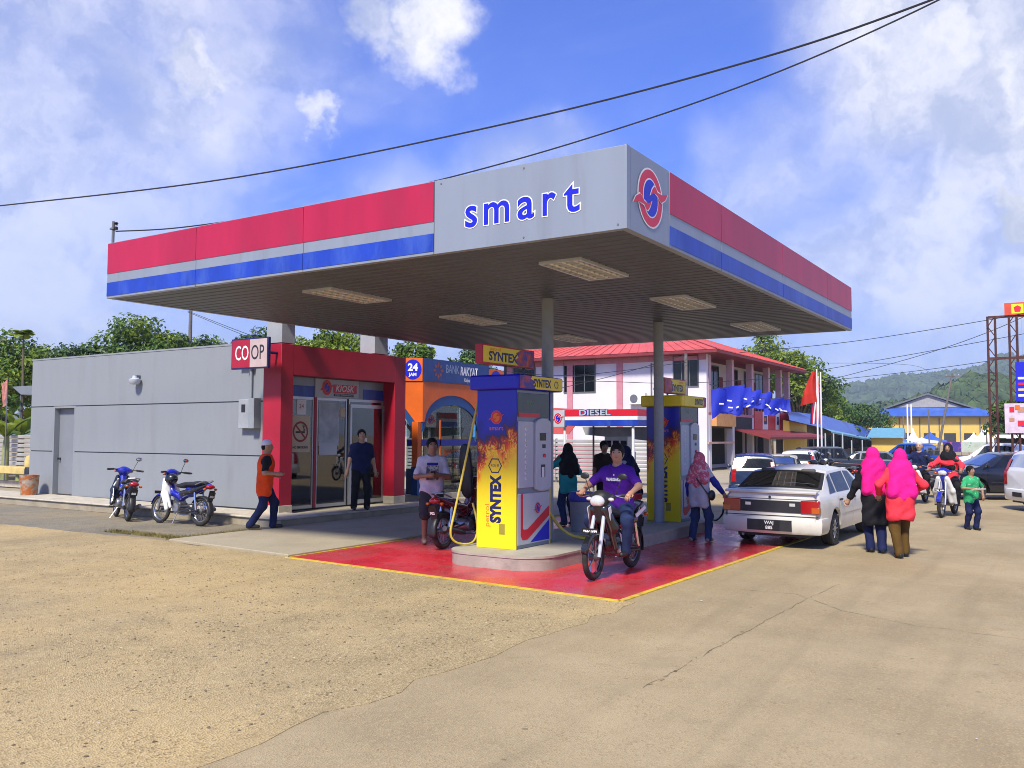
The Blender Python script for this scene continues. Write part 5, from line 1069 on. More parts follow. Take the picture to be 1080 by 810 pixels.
for pts, lab in (([(780,372,40),(900,360,40),(1045,337,36),(1150,316,33)],'upper thin cable right of the canopy'),([(845,394,46),(960,374,42),(1080,352,38),(1150,338,35)],'second thin cable running to the billboard'),([(848,404,48),(960,392,45),(1048,380,40),(1150,364,36)],'third thin cable running to the billboard'),([(850,407,50),(960,378,44),(1048,348,38),(1150,300,33)],'steep thin cable crossing the others at the right'),([(840,383,60),(960,385,70),(1006,397,95),(1150,391,110)],'far thin cable to the leaning pole'),([(500,388,40),(600,396,40),(724,382,40)],'thin service cable in front of the white shophouse'),([(560,416,38),(640,398,39),(724,374,40)],'slanting service cable in front of the white shophouse'),([(500,404,40),(620,402,40),(724,404,40),(860,396,45)],'lower level service cable in front of the white shophouse'),([(198,328,42),(260,352,36),(320,372,30)],'cable from the pole behind the kiosk'),([(198,329,42),(280,362,40),(360,384,38)],'lower cable from the pole behind the kiosk')): wire(lab, pts, .018)

# ------------------------------------------------------------------ trees and hills
m_leaf = [mat('leaf_mid',(0.11,0.205,0.03),0.5,var=.45,vscale=1.3,translucent=.35), mat('leaf_light',(0.25,0.34,0.035),0.5,var=.4,vscale=1.3,translucent=.4), mat('leaf_dark',(0.055,0.115,0.03),0.5,var=.45,vscale=1.3,translucent=.3)]
m_bark = mat('bark',(0.13,0.10,0.07),0.9,var=.3,vscale=5,bump=.4,bscale=20)
def tree(px, d, top, w, lab, kind=0, seed=0, leaf=.22, n=5200, low=.35, name='broadleaf_tree', y0=None):
    """tapered trunk with limbs, crown of leaf faces gathered in clumps round the limb ends"""
    rnd = random.Random(seed); nr = np.random.RandomState(seed); p = G(px, d); H = Z(top, d); t = thing(name, lab, 'tree', (p.x,p.y,0), 0, 'trees round the station')
    mb = MB(); fork = H*low; mb.tube([(0,0,0),(rnd.gauss(0,.1),rnd.gauss(0,.1),fork*.6),(0,0,fork)], [.03*H,.022*H,.018*H], 8); ends = []; W = w/2
    for i in range(16):
        a = 2*math.pi*i/16*2.4+rnd.random(); el = rnd.uniform(.12, 1.0); rr = W*math.cos(el*1.35)*rnd.uniform(.6,1.0); e = Vector((rr*math.cos(a), rr*math.sin(a), fork+(H-fork)*(.10+.84*el)*rnd.uniform(.86,1.0)))
        m = Vector((e.x*.4, e.y*.4, fork+(e.z-fork)*.55)); mb.tube([(0,0,fork*.8),m,e], [.012*H,.007*H,.002*H], 5); ends.append(e)
        for k in range(2): ends.append(e.lerp(Vector((0,0,(fork+H)/2)), rnd.uniform(.2,.5))+Vector((rnd.gauss(0,.1*W),rnd.gauss(0,.1*W),rnd.gauss(0,.05*H))))
    mb.build('trunk', m_bark, t, smooth=True); C = np.array([tuple(e) for e in ends]); R0 = W*.23*nr.uniform(.65,1.25,len(C))
    ci = nr.randint(0, len(C), n); u = nr.normal(size=(n,3)); u /= np.linalg.norm(u,axis=1)[:,None]; rad = R0[ci]*nr.uniform(.25,1.0,n)**.55
    ctr = C[ci]+u*rad[:,None]*np.array([1,1,.75]); ctr[:,2] = np.minimum(ctr[:,2], H)
    nrm = u+nr.normal(scale=.6,size=(n,3))+np.array([0,0,.5]); nrm /= np.linalg.norm(nrm,axis=1)[:,None]
    a = np.cross(nrm, nr.normal(size=(n,3))); a /= np.linalg.norm(a,axis=1)[:,None]; b = np.cross(nrm,a); s = leaf*nr.uniform(.5,1.15,n)[:,None]
    V = np.stack([ctr-a*s*.5, ctr+b*s*.26+nrm*s*.06, ctr+a*s*.5-nrm*s*.08, ctr-b*s*.26+nrm*s*.06],1).reshape(-1,3); F = np.arange(n*4).reshape(-1,4)
    me = bpy.data.meshes.new('crown'); me.from_pydata(V.tolist(), [], F.tolist()); 
    for q in m_leaf: me.materials.append(q)
    cl = nr.rand(len(C)); base = [[.60,.28,.12],[.30,.62,.08],[.25,.05,.70]][kind]; cm = np.where(cl < base[0], 0, np.where(cl < base[0]+base[1], 1, 2))[ci]; me.polygons.foreach_set('material_index', cm.astype(np.int32)); me.update()
    o = link(bpy.data.objects.new('crown', me)); o.parent = t; return t
TR = [(92,40,362,4.6,'low dark leafy tree over the left part of the grey wall',2),(136,40,333,5.2,'tall broad tree rising above the middle of the grey wall',0),(178,42,344,5.0,'light green tree to the right of the tall broad one',1),(222,44,356,4.6,'small leafy tree near the utility pole',0),(268,40,345,4.0,'dark tree behind the COOP sign',2),(330,36,338,5.2,'yellowish green tree seen over the red portal',1),(378,38,344,4.6,'bushy tree seen between the rear pillars',1),(437,40,352,4.2,'green tree above the bank booth left end',0),(494,46,366,4.2,'dark green tree above the bank booth name board',2),
      (-8,36,346,5.4,'spreading leafy tree at the left picture edge',0),(40,44,362,4.6,'thin crowned tree left of the grey wall',0),(812,72,350,8.5,'big bright green tree behind the white shophouse',1),(842,76,376,8.0,'leafy tree at the right end of the red roof',0),(878,92,414,8.5,'dark round tree right of the flagpoles',2),(902,105,425,8,'dark tree in front of the hillside',2),(868,84,424,5,'yellow green bush like tree behind the flagpoles',1),(1074,75,420,6,'dark tree below the billboard posters',2),(560,60,380,6,'green tree behind the left end of the red roof',0)]
for i, (px, d, top, w, lab, kd) in enumerate(TR): tree(px, d, top, w*1.28, lab, kd, 20+i, leaf=.25 if d < 60 else .40, n=8500 if d < 60 else 7000)
def big_leaf(p, dirv, L, W, droop, n=8, fold=.25):
    """arched banana leaf blade"""
    p = Vector(p); d = Vector(dirv).normalized(); side = d.cross(Vector((0,0,1))); side = side.normalized() if side.length > .01 else Vector((1,0,0)); vs = []; up = Vector((0,0,1))
    for i in range(n+1):
        s = i/n; c = p+d*L*s-up*droop*s*s*L; w = W*math.sin(math.pi*(s*.93+.04))**.7*.5; vs += [c-side*w-up*w*fold, c, c+side*w-up*w*fold]
    return vs, [(3*i+j,3*i+j+1,3*i+4+j,3*i+3+j) for i in range(n) for j in (0,1)]
def banana(px, d, h, lab, seed):
    rnd = random.Random(seed); p = G(px,d); t = thing('banana_plant', lab, 'plant', (p.x,p.y,0), 0, 'banana plants'); MB().tube([(0,0,0),(.05,0,h*.5),(0,.05,h*.62)], [.14,.11,.07], 10).build('stem', mat('banana_stem',(0.25,0.27,0.10),0.6,var=.3), t, smooth=True)
    for i in range(8):
        a = i*2.4+rnd.random(); el = rnd.uniform(.5,1.5); v, f = big_leaf((0,0,h*.58), (math.cos(a)*.8,math.sin(a)*.8,el), h*rnd.uniform(.42,.6), h*.15, rnd.uniform(.25,.75)); meshobj('leaf', v, f, m_leaf[1 if i % 3 else 0], t, 0)
for i, (px, d, h, l) in enumerate(((6,31,2.9,'banana plant at the far left edge by the fence'),(22,34,3.0,'banana plant left of the grey wall'),(38,37,3.4,'banana plant half hidden behind the grey wall'),(-12,38,3.6,'banana plant mostly out of frame at the left'))): banana(px, d, h, l, i)
def papaya():
    p = G(21,34); t = thing('papaya_tree', 'slim papaya tree with a small tufted crown at the left', 'tree', (p.x,p.y,0)); H = Z(352,34); MB().tube([(0,0,0),(.05,.02,H*.6),(0,0,H)], [.07,.05,.03], 8).build('trunk', m_bark, t, smooth=True); rnd = random.Random(2)
    for i in range(13):
        a = i*2.4; v, f = big_leaf((0,0,H-.05), (math.cos(a),math.sin(a),rnd.uniform(.1,1.1)), rnd.uniform(.45,.62), .42, .5, 5); meshobj('leaf', v, f, m_leaf[1], t, 0)
papaya()
def far_flag():
    p = G(4,30); t = thing('faded_flag', 'faded red and white flag hanging at the far left among leaves', 'flag', (p.x,p.y,0)); MB().cyl((.12,0,0),(.12,0,Z(400,30)),.02,n=6).build('pole', m_greydk, t); cloth_quad((-.2,0,Z(406,30)),(.1,0,Z(402,30)),.8,mat('flag_faded',(0.50,0.20,0.16),0.7,var=.4,vscale=6), 'cloth', t, 3, amp=.04)
far_flag()
def lean_to():
    p = G(30,34); t = thing('grey_awning', 'grey sheet awning sticking out left of the grey wall', 'awning', (p.x,p.y,0), FACE(30)); MB().prism([(-.6,Z(410,34)),(.9,Z(406,34)),(.9,Z(418,34)),(-.3,Z(418,34))], 'y', 0, 1.2).build('sheet', m_col, t)
    for x in (-.3,.8): MB().cyl((x,.1,0),(x,.1,Z(418,34)),.03,n=6).build('post', m_greydk, t)
lean_to()
m_forest = mat('forest',(0.045,0.085,0.03),0.9,var=.4,vscale=.02,col2=(0.075,0.12,0.035),c2lo=.45,c2hi=.65,c2scale=.03)
def hills(name, d, prof, m, depth, seed, ntree, ts, lab):
    """forested ridge: a heightfield along an arc of bearings, with tree crowns scattered over it"""
    nr = np.random.RandomState(seed); xs = np.arange(prof[0][0], prof[-1][0]+1, 6.0); top = np.interp(xs, [p[0] for p in prof], [p[1] for p in prof]); nd = 14; vs = []; ph = nr.rand(6)*6
    for j in range(nd+1):
        q = j/nd; dist = d-depth*(1-q); prof_h = math.sin(q*math.pi/2)**1.2
        for i, x in enumerate(xs):
            v = RAY(float(x)); h = (Z(float(top[i]), d))*prof_h; h *= 1+.10*math.sin(x*.031+ph[0]+q*3)*(1-q)+.06*math.sin(x*.09+ph[1])*(1-q); vs.append((v.x*dist, v.y*dist, max(0,h)-1.0*(q == 0)))
    n = len(xs); fs = [(j*n+i,j*n+i+1,(j+1)*n+i+1,(j+1)*n+i) for j in range(nd) for i in range(n-1)]
    for i, x in enumerate(xs): v = RAY(float(x)); vs.append((v.x*(d+depth*1.2), v.y*(d+depth*1.2), -1))
    fs += [(nd*n+i,nd*n+i+1,(nd+1)*n+i+1,(nd+1)*n+i) for i in range(n-1)]
    tag(meshobj(name, vs, fs, m), kind='structure')
    V = np.array(vs[:(nd+1)*n]).reshape(nd+1,n,3); ico = MB().ell((0,0,0),(1,1,1),6,4); iv = np.array(ico.v); iF = np.array([f for f in ico.f]); A = []; Fs = []
    for k in range(ntree):
        i = nr.randint(0,n-1); q = 1-nr.rand()**1.6*.75; j = q*nd; j0 = min(int(j),nd-1); f = j-j0; u = nr.rand(); P = (V[j0,i]*(1-u)+V[j0,i+1]*u)*(1-f)+(V[j0+1,i]*(1-u)+V[j0+1,i+1]*u)*f
        s = ts*nr.uniform(.5,1.25); sc = np.array([s,s,s*nr.uniform(.8,1.5)]); A.append(iv*sc*(1+nr.normal(scale=.10,size=(len(iv),1)))+P+np.array([0,0,s*.4])); Fs.append(iF+k*len(iv))
    me = bpy.data.meshes.new('forest'); me.from_pydata(np.concatenate(A).tolist(), [], np.concatenate(Fs).tolist()); me.materials.append(m); me.update(); o = link(bpy.data.objects.new(name+'_forest', me)); tag(o, lab, 'forest', kind='stuff')
hills('far_hills', 1500, [(-300,448),(100,446),(500,440),(780,432),(850,424),(890,413),(920,408),(950,401),(990,398),(1010,397),(1040,391),(1062,379),(1085,385),(1130,376),(1220,388),(1400,420),(1500,440)], m_forest, 520, 3, 7000, 6.5, 'forest covering the far hazy hills')
hills('near_hill', 420, [(800,452),(850,445),(900,440),(960,436),(1000,418),(1020,408),(1045,405),(1090,412),(1150,425),(1220,445)], m_forest, 120, 5, 1500, 3.4, 'greener forest on the nearer hill behind the hall')

# ------------------------------------------------------------------ cars
m_carwhite = mat('car_white', (0.66,0.64,0.57), 0.32, var=.05, vscale=1.5, coat=.5, col2=(0.50,0.46,0.38), c2lo=.58, c2hi=.85, c2scale=2)
m_carglass = glass_mat('car_glass', (0.26,0.29,0.28), 0.05)
m_trimblack = mat('trim_black', (0.022,0.022,0.024), 0.5, var=.2)
m_tail = mat('tail_lens', (0.36,0.006,0.008), 0.15, var=.15, coat=.6); m_amber = mat('amber_lens', (0.48,0.09,0.008), 0.15, coat=.6); m_clearlens = mat('clear_lens', (0.75,0.76,0.76), 0.12, .3, coat=.6)
m_plate = mat('plate_black', (0.012,0.012,0.012), 0.4)
PROF = {
 'sedan': dict(L=4.1, W=.81, belt=.88, zb=.24, wb=2.38, r=.285, roof=1.36, top=[(-2.05,.90),(-2.03,.955),(-1.92,.965),(-1.68,.98),(-1.60,1.0),(-1.06,1.29),(-.94,1.33),(0,1.365),(.35,1.345),(.48,1.31),(1.12,.97),(1.2,.945),(1.9,.82),(2.03,.74),(2.05,.66)], cab=(-1.63,1.14), ws=(.50,1.10), rw=(-1.58,-1.09), pil=.02, rear='sedan'),
 'hatch': dict(L=3.65, W=.80, belt=.93, zb=.24, wb=2.36, r=.28, roof=1.52, top=[(-1.825,.94),(-1.80,1.0),(-1.62,1.42),(-1.52,1.48),(-1.0,1.52),(.2,1.52),(.42,1.48),(.52,1.44),(1.08,1.03),(1.15,1.0),(1.7,.86),(1.8,.74),(1.825,.66)], cab=(-1.80,1.10), ws=(.54,1.06), rw=(-1.78,-1.64), pil=.02, rear='hatch'),
 'wagon': dict(L=4.3, W=.83, belt=.92, zb=.24, wb=2.6, r=.29, roof=1.50, top=[(-2.15,.93),(-2.13,.98),(-1.85,1.38),(-1.72,1.46),(-1.0,1.50),(.2,1.50),(.5,1.45),(1.2,1.0),(1.3,.96),(2.0,.84),(2.13,.72),(2.15,.66)], cab=(-2.12,1.2), ws=(.54,1.14), rw=(-2.10,-1.88), pil=.02, rear='hatch'),
 'jeep': dict(L=3.9, W=.84, belt=1.12, zb=.36, wb=2.3, r=.36, roof=1.80, top=[(-1.95,1.1),(-1.94,1.2),(-1.86,1.70),(-1.78,1.76),(-1.0,1.80),(.25,1.80),(.40,1.76),(.45,1.72),(.78,1.2),(.85,1.16),(1.85,1.08),(1.93,.95),(1.95,.85)], cab=(-1.92,.8), ws=(.46,.76), rw=(-1.925,-1.87), pil=.02, rear='hatch'),
 'pickup': dict(L=5.1, W=.90, belt=1.05, zb=.36, wb=3.0, r=.36, roof=1.76, top=[(-2.55,1.02),(-2.53,1.08),(-1.02,1.08),(-.98,1.14),(-.80,1.62),(-.7,1.70),(-.2,1.76),(.4,1.75),(.62,1.70),(1.25,1.18),(1.35,1.14),(2.35,1.0),(2.52,.86),(2.55,.75)], cab=(-.97,1.3), ws=(.68,1.2), rw=(-.965,-.82), pil=.02, rear='hatch'),
}
def car(kind, name, label, cat, loc, heading, paint, group='cars about the station', plate=None, detail=1, glass=None, wheel_m=None):
    S = PROF[kind]; L, W, belt, zb0, wb, r, roof = (S[k] for k in ('L','W','belt','zb','wb','r','roof')); t = thing(name, label, cat, loc, heading, group); glass = glass or m_carglass
    tx = [p[0] for p in S['top']]; tz = [p[1] for p in S['top']]; axf, axr = wb/2+.06, -wb/2+.06; Ra = r+.065
    top = lambda x: float(np.interp(x, tx, tz)); cab = lambda x: min(1, max(0, (top(x)-belt)/(roof-belt)))
    def wid(x):
        e = L/2-abs(x); w = W*(1-.05*max(0,(abs(x)-L*.32)/(L*.18))**2); return w-max(0,.10-e)*.55
    def zb(x):
        z = zb0+(.06 if abs(x) > L/2-.3 else 0)
        for a in (axf, axr):
            if abs(x-a) < Ra: z = max(z, r+math.sqrt(Ra*Ra-(x-a)**2))
        return z
    def wt(x): return wid(x)*(.93-.19*cab(x))
    def drop(x): return .015+.045*cab(x)
    def topz(x, y): return top(x)-drop(x)*(abs(y)/wt(x))**2.6
    def sec(x):
        w = wid(x); z0 = zb(x); bt = min(belt, top(x)-.02); b = [(w*.95, z0), (w*.985, max(z0+.02, zb0+.07)), (w, max(z0+.03, .52*belt)), (w*.995, max(z0+.04, bt-.13)), (w*.975, max(z0+.05, bt-.03)), (w*.955, max(z0+.055, bt))]
        q = wt(x); y1, z1 = q, topz(x, q); y0, z0_ = b[-1]; return b+[(y0+(y1-y0)*f, z0_+(z1-z0_)*f) for f in (.10,.88)]+[(q*f, topz(x, q*f)) for f in (1.0,.9,.7,.4,0)]
    def side_y(x, z):
        s = sec(x)[:6]; zs = [p[1] for p in s]; return float(np.interp(z, zs, [p[0] for p in s]))
    xs = sorted(set([round(-L/2+L*i/84,4) for i in range(85)]+[round(x,4) for x in tx]+[L/2-.02,-L/2+.02,L/2-.05,-L/2+.05])); vs = []; fs = []; n = 0
    for x in xs:
        s = sec(x); row = [(x,y,z) for y,z in s]+[(x,-y,z) for y,z in s[-2::-1]]; n = len(row); vs += row
    WL = {'sedan': [((.03,.92),(.03,.40),.08,.90), ((-.90,-.05),(-.84,-.05),.08,.90), ((-1.38,-.97),(-1.12,-.91),.08,.90)], 'hatch': [((.06,.90),(.06,.42),.08,.90), ((-.80,-.02),(-.80,-.02),.08,.90), ((-1.60,-.90),(-1.45,-.90),.10,.88)], 'wagon': [((.10,1.0),(.10,.5),.08,.90), ((-.85,.02),(-.85,.02),.08,.90), ((-1.85,-.95),(-1.62,-.95),.10,.88)], 'jeep': [((-.25,.55),(-.25,.36),.08,.90), ((-1.75,-.40),(-1.72,-.40),.08,.90)], 'pickup': [((.25,1.05),(.25,.60),.08,.90), ((-.75,.15),(-.62,.15),.08,.90)]}[kind]
    def hole(xa, xb, k):
        if k in (6, n-8): return any(xa >= max(w[0][0],w[1][0])-.02 and xb <= min(w[0][1],w[1][1])+.02 for w in WL)
        if 9 <= k <= n-11: return any(xa >= a-.005 and xb <= b+.005 for a, b in ((S['rw'][0]+.01,S['rw'][1]-.005),(S['ws'][0]+.035,S['ws'][1]-.025)))
        return False
    for i in range(len(xs)-1): fs += [(i*n+k, i*n+k+1, (i+1)*n+k+1, (i+1)*n+k) for k in range(n-1) if not hole(xs[i], xs[i+1], k)]
    fs += [tuple(range(n)), tuple(range((len(xs)-1)*n+n-1, (len(xs)-1)*n-1, -1))]
    me = MB().add(vs, fs).build('body', paint, t, smooth=28)
    MB().box(-L/2+.12, L/2-.12, -W*.95+.19, W*.95-.19, zb0-.06, zb0+.36).build('underbody', m_trimblack, t)
    it = MB().box(-L/2+.45, L/2-.9, -W*.8, W*.8, zb0+.30, belt-.28).build('cabin_floor', m_trimblack, t)
    ms_ = mat('seat_fabric',(0.10,0.095,0.09),.9,var=.2)
    for sx in ((.05,-.78) if kind not in ('jeep',) else (-.35,-1.1)):
        for sg in (1,-1):
            st = MB().obox((sx-.18, sg*W*.42, belt+.02),(.14,W*.62,.56),('Y',R_(-12))).build('seat_back', ms_, t, bevel=.03); MB().obox((sx-.26, sg*W*.42, belt+.36),(.09,.24,.15),('Y',R_(-12))).build('headrest', ms_, st, bevel=.03)
    MB().box(S['ws'][1]-.42, S['ws'][1]-.02, -W*.8, W*.8, belt-.25, belt-.03).build('dashboard', m_trimblack, t, bevel=.02)
    def sidepatch(nm, corners, m, par, sg, off=.005, nx=8, nz=4, glassq=True):
        """corners: ((x_low0,x_low1),(x_high0,x_high1), q0, q1) on the window band, or z heights when glassq is False"""
        (a0,a1),(b0,b1),q0,q1 = corners; vs = []
        for j in range(nz+1):
            f = j/nz; q = q0+(q1-q0)*f
            for i in range(nx+1):
                x = (a0+(b0-a0)*f)+((a1+(b1-b0)*0-a0)+((b1-b0)-(a1-a0))*f)*i/nx
                if glassq:
                    w = wid(x)*.955; y0, z0 = w, min(belt, top(x)-.02); y1 = wt(x); z1 = topz(x, y1); y = y0+(y1-y0)*q; z = z0+(z1-z0)*q; nn = Vector((0, z1-z0+1e-4, y0-y1)).normalized()
                    vs.append((x, sg*(y+nn.y*off), z+nn.z*off))
                else: vs.append((x, sg*(side_y(x,q)+off), q))
        k = nx+1; return meshobj(nm, vs, [(j*k+i,j*k+i+1,(j+1)*k+i+1,(j+1)*k+i) for j in range(nz) for i in range(nx)], m, par, 60)
    def toppatch(nm, x0, x1, f0, f1, m, par, off=.006, nx=8, ny=10, inset=0.0):
        vs = []
        for i in range(nx+1):
            x = x0+(x1-x0)*i/nx; dz = (top(x+.01)-top(x-.01))/.02; nn = Vector((-dz,0,1)).normalized()
            for j in range(ny+1): y = wt(x)*(f0+(f1-f0)*j/ny); vs.append((x+nn.x*off, y, topz(x,y)+nn.z*off))
        k = ny+1; return meshobj(nm, vs, [(i*k+j,i*k+j+1,(i+1)*k+j+1,(i+1)*k+j) for i in range(nx) for j in range(ny)], m, par, 60)
    # glass
    toppatch('windscreen', S['ws'][0]+.03, S['ws'][1]-.02, -.90, .90, glass, t); rw = toppatch('rear_window', S['rw'][0]+.005, S['rw'][1]+.0, -.93, .93, glass, t)
    c0, c1 = S['cab']; xm = .0 if kind != 'jeep' else -.35; rf = S['ws'][0]
    for sg in (1, -1):
        wl = WL
        for c in wl: sidepatch('side_window', c, glass, t, sg)
        # door seams, handles, sill and rub strip
        for x in ((.98 if kind != 'jeep' else .6), -.0, -.92 if kind != 'pickup' else -.9): sidepatch('door_seam', ((x-.004,x+.004),(x-.004,x+.004),zb0+.1,belt-.02), m_trimblack, t, sg, .0025, 1, 6, False)
        sidepatch('rub_strip', ((-L/2+.5+r,axf-Ra-.04),(-L/2+.5+r,axf-Ra-.04),.50,.525), m_trimblack if paint is not m_carwhite else m_conc_pale, t, sg, .006, 12, 1, False)
        for x in (.12, -.80): MB().obox((x, sg*(side_y(x,belt-.1)+.012), belt-.1), (.16,.024,.035), Matrix.Identity(3)).build('door_handle', m_trimblack, t, bevel=.008)
        mx = S['ws'][1]-.12; MB().ell((mx-.02, sg*(wid(mx)*.955+.10), belt+.10), (.05,.09,.065)).build('wing_mirror', m_trimblack if paint is m_carwhite else paint, t, smooth=True)
        # wheels
        for a in (axf, axr):
            w = MB().lathe([(r*.60,-.085),(r*.93,-.09),(r,-.07),(r*1.0,.07),(r*.93,.09),(r*.60,.085)], (a, sg*(W*.95-.075), r), 'y', 28).build('wheel', m_rubber, t, smooth=True)
            rm = MB().lathe([(.0,.02),(r*.2,.035),(r*.56,.005),(r*.64,.085),(r*.60,.092)] if sg > 0 else [(.0,-.02),(r*.2,-.035),(r*.56,-.005),(r*.64,-.085),(r*.60,-.092)], (a, sg*(W*.95-.075), r), 'y', 24, cap=False).build('rim', m_trimblack, w, smooth=True)
            sp = MB()
            for k in range(10): q = 2*math.pi*k/10; sp.cyl((a, sg*(W*.95-.01), r), (a+r*.60*math.cos(q), sg*(W*.95+.004), r+r*.60*math.sin(q)), .020, .014, n=6)
            sp.cyl((a, sg*(W*.95-.03), r), (a, sg*(W*.95+.012), r), .05, n=12); sp.build('rim_spokes', wheel_m or m_steel, w)
    # bumpers follow the plan of the ends
    for e, nm in ((-1,'rear_bumper'),(1,'front_bumper')):
        pts = []; N_ = 14
        for i in range(N_+1):
            f = -1+2*i/N_; y = f*(W*.985); pts.append((e*(L/2+.055-.10*abs(f)**4), y))
        pts = [(e*(L/2-.42), -W*1.0)]+pts+[(e*(L/2-.42), W*1.0)]; prof = [(zb0+.0,-.03),(zb0+.04,0),(zb0+.20,.012),(zb0+.27,0),(zb0+.29,-.05)]; vs = []
        for x, y in pts:
            for z, o in prof: vs.append((x+e*o*(1 if abs(y) < W*.9 else .3), y+(o if y > 0 else -o)*(1 if abs(y) > W*.8 else .0), z))
        k = len(prof); fs = [(i*k+j,i*k+j+1,(i+1)*k+j+1,(i+1)*k+j) for i in range(len(pts)-1) for j in range(k-1)]; b = MB().add(vs, fs).build(nm, paint if kind in ('sedan','hatch','wagon') else m_trimblack, t, smooth=50)
        ex = e*(L/2+.07)
        if kind == 'sedan' and e < 0:
            MB().box(ex-.004, ex+.02, -.36, .36, zb0+.05, zb0+.235).build('plate_recess', m_trimblack, b); pl = MB().box(ex-.010, ex-.0045, -.17, .17, zb0+.06, zb0+.225).build('number_plate', m_plate, b)
            for s, z in (((plate or 'WAJ 885').split()[0], zb0+.185),((plate or 'WAJ 885').split()[1], zb0+.10)): text('lettering', s, .078, (ex-.012,0,z), (0,-1,0), (0,0,1), m_white, pl, offset=.0015)
        else:
            pl = MB().box(min(ex-e*.0,ex+e*.012), max(ex,ex+e*.012), -.2, .2, zb0+.10, zb0+.21).build('number_plate', m_plate, b)
            if plate: text('lettering', plate, .085, (ex+e*.014,0,zb0+.155), (0,e,0), (0,0,1), m_white, pl, width=.34, offset=.003)
    rx = -L/2
    if kind == 'sedan':
        MB().box(rx-.012, rx+.02, -.50, .50, .60, .80).build('rear_garnish', m_trimblack, t, bevel=.004)
        for sg in (1, -1):
            y0, y1 = sorted((sg*.49, sg*.775)); l = MB().box(rx-.022, rx+.09, y0, y1, .595, .815).build('tail_light', m_tail, t, bevel=.012); y0, y1 = sorted((sg*.66, sg*.782)); MB().box(rx-.025, rx+.10, y0, y1, .60, .70).build('indicator', m_amber, l, bevel=.006)
            MB().box(rx-.018, rx-.01, sg*.36-.045, sg*.36+.045, .71, .76).build('reverse_lamp', m_clearlens, t)
        sp = MB().prism([(rx-.05,.955),(rx+.02,.975),(rx+.16,.972),(rx+.16,.966),(rx+.02,.955),(rx-.04,.925)], 'y', -.74, .74).build('boot_spoiler', paint, t, bevel=.005)
        for f in (-.95,.95): toppatch('boot_seam', rx+.06, -1.64, f-.006, f+.006, m_trimblack, t, .003, 8, 1)
        MB().box(rx-.006,rx+.02,-.76,.76,.535,.548).build('bumper_gap', m_trimblack, t); MB().box(rx-.004,rx+.03,-.75,.75,.825,.833).build('boot_lid_gap', m_trimblack, t)
        toppatch('rear_window_seal', S['rw'][0]-.03, S['rw'][0]+.02, -.985, .985, m_trimblack, t, .008); toppatch('rear_window_seal', S['rw'][1]-.02, S['rw'][1]+.02, -.985, .985, m_trimblack, t, .008); toppatch('rear_window_seal', S['rw'][0], S['rw'][1], .90, .985, m_trimblack, t, .008, 8, 2); toppatch('rear_window_seal', S['rw'][0], S['rw'][1], -.985, -.90, m_trimblack, t, .008, 8, 2); toppatch('demister_lines', S['rw'][0]+.12, S['rw'][0]+.126, -.8, .8, m_greydk, t, .008, 1, 8)
        MB().lathe([(0,.004),(.02,.0),(.022,-.004)], (rx-.02,0,.86), 'x', 12).build('boot_lock', m_trimblack, t)
        sidepatch('lower_flank_trim', ((rx+.35,rx+.42),(rx+.35,rx+.42),.28,.30), m_trimblack, t, 1, .002, 2, 1, False)  # short black strip low on one flank, behind the rear wheel
        MB().tube([(rx-.02,.45,.20),(rx+.25,.45,.22)], .022, 8).build('exhaust_pipe', m_steel, t)
        # seat backs and headrests in the cabin are seen through the glass
    else:
        for sg in (1, -1):
            hh = (.62, 1.25) if kind in ('hatch','wagon') else (.75, 1.0); vs = []
            m = MB()
            for z in np.linspace(*hh, 7):
                x = float(np.interp(z, tz[:4], tx[:4])) if z > tz[0] else rx; f = (z-hh[0])/(hh[1]-hh[0]); wy = side_y(max(x,rx+.02), min(z,belt)) if z < belt else wt(x)+(wid(x)*.955-wt(x))*max(0,1-(z-belt)/(topz(x,wt(x))-belt+1e-3)); 
                vs.append((x-.012, sg*(wy-.17+.05*f), z)); vs.append((x-.012, sg*(wy-.015), z)); vs.append((x+.22-.1*f, sg*(wy+.012), z))
            fs = [(3*i+j,3*i+j+1,3*i+4+j,3*i+3+j) for i in range(6) for j in (0,1)]; meshobj('tail_light', vs, fs, m_tail, t, 50)
        if kind == 'jeep':
            w = MB().lathe([(.2,-.09),(.33,-.09),(.36,-.06),(.36,.06),(.33,.09),(.2,.085)], (rx-.12,.1,1.0), 'x', 26).build('spare_wheel', m_rubber, t, smooth=True); MB().lathe([(.0,-.1),(.25,-.10),(.31,-.095),(.345,-.07)], (rx-.12,.1,1.0), 'x', 26, cap=False).build('spare_cover', mat('cover_grey',(0.45,0.48,0.52),0.4,var=.2,vscale=6), w, smooth=True)
        if kind == 'pickup': toppatch('open_bed', -2.45, -1.08, -.86, .86, m_trimblack, t, .004)
    fx = L/2
    for sg in (1, -1):
        y0, y1 = sorted((sg*(W-.42), sg*(W-.08))); z = top(fx-.03)-.10; MB().box(fx-.10, fx+.022, y0, y1, z-.10, z+.05).build('headlight', m_clearlens, t, bevel=.02)
    z = top(fx-.03)-.10; MB().box(fx-.05, fx+.018, -W+.44, W-.44, z-.08, z+.03).build('grille', m_trimblack, t, bevel=.008)
    if detail > 1:
        MB().cyl((-.95,.25,top(-.95)),(-1.25,.25,top(-.95)+.55),.004,.002,n=5).build('aerial', m_black, t)
    return t
H90 = math.pi/2
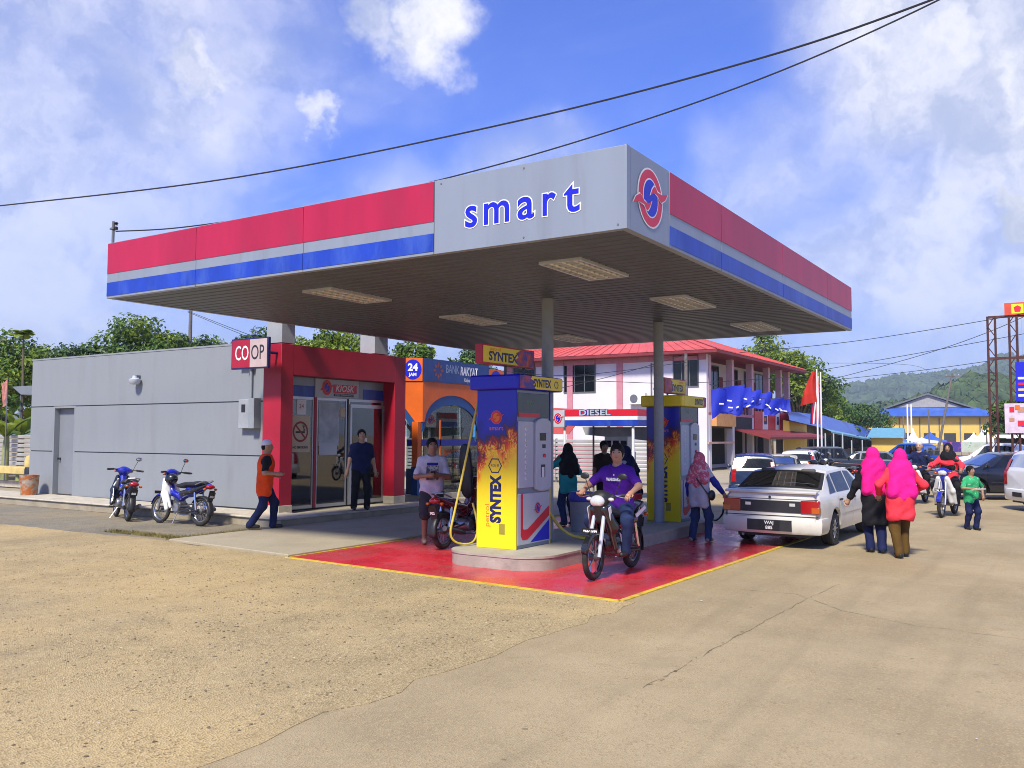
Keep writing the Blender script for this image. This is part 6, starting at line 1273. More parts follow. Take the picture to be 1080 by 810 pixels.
mb_navy = mat('car_navy',(0.015,0.03,0.085),0.25,var=.1,coat=.8); mb_black = mat('car_black',(0.01,0.011,0.018),0.2,var=.1,coat=.8); mb_blue = mat('car_blue',(0.012,0.06,0.30),0.25,var=.1,coat=.8); mb_white2 = mat('car_bright_white',(0.74,0.74,0.74),0.25,var=.04,coat=.8); mb_cream = mat('car_cream',(0.55,0.50,0.38),0.35,var=.06,coat=.4); mb_silver = mat('car_silver',(0.50,0.52,0.54),0.28,.5,var=.05,coat=.6); mb_dark = mat('car_dark_green',(0.016,0.02,0.022),0.3,var=.15,coat=.6)
_sed = car('sedan', 'parked_sedan', 'worn white sedan with black rear garnish being refuelled on the red forecourt', 'car', (-4.27,16.45,.012), H90-.02, m_carwhite, plate='WAJ 885', detail=2); _sed.scale = (1,1,.94)
def sc(o, k): o.scale = (k,k,k); return o
def at(px, d): p = G(px, d); return (p.x, p.y, .006)
sc(car('hatch', 'parked_hatchback', 'dark navy tall hatchback with red rear lamp parked behind the white sedan', 'car', at(795,26), H90+.30, mb_navy, plate='WYA 2276'), 0.86)
sc(car('sedan', 'parked_sedan', 'cream sedan mostly hidden behind the refuelled white sedan', 'car', at(822,30), H90+.2, mb_cream), 0.88)
sc(car('wagon', 'parked_wagon', 'white estate car with dark rear glass behind the cream sedan', 'car', at(846,34), H90+.15, mb_white2), 0.86)
sc(car('jeep', 'parked_jeep', 'dark jeep with a spare wheel on its back beside the parked motorcycles', 'car', at(878,37), .45, mb_dark), 0.76)
sc(car('pickup', 'parked_pickup', 'bright blue double cab pickup behind the riders', 'pickup', at(965,43), math.pi-.35, mb_blue), 0.86)
sc(car('sedan', 'parked_sedan', 'dark purple sedan seen between the two pink headscarves', 'car', at(925,40), .3, mb_navy), 0.85)
sc(car('pickup', 'parked_pickup', 'white pickup with its cab standing behind the truss', 'pickup', at(1058,37), math.pi-.25, mb_white2), 0.88)
car('sedan', 'parked_sedan', 'black sedan parked behind the boy', 'car', at(1060,26), math.pi+.55, mb_black)
car('hatch', 'parked_hatchback', 'white hatchback cut off by the right picture edge', 'car', (G(1154,21.6).x,G(1154,21.6).y,.006), .55, mb_white2)

# ------------------------------------------------------------------ motorcycles
m_seat = mat('seat_vinyl',(0.016,0.016,0.018),0.5,var=.2,bump=.1); m_bplast = m_black
def moto(label, loc, heading, main, shield, accent, lean=0.0, style='cub', plate=None, tailcol=None, seat_up=False, stand=True, group='motorcycles', wheel_rim=None, mirror=(1,-1), lens=True, name='motorcycle', plate_front=True):
    t = thing(name, label, 'motorcycle', loc, heading, group); t.rotation_euler = (lean, 0, heading); r = .285; xf, xr = .63, -.60; rim_m = wheel_rim or m_steel
    for x, nm in ((xf,'front_wheel'),(xr,'rear_wheel')):
        w = .036 if nm == 'front_wheel' else .045
        wh = MB().tube([(x+(r-w)*math.cos(a), 0, r+(r-w)*math.sin(a)) for a in [2*math.pi*i/32 for i in range(32)]], w, 10, closed=True).build(nm, m_rubber, t, smooth=True)
        MB().tube([(x+(r-w*1.95)*math.cos(a), 0, r+(r-w*1.95)*math.sin(a)) for a in [2*math.pi*i/32 for i in range(32)]], w*.55, 8, closed=True).build('rim', rim_m, wh, smooth=True)
        sp = MB(); 
        for k in range(24 if style == 'cub' else 10):
            n = 24 if style == 'cub' else 10; a = 2*math.pi*k/n; sd = .028 if k % 2 else -.028; a2 = a+(.35 if k % 4 < 2 else -.35); q = .004 if style == 'cub' else .010
            sp.cyl((x+.03*math.cos(a2), sd, r+.03*math.sin(a2)), (x+(r-w*1.9)*math.cos(a), sd*.15, r+(r-w*1.9)*math.sin(a)), q, n=4)
        sp.build('spokes', m_steel, wh); MB().lathe([(.03,-.055),(.055,-.04),(.055,.04),(.03,.055)], (x,0,r), 'y', 14).build('hub', m_engine, wh, smooth=True)
    for sg in (1, -1):
        MB().tube([(xf,sg*.075,r),(xf-.07,sg*.075,.52),(xf-.22,sg*.06,.92)], [.022,.026,.022], 8).build('fork_leg', m_steel if style == 'cub' else m_lgrey, t, smooth=True)
        MB().tube([(xr,sg*.085,r),(-.15,sg*.075,.34),(-.02,sg*.06,.36)], .017, 6).build('swing_arm', m_engine, t); MB().cyl((xr+.03,sg*.105,r+.02),(xr+.13,sg*.10,.66),.026,.020,n=10).build('shock_absorber', m_chrome, t, smooth=True)
    # mudguards
    def guard(cx, a0, a1, w, m, nm, rr=r+.02):
        vs = []; n = 14
        for i in range(n+1):
            a = a0+(a1-a0)*i/n
            for y, dz in ((-w,-.03),(-w*.6,0),(w*.6,0),(w,-.03)): vs.append((cx+(rr+dz)*math.cos(a), y, r+(rr+dz)*math.sin(a)))
        me = meshobj(nm, vs, [(i*4+j,i*4+j+1,i*4+5+j,i*4+4+j) for i in range(n) for j in range(3)], m, t, 50); q = me.modifiers.new('solid','SOLIDIFY'); q.thickness = .006; return me
    guard(xf, R_(15), R_(175), .055, accent if style == 'sport' else main, 'front_mudguard'); guard(xr, R_(30), R_(195), .07, m_bplast, 'rear_mudguard')
    # bodywork from blended forms
    V, F = sdf_mesh([('c',(.42,0,.88),(.30,0,.62),.075,.06),('c',(.30,0,.62),(.02,0,.54),.06,.075),('c',(.02,0,.56),(-.25,0,.66),.085,.095),('c',(-.25,0,.66),(-.78,0,.79),.10,.045)], .016, .06); meshobj('body_shell', V, F, main, t)
    for sg in (1, -1):
        if style == 'cub': pr = [('c',(.45,sg*.09,.86),(.35,sg*.18,.58),.055,.05),('c',(.35,sg*.18,.58),(.20,sg*.20,.30),.05,.04),('c',(.40,sg*.06,.80),(.26,sg*.12,.34),.06,.05),('c',(.26,sg*.18,.62),(.10,sg*.19,.34),.035,.03)]
        else: pr = [('c',(.46,sg*.07,.86),(.32,sg*.14,.64),.065,.06),('c',(.32,sg*.14,.64),(.10,sg*.15,.50),.055,.035),('c',(.40,sg*.10,.72),(.25,sg*.13,.36),.05,.04)]
        V, F = sdf_mesh(pr, .015, .05); meshobj('leg_shield', V, F, shield, t); V, F = sdf_mesh([('c',(-.08,sg*.10,.62),(-.42,sg*.10,.68),.05,.055),('c',(-.42,sg*.10,.68),(-.74,sg*.055,.80),.05,.02)], .015, .05); meshobj('side_cover', V, F, accent, t)
        MB().box(-.30,-.05,*sorted((sg*.146,sg*.15)),.60,.66).build('stripe_decal', shield if style == 'cub' else m_white, t) if False else None
    if style == 'sport':
        for sg in (1,-1):
            MB().prism([(.50,.88),(.44,.72),(.36,.62),(.34,.70),(.40,.80),(.43,.90)], 'y', *sorted((sg*.142,sg*.15))).build('white_flash', m_white, t); MB().prism([(.30,.66),(.10,.54),(.02,.56),(.16,.66)], 'y', *sorted((sg*.203,sg*.21))).build('red_flash', tailcol or m_redink, t); MB().prism([(.26,.60),(.14,.40),(.09,.40),(.17,.60)], 'y', *sorted((sg*.178,sg*.185))).build('white_flash', m_white, t)
            MB().prism([(-.36,.74),(-.70,.84),(-.74,.80),(-.40,.69)], 'y', *sorted((sg*.152,sg*.158))).build('white_flash', m_white, t)
    # headlight nacelle
    V, F = sdf_mesh([('e',(.40,0,1.0),(.11,.13,.10)),('c',(.36,-.15,1.01),(.36,.15,1.01),.035,.035),('c',(.44,0,.96),(.42,0,.86),.075,.06)]+([] if style == 'cub' else [('c',(.47,0,.93),(.42,0,.74),.085,.07)]), .014, .05); cw = meshobj('headlight_cowl', V, F, main if style == 'cub' else m_bplast, t)
    if lens: MB().ell((.475,0,.985) if style == 'cub' else (.515,0,.965),(.055,.095 if style == 'cub' else .10,.065 if style == 'cub' else .075),16,10).build('headlight', m_clearlens, cw, smooth=True)
    for sg in (1, -1):
        MB().ell((.43,sg*.15,.985),(.03,.04,.025)).build('indicator', m_amber if style == 'cub' else m_clearlens, cw, smooth=True)
    if style == 'sport': MB().prism([(.50,-.06),(.50,.06),(.36,.10),(.36,-.10)], 'z', .90, .905).build('visor', m_white, cw)
    hb = MB().tube([(.24,.36,1.02),(.30,.22,1.03),(.37,.08,1.02),(.37,-.08,1.02),(.30,-.22,1.03),(.24,-.36,1.02)], .013, 8).build('handlebar', m_black, t, smooth=True)
    for sg in (1, -1):
        MB().cyl((.30,sg*.23,1.03),(.235,sg*.365,1.02),.019,n=10).build('grip', m_rubber, hb, smooth=True); MB().tube([(.34,sg*.18,1.025),(.33,sg*.27,1.005),(.28,sg*.36,1.0)], .006, 5).build('lever', m_steel, hb)
        if sg in mirror: mr = MB().tube([(.33,sg*.17,1.04),(.34,sg*.21,1.14),(.33,sg*.25,1.24)], .006, 6).build('mirror_stem', m_black, hb); MB().ell((.325,sg*.26,1.27),(.018,.065,.042)).build('mirror', m_bplast, mr, smooth=True); MB().ell((.308,sg*.26,1.27),(.006,.056,.035)).build('mirror_glass', m_chrome, mr, smooth=True)
    # seat
    sv, sf = sdf_mesh([('e',(-.02,0,.765),(.20,.12,.05)),('e',(-.30,0,.80),(.30,.13,.055)),('e',(-.55,0,.83),(.18,.11,.045))], .014, .06); s = meshobj('seat', sv, sf, m_seat, t)
    if seat_up: s.location = Vector((.10,0,.80))-Matrix.Rotation(R_(-0),3,'Y') @ Vector((0,0,0)); s.matrix_local = Matrix.Translation((.16,0,.76)) @ Matrix.Rotation(R_(82),4,'Y') @ Matrix.Translation((-.16,0,-.76))
    MB().tube([(-.5,.12,.80),(-.74,.11,.88),(-.82,0,.89),(-.74,-.11,.88),(-.5,-.12,.80)], .012, 8).build('grab_rail', m_steel if style == 'cub' else m_black, t, smooth=True)
    MB().ell((-.80,0,.765),(.07,.10,.05)).build('tail_light', m_tail, t, smooth=True)
    for sg in (1,-1): MB().ell((-.80,sg*.13,.72),(.03,.035,.025)).build('indicator', m_amber, t, smooth=True)
    pf = MB().obox((-.86,0,.60),(.012,.15,.13),('Y',R_(-14))).build('rear_plate', m_plate, t); MB().obox((-.83,0,.55),(.02,.12,.30),('Y',R_(-14))).build('plate_bracket', m_bplast, t)
    for s, z in (((plate or 'VAB 214').split()[0],.632),((plate or 'VAB 214').split()[1],.575)): text('lettering', s, .058, (-.8675-(z-.6)*-.24,0,z), (0,-1,0), (-.24,0,1), m_white, pf, offset=.003)
    if plate_front: fp = MB().obox((xf+.10,0,r+.33),(.008,.22,.06),('Y',R_(10))).build('front_plate', m_plate, t); text('lettering', plate or 'VAB 214', .052, (xf+.107,0,r+.33), (0,1,0), (-.17,0,1), m_white, fp, width=.19, offset=.003)
    # engine, exhaust, foot pegs, chain case, stand
    MB().box(-.06,.16,-.10,.10,.26,.44).build('engine', m_engine, t, bevel=.03); MB().cyl((.12,0,.36),(.34,0,.42),.075,.065,n=14).build('cylinder_head', m_engine, t, smooth=True); MB().lathe([(.09,-.145),(.10,-.12),(.10,.12),(.09,.145)], (.02,0,.33), 'y', 18).build('crankcase', m_steel, t, smooth=True)
    MB().tube([(.34,-.03,.37),(.32,-.08,.22),(.1,-.13,.19),(-.2,-.15,.22)], .017, 8).build('exhaust_pipe', m_steel, t, smooth=True); MB().tube([(-.2,-.15,.22),(-.35,-.155,.25),(-.78,-.16,.34)], [.03,.045,.042], 12).build('silencer', m_engine if style == 'cub' else m_bplast, t, smooth=True)
    MB().tube([(-.62,.10,.30),(-.3,.10,.36),(0,.10,.36),(0,.10,.29),(-.62,.10,.25)], .02, 6).build('chain_case', m_bplast, t)
    for sg in (1,-1): MB().cyl((.06,sg*.10,.25),(.06,sg*.27,.25),.016,n=8).build('foot_peg', m_rubber, t)
    MB().tube([(.10,.10,.26),(.2,.14,.24),(.28,.15,.26)], .008, 5).build('gear_pedal', m_steel, t)
    if stand: MB().tube([(-.02,.10,.26),(-.06,.24,.012)], .011, 6).build('side_stand', m_steel, t)
    return t
mc_blue = mat('bike_blue',(0.012,0.02,0.36),0.25,var=.1,coat=.8); mc_white = mat('bike_white',(0.70,0.70,0.68),0.3,var=.05,coat=.5); mc_black = mat('bike_black',(0.012,0.012,0.014),0.25,var=.15,coat=.7); mc_maroon = mat('bike_maroon',(0.13,0.008,0.02),0.25,var=.1,coat=.8); mc_lblue = mat('bike_sky_blue',(0.10,0.28,0.55),0.25,var=.1,coat=.6); mc_red = mat('bike_red',(0.40,0.01,0.02),0.3,coat=.6)
def rp(x, y, h, off): return (x+off*math.cos(h), y+off*math.sin(h), .0)
h1 = R_(157); moto('dark blue moped seen from behind, parked against the kerb left of the white one', (*rp(-16.6,11.15,h1,.60)[:2],.006), h1, mc_blue, mc_black, mc_black, lean=.10, plate='WHB 645', mirror=(-1,))
h2 = R_(181); moto('white and blue moped with chrome rims parked side on below the grey wall', (*rp(-14.55,11.35,h2,.60)[:2],.006), h2, mc_blue, mc_white, mc_black, lean=.08, plate='CBR 3021', wheel_rim=m_chrome, mirror=(-1,))
h3 = -H90+.05; BK = (*rp(-5.22,11.10,h3,.60)[:2],.013); bike3 = moto('black red and white motorcycle ridden by the man in purple', BK, h3, mc_black, mc_black, mc_black, 0.0, 'sport', 'VKD 1784', mc_red, stand=False, wheel_rim=mc_black)
h4 = H90+.06; moto('maroon motorcycle with its seat lifted for fuelling behind the near pump', (*rp(-8.5,11.2,h4,.60)[:2],.013), h4, mc_maroon, mc_maroon, mc_maroon, lean=-.04, seat_up=True, plate='CCX 902')
p5 = g5 = G(991, 19.8); h5 = -H90-.30+.2; BK5 = (*rp(p5.x,p5.y,h5,-.63)[:2],.006); moto('blue and white moped ridden towards the camera by the rider in red', BK5, h5, mc_blue, mc_white, mc_white, 0.0, 'cub', 'VBT 9182', stand=False)
p6 = G(968, 24); h6 = -H90-.1; BK6 = (p6.x,p6.y,.006); moto('dark moped behind the one ridden by the rider in red', BK6, h6, mc_black, mc_white, mc_black, 0.0, 'cub', stand=False)
for i, (px, d, lab) in enumerate(((866,26.5,'black motorcycle parked leftmost beside the jeep'),(876,27,'second black motorcycle parked beside the jeep'),(886,27.5,'motorcycle with a white shield parked nearest the jeep spare wheel'))):
    p = G(px, d); moto(lab, (p.x,p.y,.006), R_(150)+i*.1, mc_black, mc_white if i == 2 else mc_black, mc_black, lean=.08)
def helmet(loc, parent=None):
    t = thing('crash_helmet', 'black open helmet hanging on the white moped', 'helmet', loc); V, F = sdf_mesh([('e',(0,0,0),(.14,.12,.12))], .014, .02, sub=[('e',(.10,0,-.07),(.12,.10,.08))]); meshobj('shell', V, F, mc_black, t); MB().tube([(-.05+.18*math.cos(a),.121*math.sin(a)*1.0,.02) for a in [R_(-60+12*i) for i in range(11)]], .008, 5).build('visor_rim', m_lgrey, t)
helmet((-14.55+.62*math.cos(h2)+.28*math.cos(h2), 11.35+.9*math.sin(h2), .90))

# ------------------------------------------------------------------ people
m_skin = [mat('skin_brown',(0.44,0.235,0.14),0.55,var=.08,vscale=8), mat('skin_tan',(0.48,0.28,0.18),0.55,var=.08,vscale=8), mat('skin_dark',(0.30,0.165,0.10),0.55,var=.08,vscale=8)]
m_hair = mat('hair_black',(0.010,0.009,0.009),0.7,var=.3,vscale=20,spec=.15,bump=.5,bscale=60); m_eye = mat('eye_dark',(0.02,0.015,0.012),0.3); m_lip = mat('lip',(0.22,0.08,0.06),0.5)
def cloth(name, col, var=.16, bump=.8): return mat(name, col, .85, var=var, vscale=5, bump=bump, bscale=9, spec=.2)
def ik(a, t, l1, l2, pole):
    a = Vector(a); t = Vector(t); d = t-a; L = min(d.length, (l1+l2)*.999); dn = d.normalized(); p = Vector(pole); p = p-dn*p.dot(dn); p = p.normalized() if p.length > 1e-4 else dn.orthogonal().normalized()
    c = (l1*l1+L*L-l2*l2)/(2*L); h = math.sqrt(max(0, l1*l1-c*c)); return a+dn*c+p*h, a+dn*L
def person(label, loc, face, H=1.68, skin=1, pose=None, shirt=None, sleeve=.62, trousers=None, shoes=None, hair=m_hair, hijab=None, hijab_len=.22, cap=None, skirt=None, tunic=0.0, build=1.0, female=False, res=.014, group='people at the station', extra=None, vest=None, mous=False, legs_bare=False, group_=None):
    """pose keys: hz, lean (fwd), side, feet ((x,y,z) L,R), hands L,R, knee/elbow poles, head (yaw,pitch)"""
    P = dict(hz=.525*H, lean=.03, side=0.0, feet=((-.09,.02,.0),(.09,-.02,.0)), hands=((-.27,.06,.80*H*.53),(.27,.06,.80*H*.53)), elbow=((-.4,-1,-.2),(.4,-1,-.2)), knee=((-.12,1,0),(.12,1,0)), head=(0,0), shift=(0,0)); P.update(pose or {})
    t = thing('person', label, 'person', loc, face-math.pi/2, group); B = build
    pel = Vector((P['shift'][0],P['shift'][1],P['hz'])); sp = Vector((math.sin(P['side']), math.sin(P['lean']), math.cos(P['lean'])*math.cos(P['side']))).normalized(); X = Vector((1,0,0)); X = (X-sp*X.dot(sp)).normalized()
    chest = pel+sp*.205*H; nb = pel+sp*.30*H; sw = (.088 if female else .100)*H*(.9+.1*B); shl = [nb-sp*.034*H-X*sw, nb-sp*.034*H+X*sw]; hips = [pel-X*.052*H-Vector((0,0,.01*H)), pel+X*.052*H-Vector((0,0,.01*H))]
    hd = (sp*.55+Vector((0,0,.45))).normalized(); hc = nb+hd*.108*H; yaw, pit = P['head']; HR = Matrix.Rotation(yaw,3,'Z') @ Matrix.Rotation(-pit,3,'X'); hm = [list(r) for r in HR]
    arms = []; legs = []
    for i in (0,1):
        el, wr = ik(shl[i], P['hands'][i], .168*H, .150*H, P['elbow'][i]); arms.append((shl[i], el, wr))
        f = Vector(P['feet'][i]); an = f+Vector((0,-.02*H,.045*H)); kn, an2 = ik(hips[i], an, .245*H, .245*H, P['knee'][i]); legs.append((hips[i], kn, an2, f))
    def L(o): return hc+HR @ (Vector(o)*H)
    tor = [('e',pel,(.092*H*B,.068*H*B,.07*H)),('c',pel-X*.036*H,chest-X*.045*H,.058*H*B,.056*H*B),('c',pel+X*.036*H,chest+X*.045*H,.058*H*B,.056*H*B),('e',chest+sp*.02*H,(.098*H*B,.066*H*B,.085*H)),('c',shl[0],nb-sp*.006*H,.030*H,.034*H),('c',nb-sp*.006*H,shl[1],.034*H,.030*H)]
    if female: tor += [('e',chest+Vector((s*.043*H,.045*H,.0)),(.042*H,.038*H,.042*H)) for s in (-1,1)]
    head = [('e',hc,(.0485*H,.059*H,.067*H),hm),('c',L((0,.018,-.03)),L((0,.024,-.052)),.030*H,.022*H),('c',L((0,.050,.002)),L((0,.060,-.016)),.006*H,.0085*H),('c',nb-sp*.01*H,L((0,-.008,-.05)),.034*H,.031*H),('e',L((.046,-.004,-.004)),(.006*H,.012*H,.018*H),hm),('e',L((-.046,-.004,-.004)),(.006*H,.012*H,.018*H),hm)]
    limb = []
    for (s,e,w) in arms: d = (w-e).normalized(); limb += [('c',s,e,.031*H,.025*H),('c',e,w,.026*H,.0165*H),('c',w,w+d*.045*H,.018*H,.021*H)]
    for (h,k,a,f) in legs: limb += [('c',h,k,.052*H*B,.034*H),('c',k,a,.034*H,.022*H),('c',a+Vector((0,-.012*H,-.018*H)),a+Vector((0,.085*H,-.028*H)),.022*H,.017*H)]
    V, F = sdf_mesh(tor+head+limb, res, .022*H); nV = len(V); mb = MB(); mb.v = [tuple(v) for v in V]; mb.f = [tuple(int(q) for q in f) for f in F]; mb.mi = [0]*len(mb.f)
    for i, (s,e,w) in enumerate(arms):                      # five unequal fingers, thumb on the inner side
        d = (w-e).normalized(); sd = d.cross(Vector((0,1,0)) if abs(d.y) < .8 else Vector((0,0,1))).normalized(); nn = d.cross(sd); grip = P.get('curl', .7); inner = 1 if i == 0 else -1; base = w+d*.05*H
        for k, ln in enumerate((.040,.046,.043,.034)):
            o = base+sd*(k-1.5)*.0115*H; a = o+d*ln*H*.5+nn*.006*H*grip*inner; b = a+d*ln*H*.35*(1-.6*grip)+nn*.022*H*grip*inner; mb.tube([o-d*.012*H,o,a,b], [.0055*H,.0055*H,.005*H,.004*H], 6)
        o = w+d*.018*H-sd*.018*H; mb.tube([o,o-sd*.014*H+d*.012*H,o-sd*.014*H+d*.034*H+nn*.006*H*inner], [.0065*H,.006*H,.0045*H], 6)
    for s in (-1,1): mb.ell(L((s*.0185,.0538,.006)), (.0095*H,.0045*H,.0052*H), 8, 6, HR, 1); mb.ell(L((s*.0185,.0530,.019)), (.012*H,.0045*H,.0028*H), 8, 5, HR, 2)
    mb.ell(L((0,.0520,-.032)), (.014*H,.006*H,.0042*H), 8, 6, HR, 3)
    if mous: mb.ell(L((0,.0540,-.025)), (.017*H,.006*H,.0035*H), 8, 6, HR, 2)
    me = mb.mesh('body'); 
    for q in (m_skin[skin], m_eye, m_hair, m_lip): me.materials.append(q)
    me.polygons.foreach_set('use_smooth', [True]*len(me.polygons)); o = link(bpy.data.objects.new('body', me)); o.parent = t
    inf = .010*H; _rs = random.Random(len(label)*7+int(loc[0]*10)); ph_ = [_rs.random()*6 for _ in range(6)]
    def fold(V, amp=.0055):
        x, y, z = V[:,0], V[:,1], V[:,2]; s = np.sin(z*34+5*np.sin(x*9+ph_[0])+4*np.sin(y*11+ph_[1])+ph_[2])*.6+np.sin(z*13-x*21+y*17+3*np.sin(z*9+ph_[3])+ph_[4])*.8; c = V.mean(0); dx, dy = x-np.interp(z, [z.min(), z.max()], [c[0], c[0]]), y-c[1]; l = np.sqrt(dx*dx+dy*dy)+1e-4; W_ = V.copy(); W_[:,0] += dx/l*s*amp; W_[:,1] += dy/l*s*amp; return W_
    def grow(pr, a): return [('c',p[1],p[2],p[3]+a,p[4]+a) if p[0] == 'c' else ('e',p[1],tuple(q+a for q in p[2]),*p[3:]) for p in pr]
    def sleeves(fr, a):
        out = []
        for (s,e,w) in arms:
            if fr <= 1: out.append(('c',s,s+(e-s)*fr,.034*H+a,.038*H+a))
            else: out += [('c',s,e,.036*H+a,.032*H+a),('c',e,e+(w-e)*(fr-1),.032*H+a,.026*H+a)]
        return out
    gres = max(res, .014)
    if trousers:
        pr = grow(tor[:3], inf*.7); pr = [pr[0]]
        for (h,k,a,f) in legs:
            if legs_bare: pr += [('c',h,k,.062*H*B,.058*H)]
            else: pr += [('c',h,k,.061*H*B,.047*H),('c',k,a+Vector((0,0,-.005*H)),.047*H,.040*H)]
        V, F = sdf_mesh(pr, gres, .03*H); meshobj('trousers', fold(V), F, trousers, t)
    if skirt:
        ac = (legs[0][2]+legs[1][2])/2; kc = (legs[0][1]+legs[1][1])/2; pr = [('e',pel,(.086*H*B,.066*H*B,.07*H))]
        for s in (-1,1): pr += [('c',pel+X*s*.030*H-Vector((0,0,.04*H)),kc+X*s*.035*H,.058*H*B,.058*H*B),('c',kc+X*s*.035*H,Vector((ac.x+s*.035*H,ac.y,.045*H)),.058*H*B,.054*H*B)]
        V, F = sdf_mesh(pr, gres, .04*H, sub=[('e',(ac.x,ac.y,.045*H-2.0),(2.0,2.0,2.0))]); meshobj('skirt', fold(V,.008), F, skirt, t)
    if shirt:
        pr = grow(tor, inf)+sleeves(sleeve, 0 if not female else .006); low = pel-sp*(.05+tunic)*H; wd = 1.0+tunic*.9
        for s in (-1,1): pr.append(('c',chest+X*s*.045*H,low+X*s*.044*H,.064*H*B,.066*H*B*wd))
        hem = [('e',(low.x,low.y,low.z-.022*H-.3*H),(.19*H*B,.19*H*B,.3*H))]; V, F = sdf_mesh(pr, gres, .03*H, sub=hem+([('e',nb+sp*.032*H+Vector((0,.012*H,0)),(.042*H,.05*H,.035*H))] if not hijab else [])); meshobj('shirt', fold(V,.007), F, shirt, t)
    if vest:
        pr = grow(tor[1:], inf*1.9); low = pel-sp*.09*H
        for s in (-1,1): pr.append(('c',chest+X*s*.045*H,low+X*s*.048*H,.072*H*B,.076*H*B))
        V, F = sdf_mesh(pr, gres, .03*H, sub=[('e',nb+sp*.04*H,(.06*H,.055*H,.06*H)),('e',shl[0]-X*.03*H,(.05*H,.09*H,.07*H)),('e',shl[1]+X*.03*H,(.05*H,.09*H,.07*H))]); meshobj('vest', fold(V,.006), F, vest, t)
    if shoes:
        for (h,k,a,f) in legs: V, F = sdf_mesh([('c',a+Vector((0,-.015*H,-.016*H)),a+Vector((0,.092*H,-.022*H)),.028*H,.021*H)], .012, .02); meshobj('shoe', V, F, shoes, t)
    if hijab:
        pr = [('e',hc+Vector((0,-.004*H,.004*H)),(.058*H,.068*H,.075*H),hm),('c',L((0,-.01,-.04)),nb+sp*.02*H,.058*H,.066*H)]
        bl = nb-sp*hijab_len*H; bk = Vector((0,-.050*H,0)); fw = Vector((0,.035*H,0)); wdt = .084*H
        for s in (-1,1): pr += [('c',nb+X*s*.045*H-Vector((0,0,.0)),shl[(s+1)//2]-X*s*.01*H-Vector((0,0,.02*H)),.060*H,.056*H),('c',nb+X*s*.03*H+bk*.4,bl+X*s*wdt+bk,.062*H*B,.050*H*B),('c',nb+X*s*.03*H+fw*.5,nb-sp*hijab_len*.75*H+X*s*.05*H+fw*1.3,.060*H,.048*H)]
        pr += [('c',nb+bk*.4,bl-sp*.05*H+bk*1.0,.066*H,.048*H)]
        V, F = sdf_mesh(pr, gres, .035*H, sub=[('e',L((0,.062,-.006)),(.034*H,.040*H,.050*H),hm)]); meshobj('headscarf', fold(V,.005), F, hijab, t)
    elif hair and not cap:
        V, F = sdf_mesh([('e',hc+HR @ Vector((0,-.006*H,.008*H)),(.0555*H,.066*H,.072*H),hm),('e',L((0,-.02,.03)),(.053*H,.056*H,.053*H),hm)], .010, .02, sub=[('e',L((0,.066,-.022)),(.060*H,.046*H,.054*H),hm),('e',L((0,.0,-.09)),(.09*H,.09*H,.055*H),hm)]); meshobj('hair', V, F, hair, t)
    if cap:
        V, F = sdf_mesh([('e',L((0,-.004,.040)),(.052*H,.060*H,.045*H),hm)], .010, .02, sub=[('e',L((0,0,-.035)),(.1*H,.1*H,.06*H),hm)]); meshobj('skullcap', V, F, cap, t)
        V, F = sdf_mesh([('e',hc+HR @ Vector((0,-.008*H,.0)),(.0485*H,.058*H,.052*H),hm)], .011, .02, sub=[('e',L((0,.050,-.01)),(.06*H,.045*H,.08*H),hm),('e',L((0,0,-.07)),(.09*H,.09*H,.045*H),hm)]); meshobj('hair', V, F, hair, t)
    t['_dbg'] = 0; del t['_dbg']
    return t, dict(arms=arms, legs=legs, chest=chest, pel=pel, hc=hc, nb=nb, H=H, X=X, sp=sp, HR=HR)
c_navy = cloth('cloth_navy',(0.012,0.018,0.07)); c_denim = cloth('cloth_denim',(0.02,0.035,0.10),.25); c_black = cloth('cloth_black',(0.012,0.012,0.016)); c_orange = cloth('cloth_orange',(0.85,0.075,0.010)); c_white = cloth('cloth_white',(0.62,0.60,0.66)); c_purple = cloth('cloth_purple',(0.075,0.012,0.26)); c_teal = cloth('cloth_teal',(0.02,0.30,0.30)); c_pink = cloth('cloth_hot_pink',(0.74,0.012,0.24),.14,.9); c_coral = cloth('cloth_coral',(0.80,0.045,0.07)); c_olive = cloth('cloth_olive_brown',(0.10,0.055,0.012)); c_grey = cloth('cloth_grey',(0.40,0.40,0.46)); c_royal = cloth('cloth_royal_blue',(0.02,0.03,0.28)); c_green = mat('cloth_green_print',(0.02,0.34,0.12),.85,var=.1,vscale=3,col2=(0.45,0.6,0.45),c2lo=.60,c2hi=.66,c2scale=26); c_rosep = mat('cloth_rose_print',(0.55,0.10,0.16),.85,var=.2,vscale=8,col2=(0.60,0.40,0.45),c2lo=.52,c2hi=.60,c2scale=22,bump=.3,bscale=12); c_brown = cloth('cloth_dark_brown',(0.035,0.025,0.02)); m_shoe = mat('shoe_black',(0.015,0.014,0.014),0.5); m_sandal = mat('shoe_tan',(0.30,0.20,0.15),0.6); c_dkgreen = cloth('cloth_dark_teal',(0.012,0.035,0.05))
m_sock = mat('skullcap_white',(0.70,0.69,0.72),.8,var=.08,bump=.2,bscale=80)
def hdg(dx, dy): return math.atan2(dy, dx)
def bear(deg):  # heading relative to looking straight away from the camera, clockwise positive
    return math.atan2(_f.y,_f.x)-R_(deg)
def ground_at(px, py, z=0.0):
    v = RAY(px, py); k = (z-1.8)/v.z; return (v.x*k, v.y*k, z)
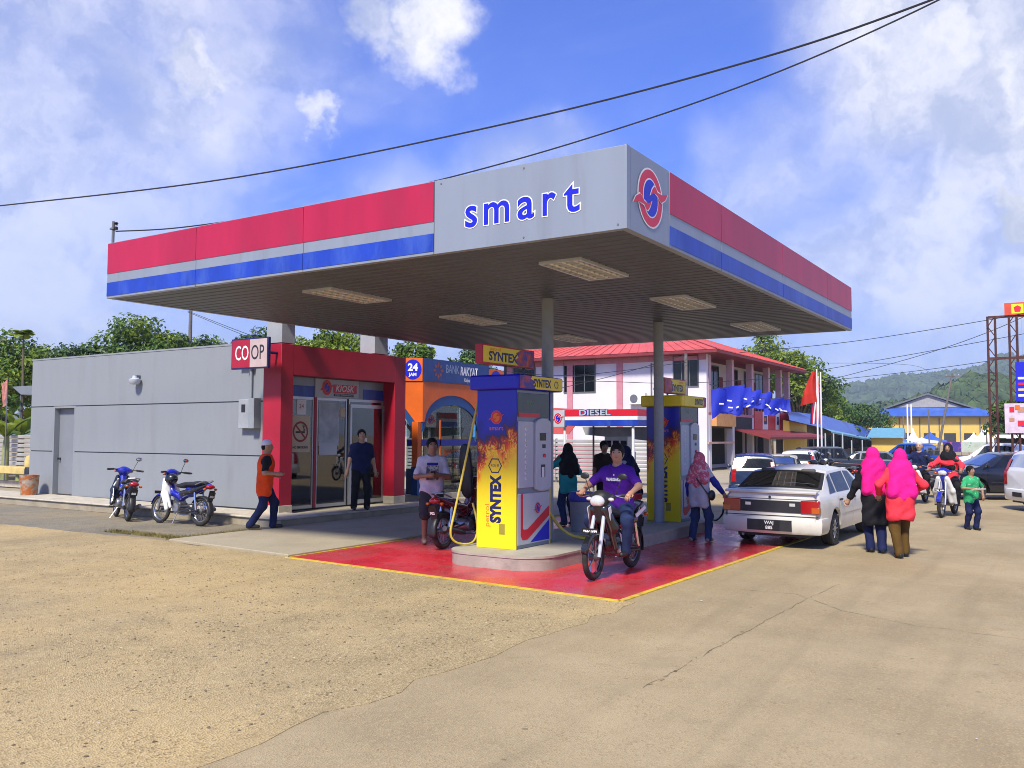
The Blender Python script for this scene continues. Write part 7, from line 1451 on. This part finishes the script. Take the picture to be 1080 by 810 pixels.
# man in orange vest and white cap walking right
p = ground_at(278,561); person('man in orange vest and white skullcap walking past the kiosk corner', (p[0],p[1],.055), bear(72), 1.64, 0, dict(feet=((-.10,.20,.0),(.10,-.22,.02)), hz=.515*1.64, hands=((-.25,.18,.98),(.24,.22,1.02)), lean=.06, head=(0,-.1)), shirt=c_black, sleeve=.8, vest=c_orange, trousers=c_navy, shoes=m_shoe, cap=m_sock, build=1.12, res=.013)
# man in navy polo stepping off the kiosk step
p = ground_at(379,540,.2); n_, J = person('man in navy polo shirt stepping out of the kiosk door', (-13.02,14.25,.2), bear(165), 1.70, 1, dict(feet=((-.13,.02,.0),(.16,.14,.01)), hands=((-.30,.0,.80),(.30,.04,.82)), lean=.02, head=(0,-.25)), shirt=c_navy, sleeve=.7, trousers=c_black, shoes=m_shoe, build=1.08, res=.013)
# young man in white tee behind the maroon motorcycle
p = ground_at(463,577); n_, J = person('young man in white printed tee looking at his phone behind the maroon motorcycle', (p[0]-.35,p[1]+.25,.013), bear(172), 1.72, 2, dict(hands=((-.06,.27,1.14),(.07,.28,1.13)), elbow=((-1,-.5,-.6),(1,-.5,-.6)), head=(.1,-.15), feet=((-.10,0,0),(.12,.05,0))), shirt=c_white, sleeve=.85, trousers=cloth('cloth_short',(0.05,0.05,0.055)), legs_bare=True, shoes=m_sandal, tunic=.05, res=.012)
q = J['chest']; MB().box(-.10,.10,q.y+.133,q.y+.139,q.z-.21,q.z+.03).build('shirt_print', mat('tee_print',(0.10,0.10,0.11),.8,var=.3,vscale=20,col2=(0.45,0.45,0.42),c2lo=.5,c2hi=.56,c2scale=18), n_); MB().box(-.09,.09,q.y+.133,q.y+.138,q.z+.035,q.z+.075).build('shirt_print', c_royal, n_)
ph = thing('mobile_phone', 'dark mobile phone held by the young man in white', 'phone', (n_.location.x,n_.location.y,0), n_.rotation_euler.z); MB().obox((.0,.335,1.165),(.075,.012,.145),('X',R_(-40))).build('case', m_black, ph, bevel=.004); MB().obox((.0,.328,1.171),(.066,.003,.13),('X',R_(-40))).build('screen', m_dkglass, ph)
# attendant in black beside the near pump
person('attendant in black half hidden behind the near pump', (-7.95,12.0,.2), bear(-120), 1.58, 1, dict(hands=((-.18,.30,.95),(.10,.35,.80)), elbow=((-1,-.6,-.4),(1,-.6,-.4)), lean=.12, head=(.1,-.3)), shirt=c_black, sleeve=1.9, trousers=c_dkgreen, shoes=m_shoe, hijab=c_black, female=True)
# rider in purple
def ride(label, bk, hd, H, skin, **k):
    hz = .90; pz = bk[2]
    pose = dict(hz=.87, shift=(0,-.18), lean=k.pop('lean',.10), feet=((-.20,.10,.24),(.20,.06,.24)), knee=((-.5,1,.5),(.5,1,.5)), hands=((-.335,.235,1.055),(.335,.235,1.055)), elbow=((-1,-.4,-.5),(1,-.4,-.5)), head=k.pop('head',(0,-.05)), curl=1.0)
    return person(label, (bk[0],bk[1],pz), hd, H, skin, pose, **k)
n_, J = ride('man in purple tee riding the black motorcycle off the forecourt', BK, h3, 1.68, 0, shirt=c_purple, sleeve=.8, trousers=c_denim, shoes=m_shoe, res=.011, head=(.3,-.05), mous=True, build=1.06)
q = J['chest']; text('shirt_print', 'WARGAKU', .055, (0,q.y+.152,q.z+.0), (-1,0,0), (0,.03,1), m_white, n_, width=.21, offset=.003); MB().ell((0,q.y+.142,q.z+.06),(.010,.003,.012)).build('shirt_print', m_white, n_)
# rider in red on the blue moped, passenger-less helmeted rider behind
n_, J = ride('rider in red top on the blue and white moped coming towards the camera', BK5, h5, 1.62, 2, shirt=c_coral, sleeve=1.8, trousers=c_black, shoes=m_shoe, hijab=c_black, female=True)
n_, J = ride('helmeted rider in dark clothes on the moped behind the rider in red', BK6, h6, 1.64, 1, shirt=c_navy, sleeve=1.8, trousers=c_black, shoes=m_shoe, cap=mat('helmet_white',(0.55,0.55,0.6),.3,coat=.6))
# teal blouse woman, attendant at the far side, man behind the rider
person('woman in teal blouse and black headscarf holding a phone beside the bin', (ground_at(606,556)[0]-.2,ground_at(606,556)[1]+.1,.013), bear(-25), 1.62, 1, dict(hands=((-.12,.26,1.30),(.10,.22,1.10)), elbow=((-1,-.4,-.8),(1,-.4,-.8)), head=(.3,-.15)), shirt=c_teal, sleeve=1.3, trousers=c_denim, shoes=m_shoe, hijab=c_black, hijab_len=.16, female=True, tunic=.04)
person('dark haired man standing by the diesel dispenser behind the rider', (G(637,19).x,G(637,19).y,.05), bear(170), 1.62, 2, shirt=c_brown, trousers=c_black, shoes=m_shoe)
person('attendant in navy and grey uniform bending beside the far pump', (G(668,17.2).x,G(668,17.2).y,.013), bear(-60), 1.60, 1, dict(lean=.30, hands=((-.15,.38,.85),(.12,.40,.82)), elbow=((-1,-.6,-.3),(1,-.6,-.3)), head=(0,-.4)), shirt=c_grey, sleeve=1.2, vest=c_navy, trousers=c_navy, shoes=m_shoe, hijab=c_navy, hijab_len=.12, female=True)
# woman refuelling the white sedan
p = ground_at(738,572); n_, J = person('woman in rose headscarf and grey blue top refuelling the white sedan', (p[0],p[1],.013), bear(38), 1.50, 1, dict(hands=((-.25,.10,.74),(.36,.20,.80)), feet=((-.13,0,0),(.15,.04,0)), head=(-.1,-.2)), shirt=c_grey, sleeve=.35, trousers=c_denim, shoes=m_sandal, hijab=c_rosep, hijab_len=.13, female=True, tunic=.05, build=1.05)
for i, (s,e,w) in enumerate(J['arms']): V, F = sdf_mesh([('c',s+(e-s)*.2,e,.062,.056),('c',e,e+(w-e)*.85,.055,.040)], .013, .03); meshobj('blue_sleeve', V, F, c_royal, n_)
MB().tube([J['nb']+Vector((-.10,-.07,-.06)), J['chest']+Vector((.05,-.16,-.06)), J['pel']+Vector((.19,-.06,.02))], .011, 6).build('bag_strap', m_black, n_); MB().ell(J['pel']+Vector((.22,.02,.0)), (.05,.10,.09)).build('shoulder_bag', m_black, n_, smooth=True)
# two women in hot pink headscarves walking away
p = ground_at(924,583); person('woman in hot pink headscarf and black dress walking away beside the sedan', (p[0],p[1],.006), bear(8), 1.62, 1, dict(feet=((-.07,.05,0),(.07,-.06,.0)), hands=((-.36,.14,.80),(.24,.10,.82)), side=-.03), shirt=c_black, sleeve=1.9, trousers=c_navy, shoes=m_shoe, hijab=c_pink, hijab_len=.23, female=True, tunic=.17, build=1.1, res=.013)
p = ground_at(951,588); person('woman in hot pink headscarf, coral tunic and brown trousers walking away', (p[0],p[1],.006), bear(4), 1.60, 1, dict(feet=((-.075,-.10,0),(.075,.10,.0)), hands=((-.26,.16,.92),(.27,.20,.95)), elbow=((-1,-.8,-.2),(1,-.8,-.2)), side=.02), shirt=c_coral, sleeve=1.85, trousers=c_olive, shoes=m_shoe, hijab=c_pink, hijab_len=.23, female=True, tunic=.09, build=1.18, res=.013)
# boy in green
p = ground_at(1025,559); n_, J = person('boy in green printed shirt and navy trousers walking towards the camera', (p[0],p[1],.006), bear(172), 1.22, 2, dict(hands=((-.24,.02,.66),(.10,.22,.80)), feet=((-.05,.08,0),(.05,-.06,.0)), elbow=((-1,-.6,-.2),(1,-.6,-.3)), head=(.2,-.1)), shirt=c_green, sleeve=.85, trousers=c_navy, shoes=m_shoe, tunic=.03, build=1.05, res=.012)
tr = thing('paper_plate', 'white paper held by the boy in green', 'paper', (n_.location.x,n_.location.y,0), n_.rotation_euler.z); MB().obox((.08,.33,.80),(.22,.14,.012),('X',R_(12))).build('sheet', m_white, tr)

# ------------------------------------------------------------------ haze in the air towards the hills
def haze():
    m = bpy.data.materials.new('haze_air'); m.use_nodes = True; N = m.node_tree.nodes; L = m.node_tree.links; N.remove(N['Principled BSDF'])
    v = N.new('ShaderNodeVolumePrincipled'); v.inputs['Color'].default_value = (0.72,0.86,1.0,1); v.inputs['Density'].default_value = 0.00038; v.inputs['Anisotropy'].default_value = 0.1
    L.new(v.outputs[0], N['Material Output'].inputs['Volume'])
    o = MB().box(-2600, 1700, -250, 2700, -1.2, 260).build('haze', m); tag(o, 'pale haze in the air towards the hills', 'haze', kind='stuff')
haze()
